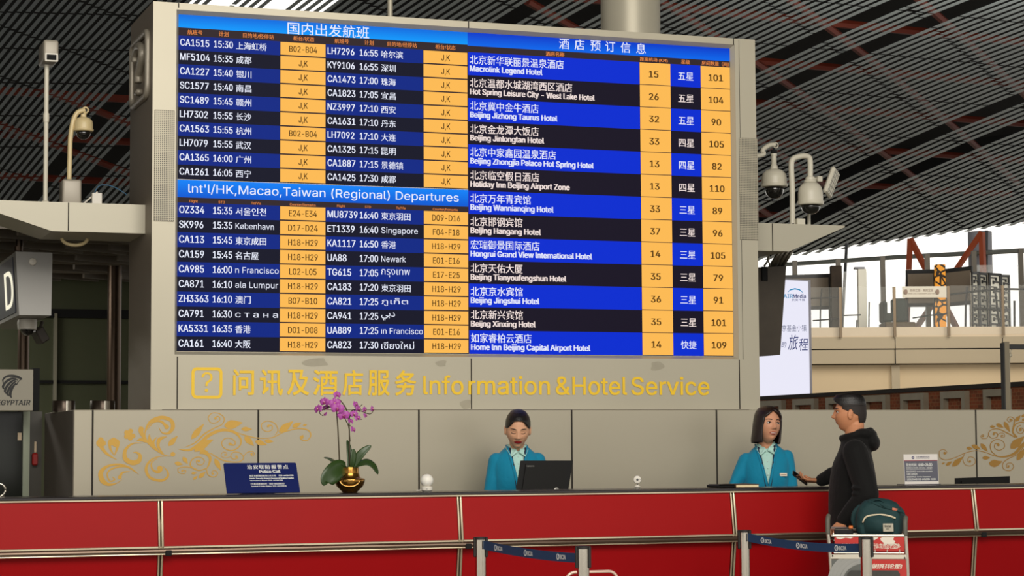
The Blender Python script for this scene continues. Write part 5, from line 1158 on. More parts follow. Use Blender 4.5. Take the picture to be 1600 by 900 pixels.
    for s in (-1, 1):
        b = B(); caps(b, [(s * .085, -.04, .045), (s * .09, .05, .038), (s * .095, .13, .032)], [.044, .042, .034]); to_world(b, T); me = remesh(b, .008, 2); mesh_obj('shoe', me, M_shoe, root)
    hair(HM, root); return root
def hair_updo(HM, root):
    sc = 1.065
    lv = [(.124, .006, .006, -.012), (.120, .030, .040, -.012), (.108, .052, .068, -.010), (.085, .0685, .090, -.006), (.06, .0765, .1005, -.004), (.035, .0785, .1025, -.006), (.01, .0775, .099, -.012), (-.015, .0735, .09, -.02), (-.04, .065, .078, -.026), (-.062, .055, .064, -.03)]
    def gap(z): return 0 if z > .083 else (34 if z > .075 else 46 if z > .05 else 60 if z > .03 else 84 if z > .0 else 112)
    lv2 = []
    for a, b in zip(lv, lv[1:]):
        for k in range(4): lv2.append(tuple(a[i] + (b[i] - a[i]) * k / 4 for i in range(4)))
    lv2.append(lv[-1])
    def gapf(z): return 0.0 if z > .088 else min(116, 26 + (0.088 - z) * 560) if z > .03 else min(116, 58 + (.03 - z) * 1300)
    hair_shell(HM, sc, lv2, gapf, root, M_hairb)
    g = B(); sphere(g, HM @ Vector((0, -.115, .005)), (.042, .034, .04), 20, 14, HM.to_3x3()); obj('hair_bun', g, M_hairb, root, smooth=True)
def hair_bob(HM, root):
    sc = 1.08
    lv = [(.126, .006, .006, -.012), (.121, .032, .042, -.012), (.109, .056, .070, -.010), (.086, .0745, .093, -.006), (.06, .0835, .1035, -.004), (.03, .0875, .105, -.006), (0, .0895, .104, -.010), (-.03, .0905, .102, -.014), (-.06, .0925, .099, -.018), (-.085, .0945, .095, -.022), (-.102, .0945, .091, -.024), (-.114, .092, .087, -.025)]
    lv2 = []
    for a, b in zip(lv, lv[1:]):
        for k in range(4): lv2.append(tuple(a[i] + (b[i] - a[i]) * k / 4 for i in range(4)))
    lv2.append(lv[-1])
    def gapf(z): return 0.0 if z > .092 else min(47, 8 + (.092 - z) * 900) if z > -.03 else 47 - min(9, (-.03 - z) * 90)
    hair_shell(HM, sc, lv2, gapf, root, M_hairbr, thick=.014, wave=.006, seg=72)
# ---- clerk looking down at the monitor
cp_ = atY(808, 700, 1.42); P0 = Vector((cp_.x, 1.42, 0)); hc = atY(809, 672, 1.34)
tocam = Vector((CAM.x - P0.x, CAM.y - P0.y, 0)).normalized()
woman('young woman in turquoise jacket with hair tied back looking down at the monitor', P0, (tocam.x + .10, tocam.y), hc, (tocam.x + .05, tocam.y), .36, -.03, 0.0,
      [dict(pts=[(-.138, -.01, 1.35), (-.188, .03, 1.09), (-.12, .27, .96)], up=(0, 0, 1), side=(1, 0, 0)), dict(pts=[(.138, -.01, 1.35), (.178, .03, 1.09), (.12, .27, .96)], up=(0, 0, 1), side=(-1, 0, 0))],
      hair_updo, M_lip, False, (214, 162, 128), (1.44, 1.16, .060), False, False, hsc=1.06)
# ---- clerk talking to the customer
cp_ = atY(1197, 700, 1.4); P0 = Vector((cp_.x, 1.4, 0)); hc = atY(1200, 664.5, 1.35)
tocam = Vector((CAM.x - P0.x, CAM.y - P0.y, 0)).normalized()
woman('smiling woman with brown bob in turquoise jacket with lanyard facing the customer', P0, (tocam.x + .10, tocam.y), hc, (tocam.x + .46, tocam.y), -.04, -.07, .10,
      [dict(pts=[(-.140, -.01, 1.35), (-.240, .04, 1.13), (-.08, .26, .99)], up=(0, 0, 1), side=(1, 0, 0)), dict(pts=[(.138, -.01, 1.345), (.172, .03, 1.09), (.10, .27, .97)], up=(0, 0, 1), side=(-1, 0, 0))],
      hair_bob, M_lip2, True, (206, 148, 116), (1.44, 1.15, .064), True, True, gaze=.002, lean=0.0, hsc=1.08)
# ---- customer in black hoodie
YM = -.36
cp_ = atY(1332, 700, YM); P0 = Vector((cp_.x, YM, 0)); vd_ = Vector((P0.x - CAM.x, P0.y - CAM.y, 0)).normalized(); fw = Vector((-vd_.y, vd_.x, 0))
T = frame_of(P0, fw); Ti = T.inverted()
root = person('person', 'man in black hooded sweatshirt standing in profile at the counter holding a phone', P0)
hc = atY(1327, 646.5, YM); HM = head_matrix(hc, (fw.x, fw.y), .02, 0); HMi = HM.inverted()
M_hood = mat('black_sweatshirt', (10, 9, 9), .85, var=.15, scale=12, bump=.6, bscale=14, spec=.25, sheen=.05)
wr_near = atY(1316, 816, -.55); wr_far = atY(1281, 751, .13)
SH_n, SH_f = Vector((.19, -.015, 1.40)), Vector((-.19, -.01, 1.40))
el_n = Vector((.30, -.085, 1.15)); el_f = Vector((-.26, .04, 1.27))
b = B()
rings(b, [(.86, 0, .17, .115), (1.0, .0, .165, .11), (1.2, .005, .175, .112), (1.34, 0, .185, .105), (1.43, -.01, .15, .07), (1.48, -.012, .065, .06)])
for s in (-1, 1): caps(b, [(s * .095, 0, .9), (s * .10, .02, .5), (s * .10, -.01, .1)], [.085, .058, .042]); caps(b, [(s * .10, -.04, .05), (s * .105, .08, .04), (s * .11, .16, .03)], [.04, .038, .028])
to_world(b, T)
n0 = T @ Vector((0, -.012, 1.46)); n1 = HM @ Vector((0, -.03, -.06)); caps(b, [n0, n0.lerp(n1, .5), n1], [.062, .058, .058], 20)
add_head(b, HM, True, 1.0)
caps(b, [T @ SH_n, T @ el_n, wr_near], [.046, .042, .028]); caps(b, [T @ SH_f, T @ el_f, wr_far], [.046, .042, .028])
# far hand: palm up under the phone, thumb along its upper side
ph_top, ph_bot = atY(1238.5, 738.5, .17), atY(1261.5, 755.5, .15); pd = (ph_top - ph_bot).normalized()
d_f = (atY(1262, 750.5, .15) - wr_far).normalized(); vw = -vd_
hand(b, wr_far + d_f * .012, d_f, Vector((.1, .05, -1)) + vw * .25, vd_ * -1 * -.2 + Vector((0, 0, 1)), [(.5, .75, .6), (.45, .7, .6), (.4, .65, .6), (.35, .6, .5)], (d_f * .8 + Vector((0, 0, .75)) , (-.25, -.1, .2)), .92)
# near hand: closed over the trolley handle
bar_y = -.585
d_n = (atY(1307, 827, bar_y) - wr_near).normalized()
hand(b, wr_near, d_n, Vector((-.1, -.25, 1)), Vector((.8, -.3, .3)), [(.45, 1.0, .8), (.5, 1.0, .8), (.55, 1.0, .8), (.6, 1.0, .7)], (d_n + Vector((.5, -.2, -.2)), (.2, .4, .3)), .95, splay=.07)
me = remesh(b, .0036, 2, .4)
paint_face(me, HMi, 1.0, 1, None, .022); body = mesh_obj('body', me, person_mats((190, 130, 94)) + [M_lipm], root)
wme = me.copy(); wme.transform(Matrix.Translation(ORG[body])); bv = bvh_of(wme); bpy.data.meshes.remove(wme)
face_details(HM, 1.0, root, bv, True, M_hairb, male=True)
lv = [(.128, .006, .006, .0), (.125, .034, .046, .003), (.116, .054, .073, .003), (.098, .0665, .090, .001), (.075, .0735, .0965, -.003)]
lv += [(.045, .0762, .0975, -.006), (.03, .0762, .0985, -.006), (.01, .0752, .0965, -.008)]
def dens(lv, n=5):
    out = []
    for a, b_ in zip(lv, lv[1:]):
        for k in range(n): out.append(tuple(a[i] + (b_[i] - a[i]) * k / n for i in range(4)))
    return out + [lv[-1]]
def gap_top(z): return 0.0 if z > .082 else min(62, 20 + (.082 - z) * 1100)
hair_shell(HM, 1.0, dens(lv[:6]), gap_top, root, M_hairb, thick=.012, wave=.012, seg=72)
M_fade = mat('shaved_hair_fade', (30, 22, 18), .7, var=.3, scale=60)
hair_shell(HM, 1.0, dens([(.058, .0762, .0985, -.004), (.03, .0758, .0975, -.006), (.0, .0748, .0945, -.010), (-.03, .069, .083, -.018), (-.055, .060, .068, -.026)]), lambda z: 62 if z > .03 else min(118, 62 + (.03 - z) * 1300), root, M_fade, thick=.006, name='hair_fade')
# sweatshirt
b = B(); rings(b, [(.90, -.002, .205, .142), (.98, .0, .212, .150), (1.1, .002, .212, .148), (1.2, .0, .215, .144), (1.32, -.002, .212, .125), (1.40, -.012, .185, .100), (1.455, -.02, .115, .090), (1.50, -.02, .086, .084)])
caps(b, [SH_n, SH_n.lerp(el_n, .5), el_n], [.078, .076, .068]); caps(b, [SH_f, SH_f.lerp(el_f, .5), el_f], [.078, .074, .066])
ln, lf2 = Ti @ wr_near, Ti @ wr_far
caps(b, [el_n, el_n.lerp(ln, .55), el_n.lerp(ln, .93)], [.068, .058, .046]); caps(b, [el_f, el_f.lerp(lf2, .55) + Vector((0, 0, .012)), el_f.lerp(lf2, .93)], [.060, .050, .040])
# hood lying on the back, folded collar ring
for x, y, z, r in ((0, -.100, 1.505, (.095, .05, .034)), (0, -.122, 1.455, (.105, .045, .052)), (.06, -.065, 1.512, (.05, .055, .030)), (-.06, -.065, 1.512, (.05, .055, .030))): sphere(b, (x, y, z), r, 18, 12)
tube(b, [(.085 * math.cos(a), -.025 + .085 * math.sin(a), 1.505 - .022 * math.sin(a)) for a in [2 * math.pi * k / 24 for k in range(25)]], [.022] * 25, 10)
for k in range(3):                                            # cloth folds at the elbow and waist
    tube(b, [(.30 + .05 * math.cos(u), -.06 + .06 * math.sin(u), 1.12 + .035 * k) for u in [0.2 + 2.6 * j / 6 for j in range(7)]], [.004, .009, .012, .013, .012, .009, .004], 8)
to_world(b, T); me = remesh(b, .006, 4)
bm = B(); bm.from_mesh(me); bm.to_mesh(me); bm.free()
swt = mesh_obj('hooded_sweatshirt', me, M_hood, root)
k = T @ Vector((.335, -.02, 1.085)); g = B(); em = atY(1334, 803, -.62); em = atY(1333.5, 803, -.62)
h = bvh_of(me)  # white emblem on the cuff
r_ = ray(1333.5, 803).normalized(); mo = ORG[swt]; hit = h.ray_cast(CAM - mo, r_)
if hit[0]:
    c = hit[0] + mo - r_ * .0025; rt = Vector((vd_.y, -vd_.x, 0)); tube(g, [c + rt * .0095 * math.cos(a) + Vector((0, 0, 1)) * .0085 * math.sin(a) for a in [.6 + 5.0 * i / 14 for i in range(15)]], .0022, 6); sphere(g, c + rt * .009, .003, 8, 6); obj('emblem', g, mat('white_stitch', (222, 220, 214), .6), root)
b = B(); rings(b, [(.80, 0, .175, .125), (.9, 0, .185, .13), (1.0, 0, .18, .125)])
for s in (-1, 1): caps(b, [(s * .095, 0, .88), (s * .10, .02, .5), (s * .10, -.01, .08)], [.098, .078, .066])
to_world(b, T); me = remesh(b, .012, 3); mesh_obj('trousers', me, mat('black_trousers', (20, 19, 20), .85, bump=.15, bscale=90), root)
for s in (-1, 1):
    b = B(); caps(b, [(s * .10, -.05, .05), (s * .105, .07, .045), (s * .11, .17, .036)], [.05, .048, .038]); to_world(b, T); me = remesh(b, .008, 2); mesh_obj('shoe', me, M_shoe, root)
# phone in his hand
c = (ph_top + ph_bot) / 2; sdv = pd.cross(vd_).normalized(); thick = (sdv + vd_ * .3 * (1 if sdv.z > 0 else -1) * -1).normalized(); wdt = pd.cross(thick).normalized()
t = thing('smartphone', 'black smartphone held out over the counter by the man in the hoodie', 'phone', c)
g = B(); hl_ = (ph_top - ph_bot).length / 2; obox(g, c, (pd, wdt, thick), (hl_, .034, .0052), .004); obj('body', g, mat('phone_black', (18, 17, 18), .25), t)
g = B(); s_ = 1 if thick.z > 0 else -1; obox(g, c + thick * .0056 * s_, (pd, wdt, thick), (hl_ - .006, .031, .0004)); obj('display', g, mat('phone_glass', (8, 8, 10), .05, coat=.6), t)
g = B()
for k in range(3): obox(g, c + pd * (hl_ * (.55 - .2 * k)) - wdt * .0345 * (1 if wdt.dot(vd_) > 0 else -1), (pd, wdt, thick), (.005, .001, .0012))
obj('side_button', g, M_steel, t)
# ================================================================== THINGS ON THE COUNTER
ZC_ = 1.1825
M_goldp = mat('gold_glaze', (150, 108, 48), .22, .9, var=.15, scale=7); M_leaf = mat('orchid_leaf', (44, 66, 26), .38, var=.3, scale=9, spec=.5); M_stem = mat('orchid_stem', (60, 50, 28), .6, var=.2, scale=20)
M_petal = mat('orchid_petal', (166, 70, 156), .5, var=.22, scale=26, sss=.1); M_petald = mat('orchid_lip', (132, 24, 92), .5); M_cent = mat('orchid_centre', (232, 190, 150), .5)
YO = .2; q = lambda x, y, dy=0.0: atY(x, y, YO + dy)
c = q(546.5, 775); s = (c - CAM).dot(GF) / F
orc = thing('potted_orchid', 'purple orchid in a golden glazed pot on the counter', 'plant', (c.x, YO, ZC_))
h = lambda y: q(546, y).z - ZC_
hh = h(730)
g = B(); r_ = lambda px_: px_ * s
lathe(g, (c.x, YO, ZC_), [(r_(11), 0), (r_(12), .004), (r_(21), hh * .26), (r_(23.5), hh * .42), (r_(23.8), hh * .52), (r_(23), hh * .545), (r_(21), hh * .56), (r_(17.5), hh * .58), (r_(15.5), hh * .64), (r_(14.3), hh * .8), (r_(14), hh * .97), (r_(13.6), hh), (r_(12.4), hh), (r_(12.4), hh * .9)], 36); obj('pot', g, M_goldp, orc, angle=50)
g = B(); d_ = Vector((CAM.x - c.x, CAM.y - YO, 0)).normalized(); rt = Vector((-d_.y, d_.x, 0)); pts = []
for k in range(13):
    a = math.pi * (k / 12); off = rt * (r_(15.5) * math.cos(a)); zz = hh * .50 - hh * .26 * math.sin(a); rad = r_(23.9) if zz > hh * .4 else r_(21 + 2.9 * max(0, (zz - hh * .26)) / (hh * .16)); rem = math.sqrt(max(0, rad ** 2 - off.length ** 2)); pts.append(Vector((c.x, YO, ZC_ + zz)) + off + d_ * (rem + .001))
tube(g, pts, .0035, 8); tube(g, [pts[0], (pts[0] + pts[-1]) / 2 + d_ * (r_(23.9) - math.sqrt(r_(23.9) ** 2 - r_(15.5) ** 2)), pts[-1]], .0032, 8); obj('pot_ornament', g, mat('bright_gold', (214, 176, 110), .2, .95), orc, smooth=True)
g = B(); lathe(g, (c.x, YO, ZC_ + hh * .9), [(r_(12.4), 0), (r_(6), .008), (0, .01)], 18); obj('soil', g, mat('bark_soil', (46, 32, 20), .9, var=.4, scale=40, bump=.8, bscale=60), orc)
def leaf_mesh(bm, pts, wd, thick=.0035, droop=.18, tilt=Vector((0, 0, 1))):
    P = smooth_path(pts, 5); n = len(P) - 1; rows = []
    for i, p in enumerate(P):
        d = (P[min(i + 1, n)] - P[max(i - 1, 0)]).normalized(); sd = d.cross(tilt)
        sd = sd.normalized() if sd.length > 1e-3 else Vector((1, 0, 0)); up_ = sd.cross(d).normalized(); u = i / n; w_ = wd * (math.sin(math.pi * min(1, .10 + .9 * u)) ** .62 if u < .999 else .02)
        rows.append([bm.verts.new(p + sd * w_ * k - up_ * (abs(k) * -droop * w_ * -1 if False else -abs(k) * w_ * droop)) for k in (-1, -.5, 0, .5, 1)])
    for i in range(n):
        for k in range(4): bm.faces.new((rows[i][k], rows[i][k + 1], rows[i + 1][k + 1], rows[i + 1][k]))
def leaf(pts, wd, tilt=Vector((0, -.6, .8)), droop=.18):
    g = B(); leaf_mesh(g, [q(*p) for p in pts], wd * s, tilt=tilt.normalized(), droop=droop); o = obj('leaf', g, M_leaf, orc, smooth=True); m_ = o.modifiers.new('t', 'SOLIDIFY'); m_.thickness = .003
leaf([(540, 731, 0), (529, 724, -.02), (517, 718, -.03), (506, 715, -.03)][::1], 6.5, Vector((0, -.3, 1)))
leaf([(540, 730, -.01), (529, 732, -.05), (518, 741, -.08), (509, 752, -.09), (510, 757, -.09)], 15, Vector((.35, -1, .25)))
leaf([(545, 731, .0), (546, 716, .01), (545, 700, .02), (542, 687, .02)], 4.5, Vector((0, -1, 0)))
leaf([(549, 732, 0), (551, 720, -.01), (552, 708, -.01), (551.5, 701, -.01)], 5.0, Vector((.2, -1, 0)))
leaf([(551, 731, 0), (558, 717, -.01), (568, 705, -.02), (580, 696, -.02)], 6.5, Vector((-.3, -1, .3)))
leaf([(553, 731, 0), (563, 725, -.03), (574, 723, -.05), (584, 729, -.06), (591, 741, -.06)], 8.5, Vector((.1, -.75, 1)))
leaf([(552, 731, .02), (562, 724, .06), (575, 722, .08), (588, 726, .08)], 5.5, Vector((0, -.3, 1)))
leaf([(541, 731, .01), (531, 723, .05), (520, 721, .07), (513, 717, .08)], 4, Vector((0, -.3, 1)))
for pts, r0 in (([(531, 729, .01), (529.5, 700, .01), (528, 670, .01), (526.5, 650, .0), (525.5, 640, 0)], 1.15), ([(546, 728, 0), (546, 690, 0), (545.5, 665, .0), (544, 650, .0), (540, 637, -.01), (532, 626, -.02), (527, 623, -.02)], 1.1), ([(547, 690, .0), (545, 668, 0), (541, 658, .01), (537, 650, .01)], .8),
                ([(545.5, 655, 0), (549, 645, -.01), (556, 641, -.02), (566, 643, -.02), (578, 647, -.02), (584, 641, -.02)], .8), ([(545, 648, 0), (552, 648, -.01), (558, 655, -.01), (566, 655, -.02)], .7), ([(549, 642, 0), (560, 637, .0), (566, 632, 0)], .7), ([(526, 640, 0), (515, 636, .0), (505, 640, 0), (499, 645, .0), (505, 650, 0)], .8), ([(545, 663, 0), (550, 668, 0), (552, 671, -.01)], .6)):
    g = B(); P_ = smooth_path([q(*p) for p in pts], 6); tube(g, P_, [r0 * s * (1.1 - .4 * i / len(P_)) for i in range(len(P_))], 7); obj('stem', g, M_stem, orc, smooth=True)
def blossom_mesh():
    g = B()
    def petal(a, L_, W, mi=0, fwd=.0):
        P = []; n = 7; rows = []
        for i in range(n):
            u = i / (n - 1); w_ = W * math.sin(math.pi * (.08 + .88 * u)) ** .7; r = .08 + L_ * u; z = .14 * math.sin(u * 2.2) - .18 * u * u + fwd
            rows.append([g.verts.new((r * math.cos(a) - k * w_ * math.sin(a), -z + .10 * abs(k) ** 2, r * math.sin(a) + k * w_ * math.cos(a))) for k in (-1, -.5, 0, .5, 1)])
        for i in range(n - 1):
            for k in range(4): f = g.faces.new((rows[i][k], rows[i][k + 1], rows[i + 1][k + 1], rows[i + 1][k])); f.material_index = mi
    for a in (90, 215, 325): petal(math.radians(a), .82, .30, 0, -.05)
    for a in (12, 168): petal(math.radians(a), .92, .52, 0, .05)
    petal(math.radians(270), .42, .2, 1, .22); petal(math.radians(238), .26, .12, 1, .2); petal(math.radians(302), .26, .12, 1, .2)
    sphere(g, (0, -.16, .02), (.09, .14, .09), 10, 8, mi=2)
    me = bpy.data.meshes.new('blossom')
    for m_ in (M_petal, M_petald, M_cent): me.materials.append(m_)
    g.to_mesh(me); g.free()
    for p in me.polygons: p.use_smooth = True
    return me
bme = blossom_mesh()
for x, y, dy, r, yaw, pit in ((527, 617, -.03, 7, 30, 10), (507, 628, -.02, 8.5, -25, 0), (497, 639, -.01, 8.5, -40, 10), (509, 637, .01, 6, -20, 20), (508, 647, 0, 5, -60, 30), (523, 630, -.05, 10, 5, 5), (527.5, 638, -.07, 11, 0, 5), (537, 649, -.06, 10, 8, 0), (556, 632, -.01, 7, 60, 20), (560, 639, -.02, 7, 55, 0), (553, 647, -.04, 7, 20, 10), (559, 653, -.03, 6, 35, 20), (570, 640, -.02, 6.5, 62, 0), (571, 649, -.02, 5.5, 65, 30), (582, 639, -.02, 6.5, 68, 5), (552, 671, -.02, 6, 50, 15), (548, 658, -.02, 5.5, 35, 20)):
    o = bpy.data.objects.new('blossom', bme); COL.objects.link(o); o.parent = orc; p = q(x, y, dy); o.location = p - ORG[orc]; k = r * s
    o.scale = (k, k, k); fa = math.atan2(CAM.x - p.x, -(CAM.y - p.y)); o.rotation_euler = (math.radians(-pit), math.radians(random.uniform(-12, 12)), fa + math.radians(yaw))
# police call sign leaning back
ps = thing('desk_sign', 'blue police call sign with white Chinese and English lettering on the counter', 'sign', (atY(411, 775, .14).x, .2, ZC_))
bl, br = atY(354.5, 775, .13), atY(469, 774, .13); zb_ = ZC_ + .007; bl.z = br.z = zb_; tl, tr = atY(348.5, 724, .24), atY(463, 722.5, .24); zt_ = (tl.z + tr.z) / 2; tl.z = tr.z = zt_
Ux = (br - bl).normalized(); Vx = ((tl + tr) / 2 - (bl + br) / 2).normalized(); Nx = Ux.cross(Vx).normalized(); Nx = Nx if Nx.y < 0 else -Nx
Wd = (br - bl).length; Ht = ((tl + tr) / 2 - (bl + br) / 2).length; bl = (bl + br) / 2 - Ux * Wd / 2
sp = lambda u, v, n=0.0: bl + Ux * (u * Wd) + Vx * (v * Ht) + Nx * n
g = B(); prism(g, [sp(0, 0), sp(1, 0), sp(1, .97), sp(.985, 1), sp(.015, 1), sp(0, .97)], -Nx * .006); obj('panel', g, mat('police_navy', (4, 22, 84), .35), ps)
g = B(); prism(g, [sp(.2, .0, -.007), sp(.8, .0, -.007), sp(.8, .75, -.007), sp(.2, .75, -.007)], -Nx * .002); 
bk = [sp(.25, .7, -.012), sp(.75, .7, -.012)]; ft = [Vector((p.x, p.y + .10, zb_)) for p in bk]; prism(g, [bk[0], bk[1], ft[1], ft[0]], Vector((0, .004, 0))); obj('support_stand', g, mat('police_navy', (4, 22, 84), .35), ps)
g = B(); tx = lambda b, u, v, hgt, wd, **k: text(g, b, sp(u, v, .0012), hgt * Ht, width=wd * Wd, U=Ux, V=Vx, N=Nx, **k)
for i, ch in enumerate('治安联防报警点'): tx(ch, .315 + .083 * i, .79, .135, .066, cjk=True, bold=.03)
tx('Police Call', .475, .66, .09, .285, bold=.05); tx('北京首都国际机场公安分局', .33, .535, .06, .365, cjk=True, bold=.02); tx('010-64564100', .735, .54, .05, .2, bold=.06)
tx('Public Security Branch Bureau of Beijing Capital', .33, .455, .042, .605, bold=.05); tx('International Airport  010-64564100', .335, .385, .036, .445, bold=.04); tx('3号航站楼派出所', .335, .265, .06, .225, cjk=True, bold=.02); tx('010-64530020', .59, .27, .05, .205, bold=.06); tx('Terminal 3 Police Station  010-64530020', .335, .195, .038, .485, bold=.04)
obj('lettering', g, mat('sign_white', (226, 226, 220), .5), ps)
# round white device and little webcam
Yq = .2; k = atY(667, 772, Yq); s = (k - CAM).dot(GF) / F
t = thing('globe_lamp', 'small white globe lamp on a round base on the counter', 'lamp', (k.x, Yq, ZC_))
g = B(); lathe(g, (k.x, Yq, ZC_), [(6.5 * s, 0), (8 * s, 1 * s), (9 * s, 2 * s), (9 * s, 6.5 * s), (8 * s, 7.5 * s), (7 * s, 8 * s)], 28); obj('base', g, M_white, t, angle=40)
g = B(); sphere(g, (k.x, Yq, ZC_ + 16.8 * s), 10.2 * s, 28, 20); obj('globe', g, mat('frosted_white', (232, 228, 218), .5, sss=.1), t, smooth=True)
g = B(); d_ = Vector((CAM.x - k.x, CAM.y - Yq, 0)).normalized(); lathe(g, Vector((k.x, Yq, ZC_ + 4 * s)) + d_ * 8.8 * s, [(1.3 * s, 0), (1.3 * s, .6 * s)], 14, axis=d_); obj('button', g, mat('grey_button', (170, 166, 156), .5), t)
g = B(); tube(g, [(k.x - 8 * s, Yq, ZC_ + 2.2 * s), (k.x - 15 * s, Yq + .02, ZC_ + 1.6 * s)], 1.0 * s, 8); obj('plug', g, M_white, t)
k = atY(996, 767, Yq); s = (k - CAM).dot(GF) / F; t = thing('webcam', 'tiny white round webcam on a cone foot on the counter', 'webcam', (k.x, Yq, ZC_)); d_ = Vector((CAM.x - k.x + .8, CAM.y - Yq, 0)).normalized()
g = B(); lathe(g, (k.x, Yq, ZC_), [(2.6 * s, 0), (3.2 * s, 1.2 * s), (5.6 * s, 2.4 * s), (5.4 * s, 3 * s), (2.6 * s, 5 * s), (1.8 * s, 6.4 * s)], 22); obj('foot', g, M_white, t, angle=50)
g = B(); lathe(g, (k.x, Yq, ZC_ + 6.2 * s), [(1.0 * s, 0), (1.0 * s, 3 * s)], 10); obj('neck', g, M_black, t)
cc = Vector((k.x, Yq, ZC_ + 14 * s)); g = B(); lathe(g, cc - d_ * 3 * s, [(4.5 * s, 0), (6 * s, 1.5 * s), (6.3 * s, 4 * s), (5.6 * s, 5.6 * s), (3.2 * s, 6.2 * s)], 24, axis=d_); obj('head', g, M_white, t, angle=50)
g = B(); lathe(g, cc + d_ * 3.0 * s, [(1.9 * s, 0), (1.8 * s, .8 * s)], 16, axis=d_); rt = Vector((-d_.y, d_.x, 0)); sphere(g, cc + rt * 4 * s + d_ * 2.6 * s, .7 * s, 8, 6); obj('lens', g, M_domeg, t)
# desktop monitors
def monitor(lab, quadpx, Yb, Yt, logo):
    (tlx, tly), (trx, try_), (brx, bry), (blx, bly) = quadpx; a, b = atY(blx, bly, Yb), atY(brx, bry, Yb); c, d = atY(trx, try_, Yt), atY(tlx, tly, Yt)
    U = ((b - a) + (c - d)).normalized(); V = ((d + c) / 2 - (a + b) / 2).normalized(); N = U.cross(V).normalized(); N = N if N.y < 0 else -N
    t = thing('monitor', lab, 'monitor', Vector(((a.x + b.x) / 2, Yb + .08, .7405))); g = B(); prism(g, [a, b, c, d], -N * .012); 
    inner = [(a * .9 + c * .1), (b * .9 + d * .1), (c * .9 + a * .1), (d * .9 + b * .1)]
    pr = B(); prism(pr, [p for p in inner], -N * .01); bmesh.ops.translate(pr, vec=N * .012, verts=pr.verts[:])
    return t, g, pr, (a, b, c, d, U, V, N)
M_mon = mat('black_plastic_casing', (11, 10, 10), .5, var=.1, scale=20, spec=.2); M_mond = mat('black_plastic_back', (15, 14, 12), .55, spec=.2)
t, g, pr, (a, b, c, d, U, V, N) = monitor('black desktop monitor seen from behind in front of the looking-down clerk', ((814, 719.5), (895.5, 719.5), (886.5, 775), (805.5, 775)), .86, .90, True)
obj('housing', g, M_mon, t); obj('back_cover', pr, M_mond, t)
P = lambda u, v, n=0.0: a.lerp(b, u).lerp(d.lerp(c, u), v) + N * n
g = B(); text(g, 'Lenovo', P(.115, .815, .0135), .010, width=.05, U=U, V=V, N=N); obj('logo_lettering', g, mat('silver_print', (150, 148, 142), .4), t)
g = B(); lathe(g, P(.76, .17, .012), [(.015, 0), (.015, .002), (.012, .003)], 24, axis=N); obj('badge', g, mat('silver_badge', (150, 148, 142), .3, .6), t)
g = B(); prism(g, [P(.42, .165, .0125), P(.70, .165, .0125), P(.70, .175, .0125), P(.42, .175, .0125)], N * .0012); obj('vent_line', g, M_black, t)
g = B(); m0 = P(.5, .35, -.012); tube(g, [m0, (m0.x + .01, m0.y + .05, m0.z - .1), (m0.x + .01, m0.y + .055, .75)], [(.03, .012)] * 3, 12); box(g, m0.x - .09, m0.x + .11, m0.y - .03, .975, .7405, .752, .003); obj('stand', g, M_mon, t)
t, g, pr, (a, b, c, d, U, V, N) = monitor('black monitor top edge showing above the counter at the right beside the hours sign', ((1493, 747), (1578, 744), (1578, 792), (1493, 795)), .86, .89, False)
obj('housing', g, M_mon, t); obj('back_cover', pr, M_mond, t)
P = lambda u, v, n=0.0: a.lerp(b, u).lerp(d.lerp(c, u), v) + N * n
g = B(); m0 = P(.5, .35, -.012); tube(g, [m0, (m0.x, m0.y + .045, m0.z - .1), (m0.x, m0.y + .05, .75)], [(.03, .012)] * 3, 12); box(g, m0.x - .1, m0.x + .1, m0.y - .03, .975, .7405, .752, .003); obj('stand', g, M_mon, t)
# notebook and dark tray in front of the talking clerk
x0, x1, z0, z1 = rectY(1149, 760.5, 1186, 765.5, .12); t = thing('notebook', 'closed notebook with cream pages lying in front of the talking clerk', 'notebook', ((x0 + x1) / 2, .21, ZC_))
g = B(); box(g, x0 + .004, x1 - .003, .12, .30, ZC_ + .003, ZC_ + .018); obj('pages', g, mat('cream_pages', (226, 208, 166), .7), t)
g = B(); box(g, x0, x1, .115, .305, ZC_, ZC_ + .003); box(g, x0, x1, .115, .305, ZC_ + .018, ZC_ + .021); box(g, x0, x0 + .004, .115, .305, ZC_, ZC_ + .021); obj('cover', g, mat('brown_cover', (84, 62, 42), .6), t)
x0, x1, _, _ = rectY(1121, 761, 1148, 766, .15); g = B(); box(g, x0, x1, .13, .31, ZC_, ZC_ + .016, .004); box(g, x0 + .008, x1 - .008, .14, .30, ZC_ + .016, ZC_ + .02, .002); o = obj('folder', g, M_mon); tag(o, 'flat black folder lying left of the cream notebook', 'folder')
# opening hours sign
a, b = atY(1414, 757, .18), atY(1467, 755, .18); a.z = b.z = ZC_ + .002; zt_ = atY(1440, 709.5, .2).z
hs = thing('desk_sign', 'small white and grey opening hours sign standing at the right of the counter', 'sign', ((a.x + b.x) / 2, .2, ZC_)); U = (b - a).normalized(); V = Vector((0, .06, 1)).normalized(); N = U.cross(V).normalized(); N = N if N.y < 0 else -N; Wd = (b - a).length; Ht = zt_ - a.z
P = lambda u, v, n=0.0: a + U * (u * Wd) + V * (v * Ht) + N * n
g = B(); prism(g, [P(0, 0), P(1, 0), P(1, 1), P(0, 1)], -N * .004); obj('panel', g, mat('sign_ivory', (222, 216, 210), .4), hs)
g = B(); prism(g, [P(.01, .11, .0003), P(.99, .11, .0003), P(.99, .78, .0003), P(.01, .78, .0003)], N * .0005); obj('grey_field', g, mat('slate_field', (92, 92, 104), .5), hs)
g = B(); prism(g, [P(.01, .78, .0004), P(.99, .78, .0004), P(.99, .80, .0004), P(.01, .80, .0004)], N * .0005); obj('red_line', g, mat('sign_red', (170, 40, 52), .5), hs)
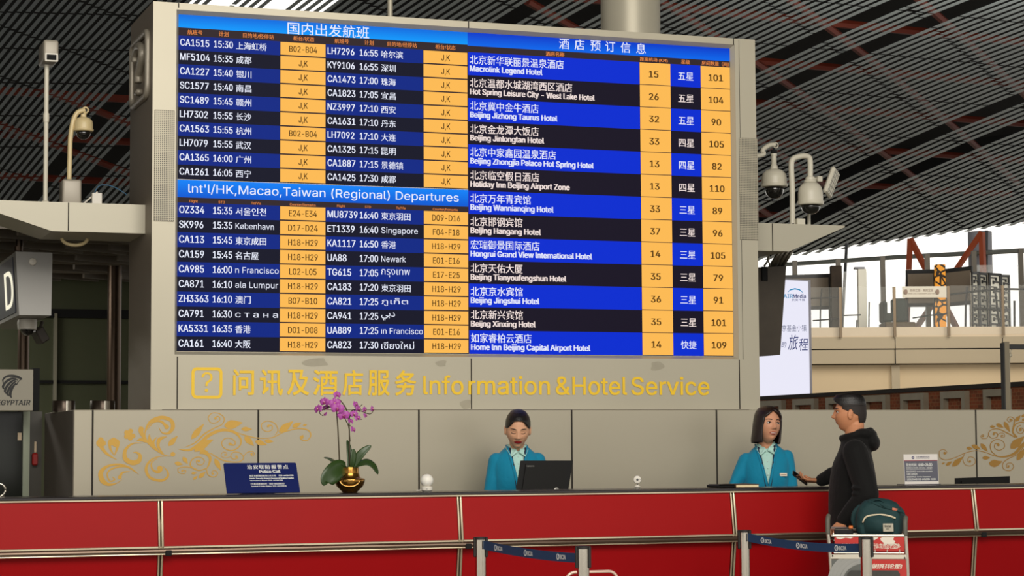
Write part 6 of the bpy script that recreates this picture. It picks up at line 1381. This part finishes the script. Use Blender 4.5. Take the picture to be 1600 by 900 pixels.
g = B(); tx = lambda bd, u, v, hgt, wd, **k: text(g, bd, P(u, v, .0014), hgt * Ht, width=wd * Wd, U=U, V=V, N=N, **k)
tx('营业时间：', .06, .60, .105, .32, cjk=True, bold=.03); tx('6:00~24:00', .42, .605, .095, .40, bold=.05); tx('BUSINESS HOURS: 6:00 a.m. - midnight', .06, .53, .045, .76, bold=.03)
prism(g, [P(.06, .50, .0012), P(.82, .50, .0012), P(.82, .507, .0012), P(.06, .507, .0012)], N * .0003)
tx('服务监督电话', .06, .405, .055, .27, cjk=True, bold=.02); tx('Service hotline supervision', .36, .415, .035, .46, bold=.03); tx('12301 12345678', .06, .325, .05, .31, bold=.04); tx('值班经理电话', .06, .23, .055, .27, cjk=True, bold=.02); tx('Service Supervisor', .36, .24, .035, .4, bold=.03); tx('13301396400  010-64562324  96158', .06, .145, .06, .84, bold=.04)
obj('lettering', g, mat('sign_white', (226, 226, 220), .5), hs)
g = B(); tx('北京首都国际机场', .36, .885, .05, .40, cjk=True); tx('BEIJING CAPITAL AIRPORT', .36, .85, .022, .40); 
cx_ = P(.27, .885, .0012); lathe(g, cx_, [(.0092, 0), (.0092, .0006)], 18, axis=N); obj('emblem_lettering', g, mat('emblem_navy', (30, 36, 96), .5), hs)
g = B(); lathe(g, cx_ + N * .0008, [(.0035, 0), (.0035, .0006)], 12, axis=N); obj('emblem_core', g, mat('sign_ivory', (222, 216, 210), .4), hs)
g = B(); box(g, a.x - .015, b.x + .01, .17, .26, ZC_, ZC_ + .006, .002); prism(g, [P(.3, 0, -.005), P(.7, 0, -.005), P(.7, .5, -.005), P(.3, .5, -.005)], -N * .004); obj('base', g, mat('clear_grey_base', (84, 78, 84), .2), hs)
# ================================================================== QUEUE BARRIERS
def solve_y(x, y, z):
    lo, hi = -6.0, 3.0
    for _ in range(50):
        m_ = (lo + hi) / 2
        if atY(x, y, m_).z < z: hi = m_
        else: lo = m_
    return m_
M_chrome = mat('polished_steel', (196, 188, 174), .14, 1.0); M_blk = mat('black_rubberised', (26, 22, 20), .5); M_belt = mat('navy_belt', (16, 54, 92), .7, var=.08, scale=30, bump=.1, bscale=200); M_bprint = mat('belt_print', (206, 208, 206), .6)
SPX = [(751, 839, 'leftmost steel barrier post with blue belt left of the centre'), (911, 853, 'steel barrier post receiving the end of the left belt'), (1163, 828, 'steel barrier post with blue belt left of the luggage trolley'), (1353, 838.5, 'steel barrier post standing in front of the luggage trolley')]
SP = []
ZS = .95
for x, y, lab in SPX:
    Yp = solve_y(x, y, ZS); p = atY(x, y, Yp); SP.append((p, lab))
roots = []
for i, (p, lab) in enumerate(SP):
    t = thing('barrier_post', lab, 'barrier post', (p.x, p.y, 0), 'belt barrier posts'); roots.append(t); R_ = .031
    g = B(); lathe(g, (p.x, p.y, 0), [(.17, .0), (.17, .012), (.15, .022), (.04, .034), (.034, .04)], 36); obj('base', g, M_chrome, t, angle=40)
    g = B(); lathe(g, (p.x, p.y, .03), [(R_, 0), (R_, ZS - .045)], 28); obj('pole', g, M_chrome, t, angle=40)
    g = B(); d_ = Vector((CAM.x - p.x, CAM.y - p.y, 0)).normalized(); rt = Vector((-d_.y, d_.x, 0)); 
    lathe(g, (p.x, p.y, ZS - .014), [(R_ + .002, 0), (R_ + .002, .012), (R_ - .004, .014)], 28)
    for sg in (-1, 1):
        obox(g, Vector((p.x, p.y, ZS - .055)) + rt * sg * (R_ + .001) , (rt, d_, Vector((0, 0, 1))), (.008, .022, .055), .005)
        sphere(g, Vector((p.x, p.y, ZS - .105)) + rt * sg * (R_ + .004) + d_ * .012, .005, 8, 6)
    obj('belt_cassette', g, M_blk, t)
def belt(i, j, sag, dz0, dz1):
    a, b = SP[i][0], SP[j][0]; dr = (b - a); dr.z = 0; dr.normalize(); nrm = Vector((dr.y, -dr.x, 0)); nrm = nrm if nrm.y < 0 else -nrm
    A = Vector((a.x, a.y, ZS - dz0)) + dr * .034; Bq = Vector((b.x, b.y, ZS - dz1)) - dr * .034; n = 24; hw = .024; g = B(); rows = []
    def pos(u): p = A.lerp(Bq, u); return p - Vector((0, 0, sag * 4 * u * (1 - u)))
    for k in range(n + 1):
        p = pos(k / n); rows.append([g.verts.new(p + nrm * sx * .0008 + Vector((0, 0, sz * hw))) for sx, sz in ((1, 1), (1, -1), (-1, -1), (-1, 1))])
    for k in range(n):
        for m_ in range(4): g.faces.new((rows[k][m_], rows[k][(m_ + 1) % 4], rows[k + 1][(m_ + 1) % 4], rows[k + 1][m_]))
    g.faces.new(rows[0]); g.faces.new(rows[-1][::-1]); bt = obj('belt', g, M_belt, roots[i])
    g = B()
    for u in (.15, .47, .80):
        p = pos(u) + nrm * .0015; U = (pos(u + .01) - pos(u - .01)).normalized(); V = nrm.cross(U); V = V if V.z > 0 else -V
        lathe(g, p - U * .012 , [(.0165, 0), (.0165, .0006)], 18, axis=nrm); text(g, 'BCIA', p + U * .011 - V * .011 + nrm * .0006, .022, width=.062, U=U, V=V, N=nrm, bold=.05)
    obj('belt_print', g, M_bprint, bt)
    g = B()
    for u in (.15, .47, .80):
        p = pos(u) + nrm * .0026; U = (pos(u + .01) - pos(u - .01)).normalized(); V = nrm.cross(U); c0 = p - U * .012; tube(g, [c0 + V * .011, c0 - U * .005, c0 - V * .006], .0022, 6); tube(g, [c0 + V * .009, c0 + U * .007, c0 - V * .009], .0022, 6)
    obj('belt_emblem', g, M_belt, bt)
belt(0, 1, .012, .042, .062); belt(2, 3, .02, .042, .062)
# rounded tube frame just showing at the bottom edge
Yf = (SP[1][0].y + .38); a, b = atY(884, 894, Yf), atY(965, 894, Yf); g = B(); zt_ = a.z; zt_ = atY(925, 893.5, Yf).z; r_ = .05
def arch(xa, xb, z1, r):
    pts = [(xa, Yf, .006)] + [(xa + r - r * math.cos(t), Yf, z1 - r + r * math.sin(t)) for t in [math.pi / 2 * k / 6 for k in range(7)]] + [(xb - r + r * math.sin(t), Yf, z1 - r + r * math.cos(t)) for t in [math.pi / 2 * k / 6 for k in range(7)]] + [(xb, Yf, .006)]; return pts
t = thing('sign_stand', 'pale rounded tube frame whose top shows beside the second barrier post', 'stand', ((a.x + b.x) / 2, Yf, 0)); tube(g, arch(a.x, b.x, zt_, r_), .008, 10, hint=Vector((0, 1, 0))); obj('tube_frame', g, mat('pale_tube', (220, 190, 172), .35, .3), t, smooth=True)
g = B(); box(g, a.x - .05, a.x + .05, Yf - .15, Yf + .15, 0, .012, .003); box(g, b.x - .05, b.x + .05, Yf - .15, Yf + .15, 0, .012, .003); obj('foot', g, M_mon, t)
# ================================================================== LUGGAGE TROLLEY
YT = -.92; q = lambda x, y, dy=0.0: atY(x, y, YT + dy); s = (q(1355, 850) - CAM).dot(GF) / F
xl, xr = q(1297.5, 860).x, q(1417, 860).x
tr = thing('luggage_trolley', 'airport luggage trolley with red advertisement panels in front of the man', 'trolley', ((xl + xr) / 2, YT + .3, 0))
M_alu = mat('trolley_aluminium', (198, 190, 176), .3, .75); M_gry = mat('grey_grip', (92, 90, 80), .6)
for x0, xm in ((1293, xl), (1415, xr)):
    top = q(x0 + (0 if x0 < 1300 else -1), 831); g = B(); tube(g, smooth_path([top, (xm, YT + .01, .70), (xm, YT + .03, .40), (xm, YT + .06, .16)], 6), .0125, 12); obj('upright', g, M_alu, tr, smooth=True)
    g = B(); tube(g, smooth_path([top + Vector((0, 0, -.02)), top + Vector((0, .002, .03)), top + Vector((.001, .010, .065)), top + Vector((.006, .034, .088))], 5), [.016] * 15 + [.014], 14); obj('grip', g, M_gry, tr, smooth=True)
g = B(); a, b = q(1297, 830) + Vector((0, .27, 0)), q(1415, 830) + Vector((0, .27, 0)); tube(g, [(a.x, a.y, a.z), (b.x, b.y, b.z)], .011, 12); obj('handle_bar', g, M_alu, tr, smooth=True)
zb1 = q(1355, 837).z; zb0 = q(1355, 864).z
g = B(); tube(g, [(xl + .015, YT - .005, zb1), (xr - .015, YT - .005, zb1)], .0085, 10); tube(g, [(xl + .02, YT - .005, zb0), (xr - .02, YT - .005, zb0)], .005, 8)
for k in range(6):
    xx = xl + .05 + (xr - xl - .1) * k / 5; tube(g, [(xx, YT - .006, zb0), (xx, YT + .01, zb0 - .01), (xx, YT + .225, zb0 + .015)], .004, 6); tube(g, [(xx, YT - .006, zb0), (xx, YT - .006, zb0 + .02)], .004, 6)
tube(g, [(xl + .01, YT, zb1), (xl + .01, YT + .225, zb1 + .0), (xr - .01, YT + .225, zb1), (xr - .01, YT, zb1)], .006, 8); tube(g, [(xl + .01, YT + .225, zb0 + .015), (xr - .01, YT + .225, zb0 + .015)], .005, 8); box(g, xl + .02, xr - .02, YT + .01, YT + .22, zb1 - .03, zb1 - .026)
obj('basket', g, M_alu, tr)
x0, x1, z0, z1 = rectY(1304, 839, 1413, 861, YT - .004); g = B(); box(g, x0, x1, YT - .006, YT + .001, z0, z1, .001); pn = obj('basket_panel', g, mat('advert_red', (186, 40, 34), .45, var=.12, scale=14), tr)
g = B(); ypl = YT - .0075
def sticker(pts): g.faces.new([g.verts.new((atY(x, y, ypl).x, ypl, atY(x, y, ypl).z)) for x, y in pts])
for pts in ([(1376, 841), (1380, 838.5), (1398, 838.5), (1396, 842), (1400, 845), (1398, 847), (1409, 853), (1401, 851), (1397, 849), (1394, 852), (1388, 849), (1383, 852), (1381, 847), (1378, 845)], [(1306, 840), (1312, 839.2), (1336, 839.5), (1330, 842), (1322, 841), (1314, 843.5), (1308, 842.5)], [(1306, 857), (1320, 855), (1332, 858), (1335, 861), (1306, 861)], [(1363, 839.2), (1374, 839.2), (1371, 841.5), (1367, 844), (1363, 842)]): sticker(pts)
obj('torn_paper', g, mat('torn_white_paper', (224, 214, 200), .7, var=.08, scale=20), pn)
g = B(); z_ = q(1355, 857.5).z; xx = q(1365, 855).x; text(g, '行体育用品老品牌', (q(1363, 855).x, ypl, z_), q(1355, 849).z - z_, cjk=True, width=q(1405, 855).x - q(1363, 855).x, bold=.03); text(g, '特约行李车', (q(1315, 855).x, ypl, z_), q(1355, 849).z - z_, cjk=True, width=q(1342, 855).x - q(1315, 855).x, bold=.03); obj('lettering', g, mat('panel_white_print', (226, 212, 196), .5), pn)
x0, x1, z0, z1 = rectY(1297, 866.5, 1416, 873.5, YT); g = B(); box(g, x0, x1, YT - .008, YT + .008, z0, z1, .002); cb_ = obj('cross_bar', g, mat('trolley_white', (214, 206, 190), .4, .3), tr)
g = B(); 
for x in (1300.5, 1413): k = q(x, 870); lathe(g, (k.x, YT - .011, k.z), [(.0055, 0), (.0055, .004)], 12, axis=Vector((0, 1, 0)))
obj('bolt', g, M_blk, cb_)
x0, x1, z0, z1 = rectY(1298, 873.5, 1416, 905, YT); zlow = .28
g = B(); box(g, x0, x1, YT - .002, YT + .006, zlow, z1); bp_ = obj('front_panel', g, mat('advert_red', (186, 40, 34), .45, var=.12, scale=14), tr)
g = B(); xm = q(1348, 885).x; box(g, x0 + .001, xm, YT - .0035, YT - .002, zlow, z1 - .001); obj('grey_field', g, mat('advert_grey', (92, 94, 90), .5, var=.15, scale=10), bp_)
g = B(); ty = YT - .0055; ctr_ = q(1352, 912); 
for k, (rr, wd) in enumerate(((.235, .012), (.21, .012), (.185, .012), (.16, .010))):
    pts = [Vector((ctr_.x + rr * 1.0 * math.cos(a), ty, ctr_.z + rr * .78 * math.sin(a))) for a in [math.radians(82 + 90 * j / 14) for j in range(15)]]; tube(g, pts, [(wd, .0008)] * 15, 6, hint=Vector((0, 1, 0)))
obj('tyre_picture', g, mat('tyre_light_grey', (150, 150, 146), .5), bp_)
x0, x1, z0, z1 = rectY(1318, 891, 1406, 905, YT - .005); g = B(); 
prism(g, [(x0 + .01, YT - .0075, zlow + .1), (x1, YT - .0075, zlow + .1), (x1 + .002, YT - .0075, z1 - .02), (x1 - .012, YT - .0075, z1), (x0 + .05, YT - .0075, z1), (x0 + .025, YT - .0075, z1 - .02)], (0, .002, 0)); obj('tyre_picture', g, mat('tyre_dark', (56, 54, 50), .5, var=.3, scale=40), bp_)
g = B(); z_ = q(1385, 887.5).z; text(g, '朝阳轮胎', (q(1361, 884).x, YT - .0035, z_), q(1385, 880).z - z_, cjk=True, width=q(1409, 884).x - q(1361, 884).x, bold=.05, shear=.2); obj('lettering', g, mat('panel_white_print', (226, 212, 196), .5), bp_)
g = B(); box(g, xl - .01, xr + .01, YT + .05, YT + .075, .14, .17); box(g, xl + .06, xl + .09, YT + .06, YT + .28, .14, .165); box(g, xr - .09, xr - .06, YT + .06, YT + .28, .14, .165)
for k in range(4): tube(g, [(xl + .06, YT + .10 + .05 * k, .167), (xr - .06, YT + .10 + .05 * k, .167)], .006, 6)
obj('platform', g, M_alu, tr)
for x, y in ((xl + .02, YT + .06), (xr - .02, YT + .06), ((xl + xr) / 2, YT + .26)):
    g = B(); lathe(g, (x - .018, y, .07), [(.05, 0), (.068, .004), (.07, .018), (.068, .032), (.05, .036)], 24, axis=Vector((1, 0, 0))); box(g, x - .024, x + .024, y - .012, y + .012, .10, .145); obj('wheel', g, M_blk, tr)
# black bag and orange tag in the basket
a, b = q(1300, 833).x, q(1333, 833).x; t = thing('pouch', 'flat black pouch in the trolley basket left of the backpack', 'pouch', ((a + b) / 2, YT + .12, zb1 - .02)); g = B(); box(g, a + .01, b, YT + .035, YT + .19, zb1 - .0225, q(1318, 827.5).z, .014, seg=3); obj('body', g, mat('black_cloth', (18, 17, 18), .85, bump=.3, bscale=40), t, smooth=True)
ztp = q(1318, 827.5).z; g = B(); tube(g, [(a + .02, YT + .04, ztp - .004), (b - .01, YT + .04, ztp - .004)], .003, 6); obj('zip', g, M_steel, t)
k0, k1 = q(1326, 825, .0), q(1332.5, 825, .0); o = B(); box(o, k0.x, k1.x, YT + .03, YT + .09, ztp + .0005, ztp + .018, .002); o = obj('plastic_tag', o, mat('orange_plastic', (206, 110, 44), .4)); tag(o, 'small orange block on the black pouch beside the backpack', 'tag')
# backpack
YBk = YT + .115
def q2(x, y, dy=0.0):
    p = atY(x, y, YT); return Vector((p.x, YBk + dy, p.z))
M_bk = mat('dark_teal_canvas', (14, 52, 54), .8, var=.15, scale=14, bump=.35, bscale=30); M_zip = mat('cream_zip', (206, 192, 164), .6)
cx = q2(1376, 836).x; zb_ = zb1 - .0255; S2 = (q2(1376, 800) - CAM).dot(GF) / F
bk = thing('backpack', 'dark green backpack with cream zip and woven label lying in the trolley basket', 'backpack', (cx, YBk, zb_))
prof = [(1339, 836), (1336, 824), (1337, 806), (1341, 793), (1349, 784), (1360, 780), (1375, 778.5), (1390, 780.5), (1402, 786), (1407, 793), (1410, 803), (1411, 818), (1410, 830), (1408, 836)]
b_ = B(); rr = []
ctr2 = q2(1376, 812)
for k, (dy, sc_) in enumerate(((-.10, .62), (-.088, .82), (-.06, .95), (-.02, 1.0), (.03, 1.0), (.07, .93), (.09, .75))):
    r = []
    for x, y in prof:
        p = q2(x, y); r.append(b_.verts.new((ctr2.x + (p.x - ctr2.x) * sc_, YBk + dy, max(zb_ + .008, zb_ + (p.z - zb_) * (sc_ ** .55)))))
    rr.append(r)
for i in range(len(rr) - 1):
    for k in range(len(prof)): b_.faces.new((rr[i][k], rr[i][(k + 1) % len(prof)], rr[i + 1][(k + 1) % len(prof)], rr[i + 1][k]))
b_.faces.new(rr[0]); b_.faces.new(rr[-1])
me = remesh(b_, .007, 6); bo = link_mesh('main_compartment', me, M_bk, bk, smooth=True); bw_ = bvh_of(me); mo = ORG[bo]
def onbag(x, y, off=.002):
    r = Vector((0, 1, 0)); o_ = q2(x, y, -1.0); h = bw_.ray_cast(o_ - mo, r); return (h[0] + mo if h[0] else q2(x, y, -.1)) - r * off
g = B(); fp = [onbag(x, y, .0) for x, y in ((1352, 832), (1351, 816), (1353, 808), (1362, 804.5), (1375, 804), (1388, 806), (1397, 810), (1399, 822), (1396, 832))]
prism(g, [p + Vector((0, -.001, 0)) for p in fp], Vector((-.002, -.016, 0))); bmesh.ops.bevel(g, geom=g.edges[:], offset=.006, segments=2, affect='EDGES', clamp_overlap=True); obj('front_pocket', g, M_bk, bk, smooth=True)
g = B(); tube(g, smooth_path([onbag(x, y, .012) for x, y in ((1348, 817), (1351, 810), (1356, 806.5), (1366, 804.5), (1380, 804), (1391, 806), (1399, 809))], 5), [(.0055, .004)] * 31, 8, hint=Vector((0, -1, 0))); obj('zip', g, M_zip, bk, smooth=True)
g = B(); tube(g, [onbag(1350, 812, .012), onbag(1348.5, 817, .014)], .0025, 6); obj('zip_pull', g, mat('brown_leather', (96, 62, 36), .6), bk)
g = B(); P4 = [onbag(x, y, .022) for x, y in ((1380, 830), (1396, 829.5), (1395.5, 817), (1379.5, 817.5))]; prism(g, P4, Vector((0, -.002, 0))); lb = obj('woven_label', g, mat('woven_label', (176, 170, 152), .8), bk)
g = B(); U = (P4[1] - P4[0]).normalized(); V = (P4[3] - P4[0]).normalized(); text(g, 'Herschel', P4[0] + U * .008 + V * .024 + Vector((0, -.003, 0)), .014, width=.043, U=U, V=V, N=Vector((0, -1, 0)), bold=.04, shear=.3); text(g, 'SUPPLY', P4[0] + U * .018 + V * .012 + Vector((0, -.003, 0)), .006, width=.022, U=U, V=V, N=Vector((0, -1, 0)), bold=.04); obj('label_print', g, M_blk, lb)
g = B(); tube(g, smooth_path([onbag(x, y, .004) for x, y in ((1357, 784), (1368, 787), (1378, 791), (1390, 794), (1402, 797), (1412, 800))], 5), [(.008, .004)] * 26, 8, hint=Vector((0, -1, 0))); obj('top_zip_flap', g, M_bk, bk, smooth=True)
g = B(); tube(g, smooth_path([onbag(1375, 787.5, .004), onbag(1379, 789, .014), onbag(1384, 792, .004)], 4), .006, 8); tube(g, smooth_path([onbag(1361, 786, .0), onbag(1366, 782, .016), onbag(1374, 781, .016), onbag(1381, 785, .0)], 4), [(.009, .003)] * 13, 8); obj('grab_handle', g, M_bk, bk, smooth=True)
g = B(); tube(g, smooth_path([onbag(1394, 794.5, .006), onbag(1399, 795.5, .008), onbag(1403, 796.5, .006)], 4), [(.007, .002)] * 9, 8, hint=Vector((0, -1, 0))); obj('pull_tab', g, mat('salmon_tab', (196, 112, 86), .6), bk)
for pa in (((1338, 826), (1333, 815), (1336, 802), (1345, 793)), ((1408, 829), (1411.5, 815), (1410, 803), (1404, 795))):
    g = B(); tube(g, smooth_path([q2(x, y, .06) for x, y in pa], 5), [(.018, .006)] * 16, 8, hint=Vector((0, -1, 0))); obj('shoulder_strap', g, M_bk, bk, smooth=True)
# the trolley and its load stand turned towards the viewer
piv = Vector(((xl + xr) / 2, YT, 0)); vdir = piv - CAM; al = -math.atan2(vdir.x, vdir.y); WR = Matrix.Translation(piv) @ Matrix.Rotation(al, 4, 'Z') @ Matrix.Diagonal((math.cos(al), 1, 1, 1)) @ Matrix.Translation(-piv)
def turn(root):
    for o in [root] + list(root.children_recursive):
        if o.type == 'MESH': o.data.transform(Matrix.Translation(-ORG[o]) @ WR @ Matrix.Translation(ORG[o])); o.data.update()
for o in list(SC.objects):
    if o.parent is None and o.name in ('luggage_trolley', 'pouch', 'plastic_tag', 'backpack'): turn(o)
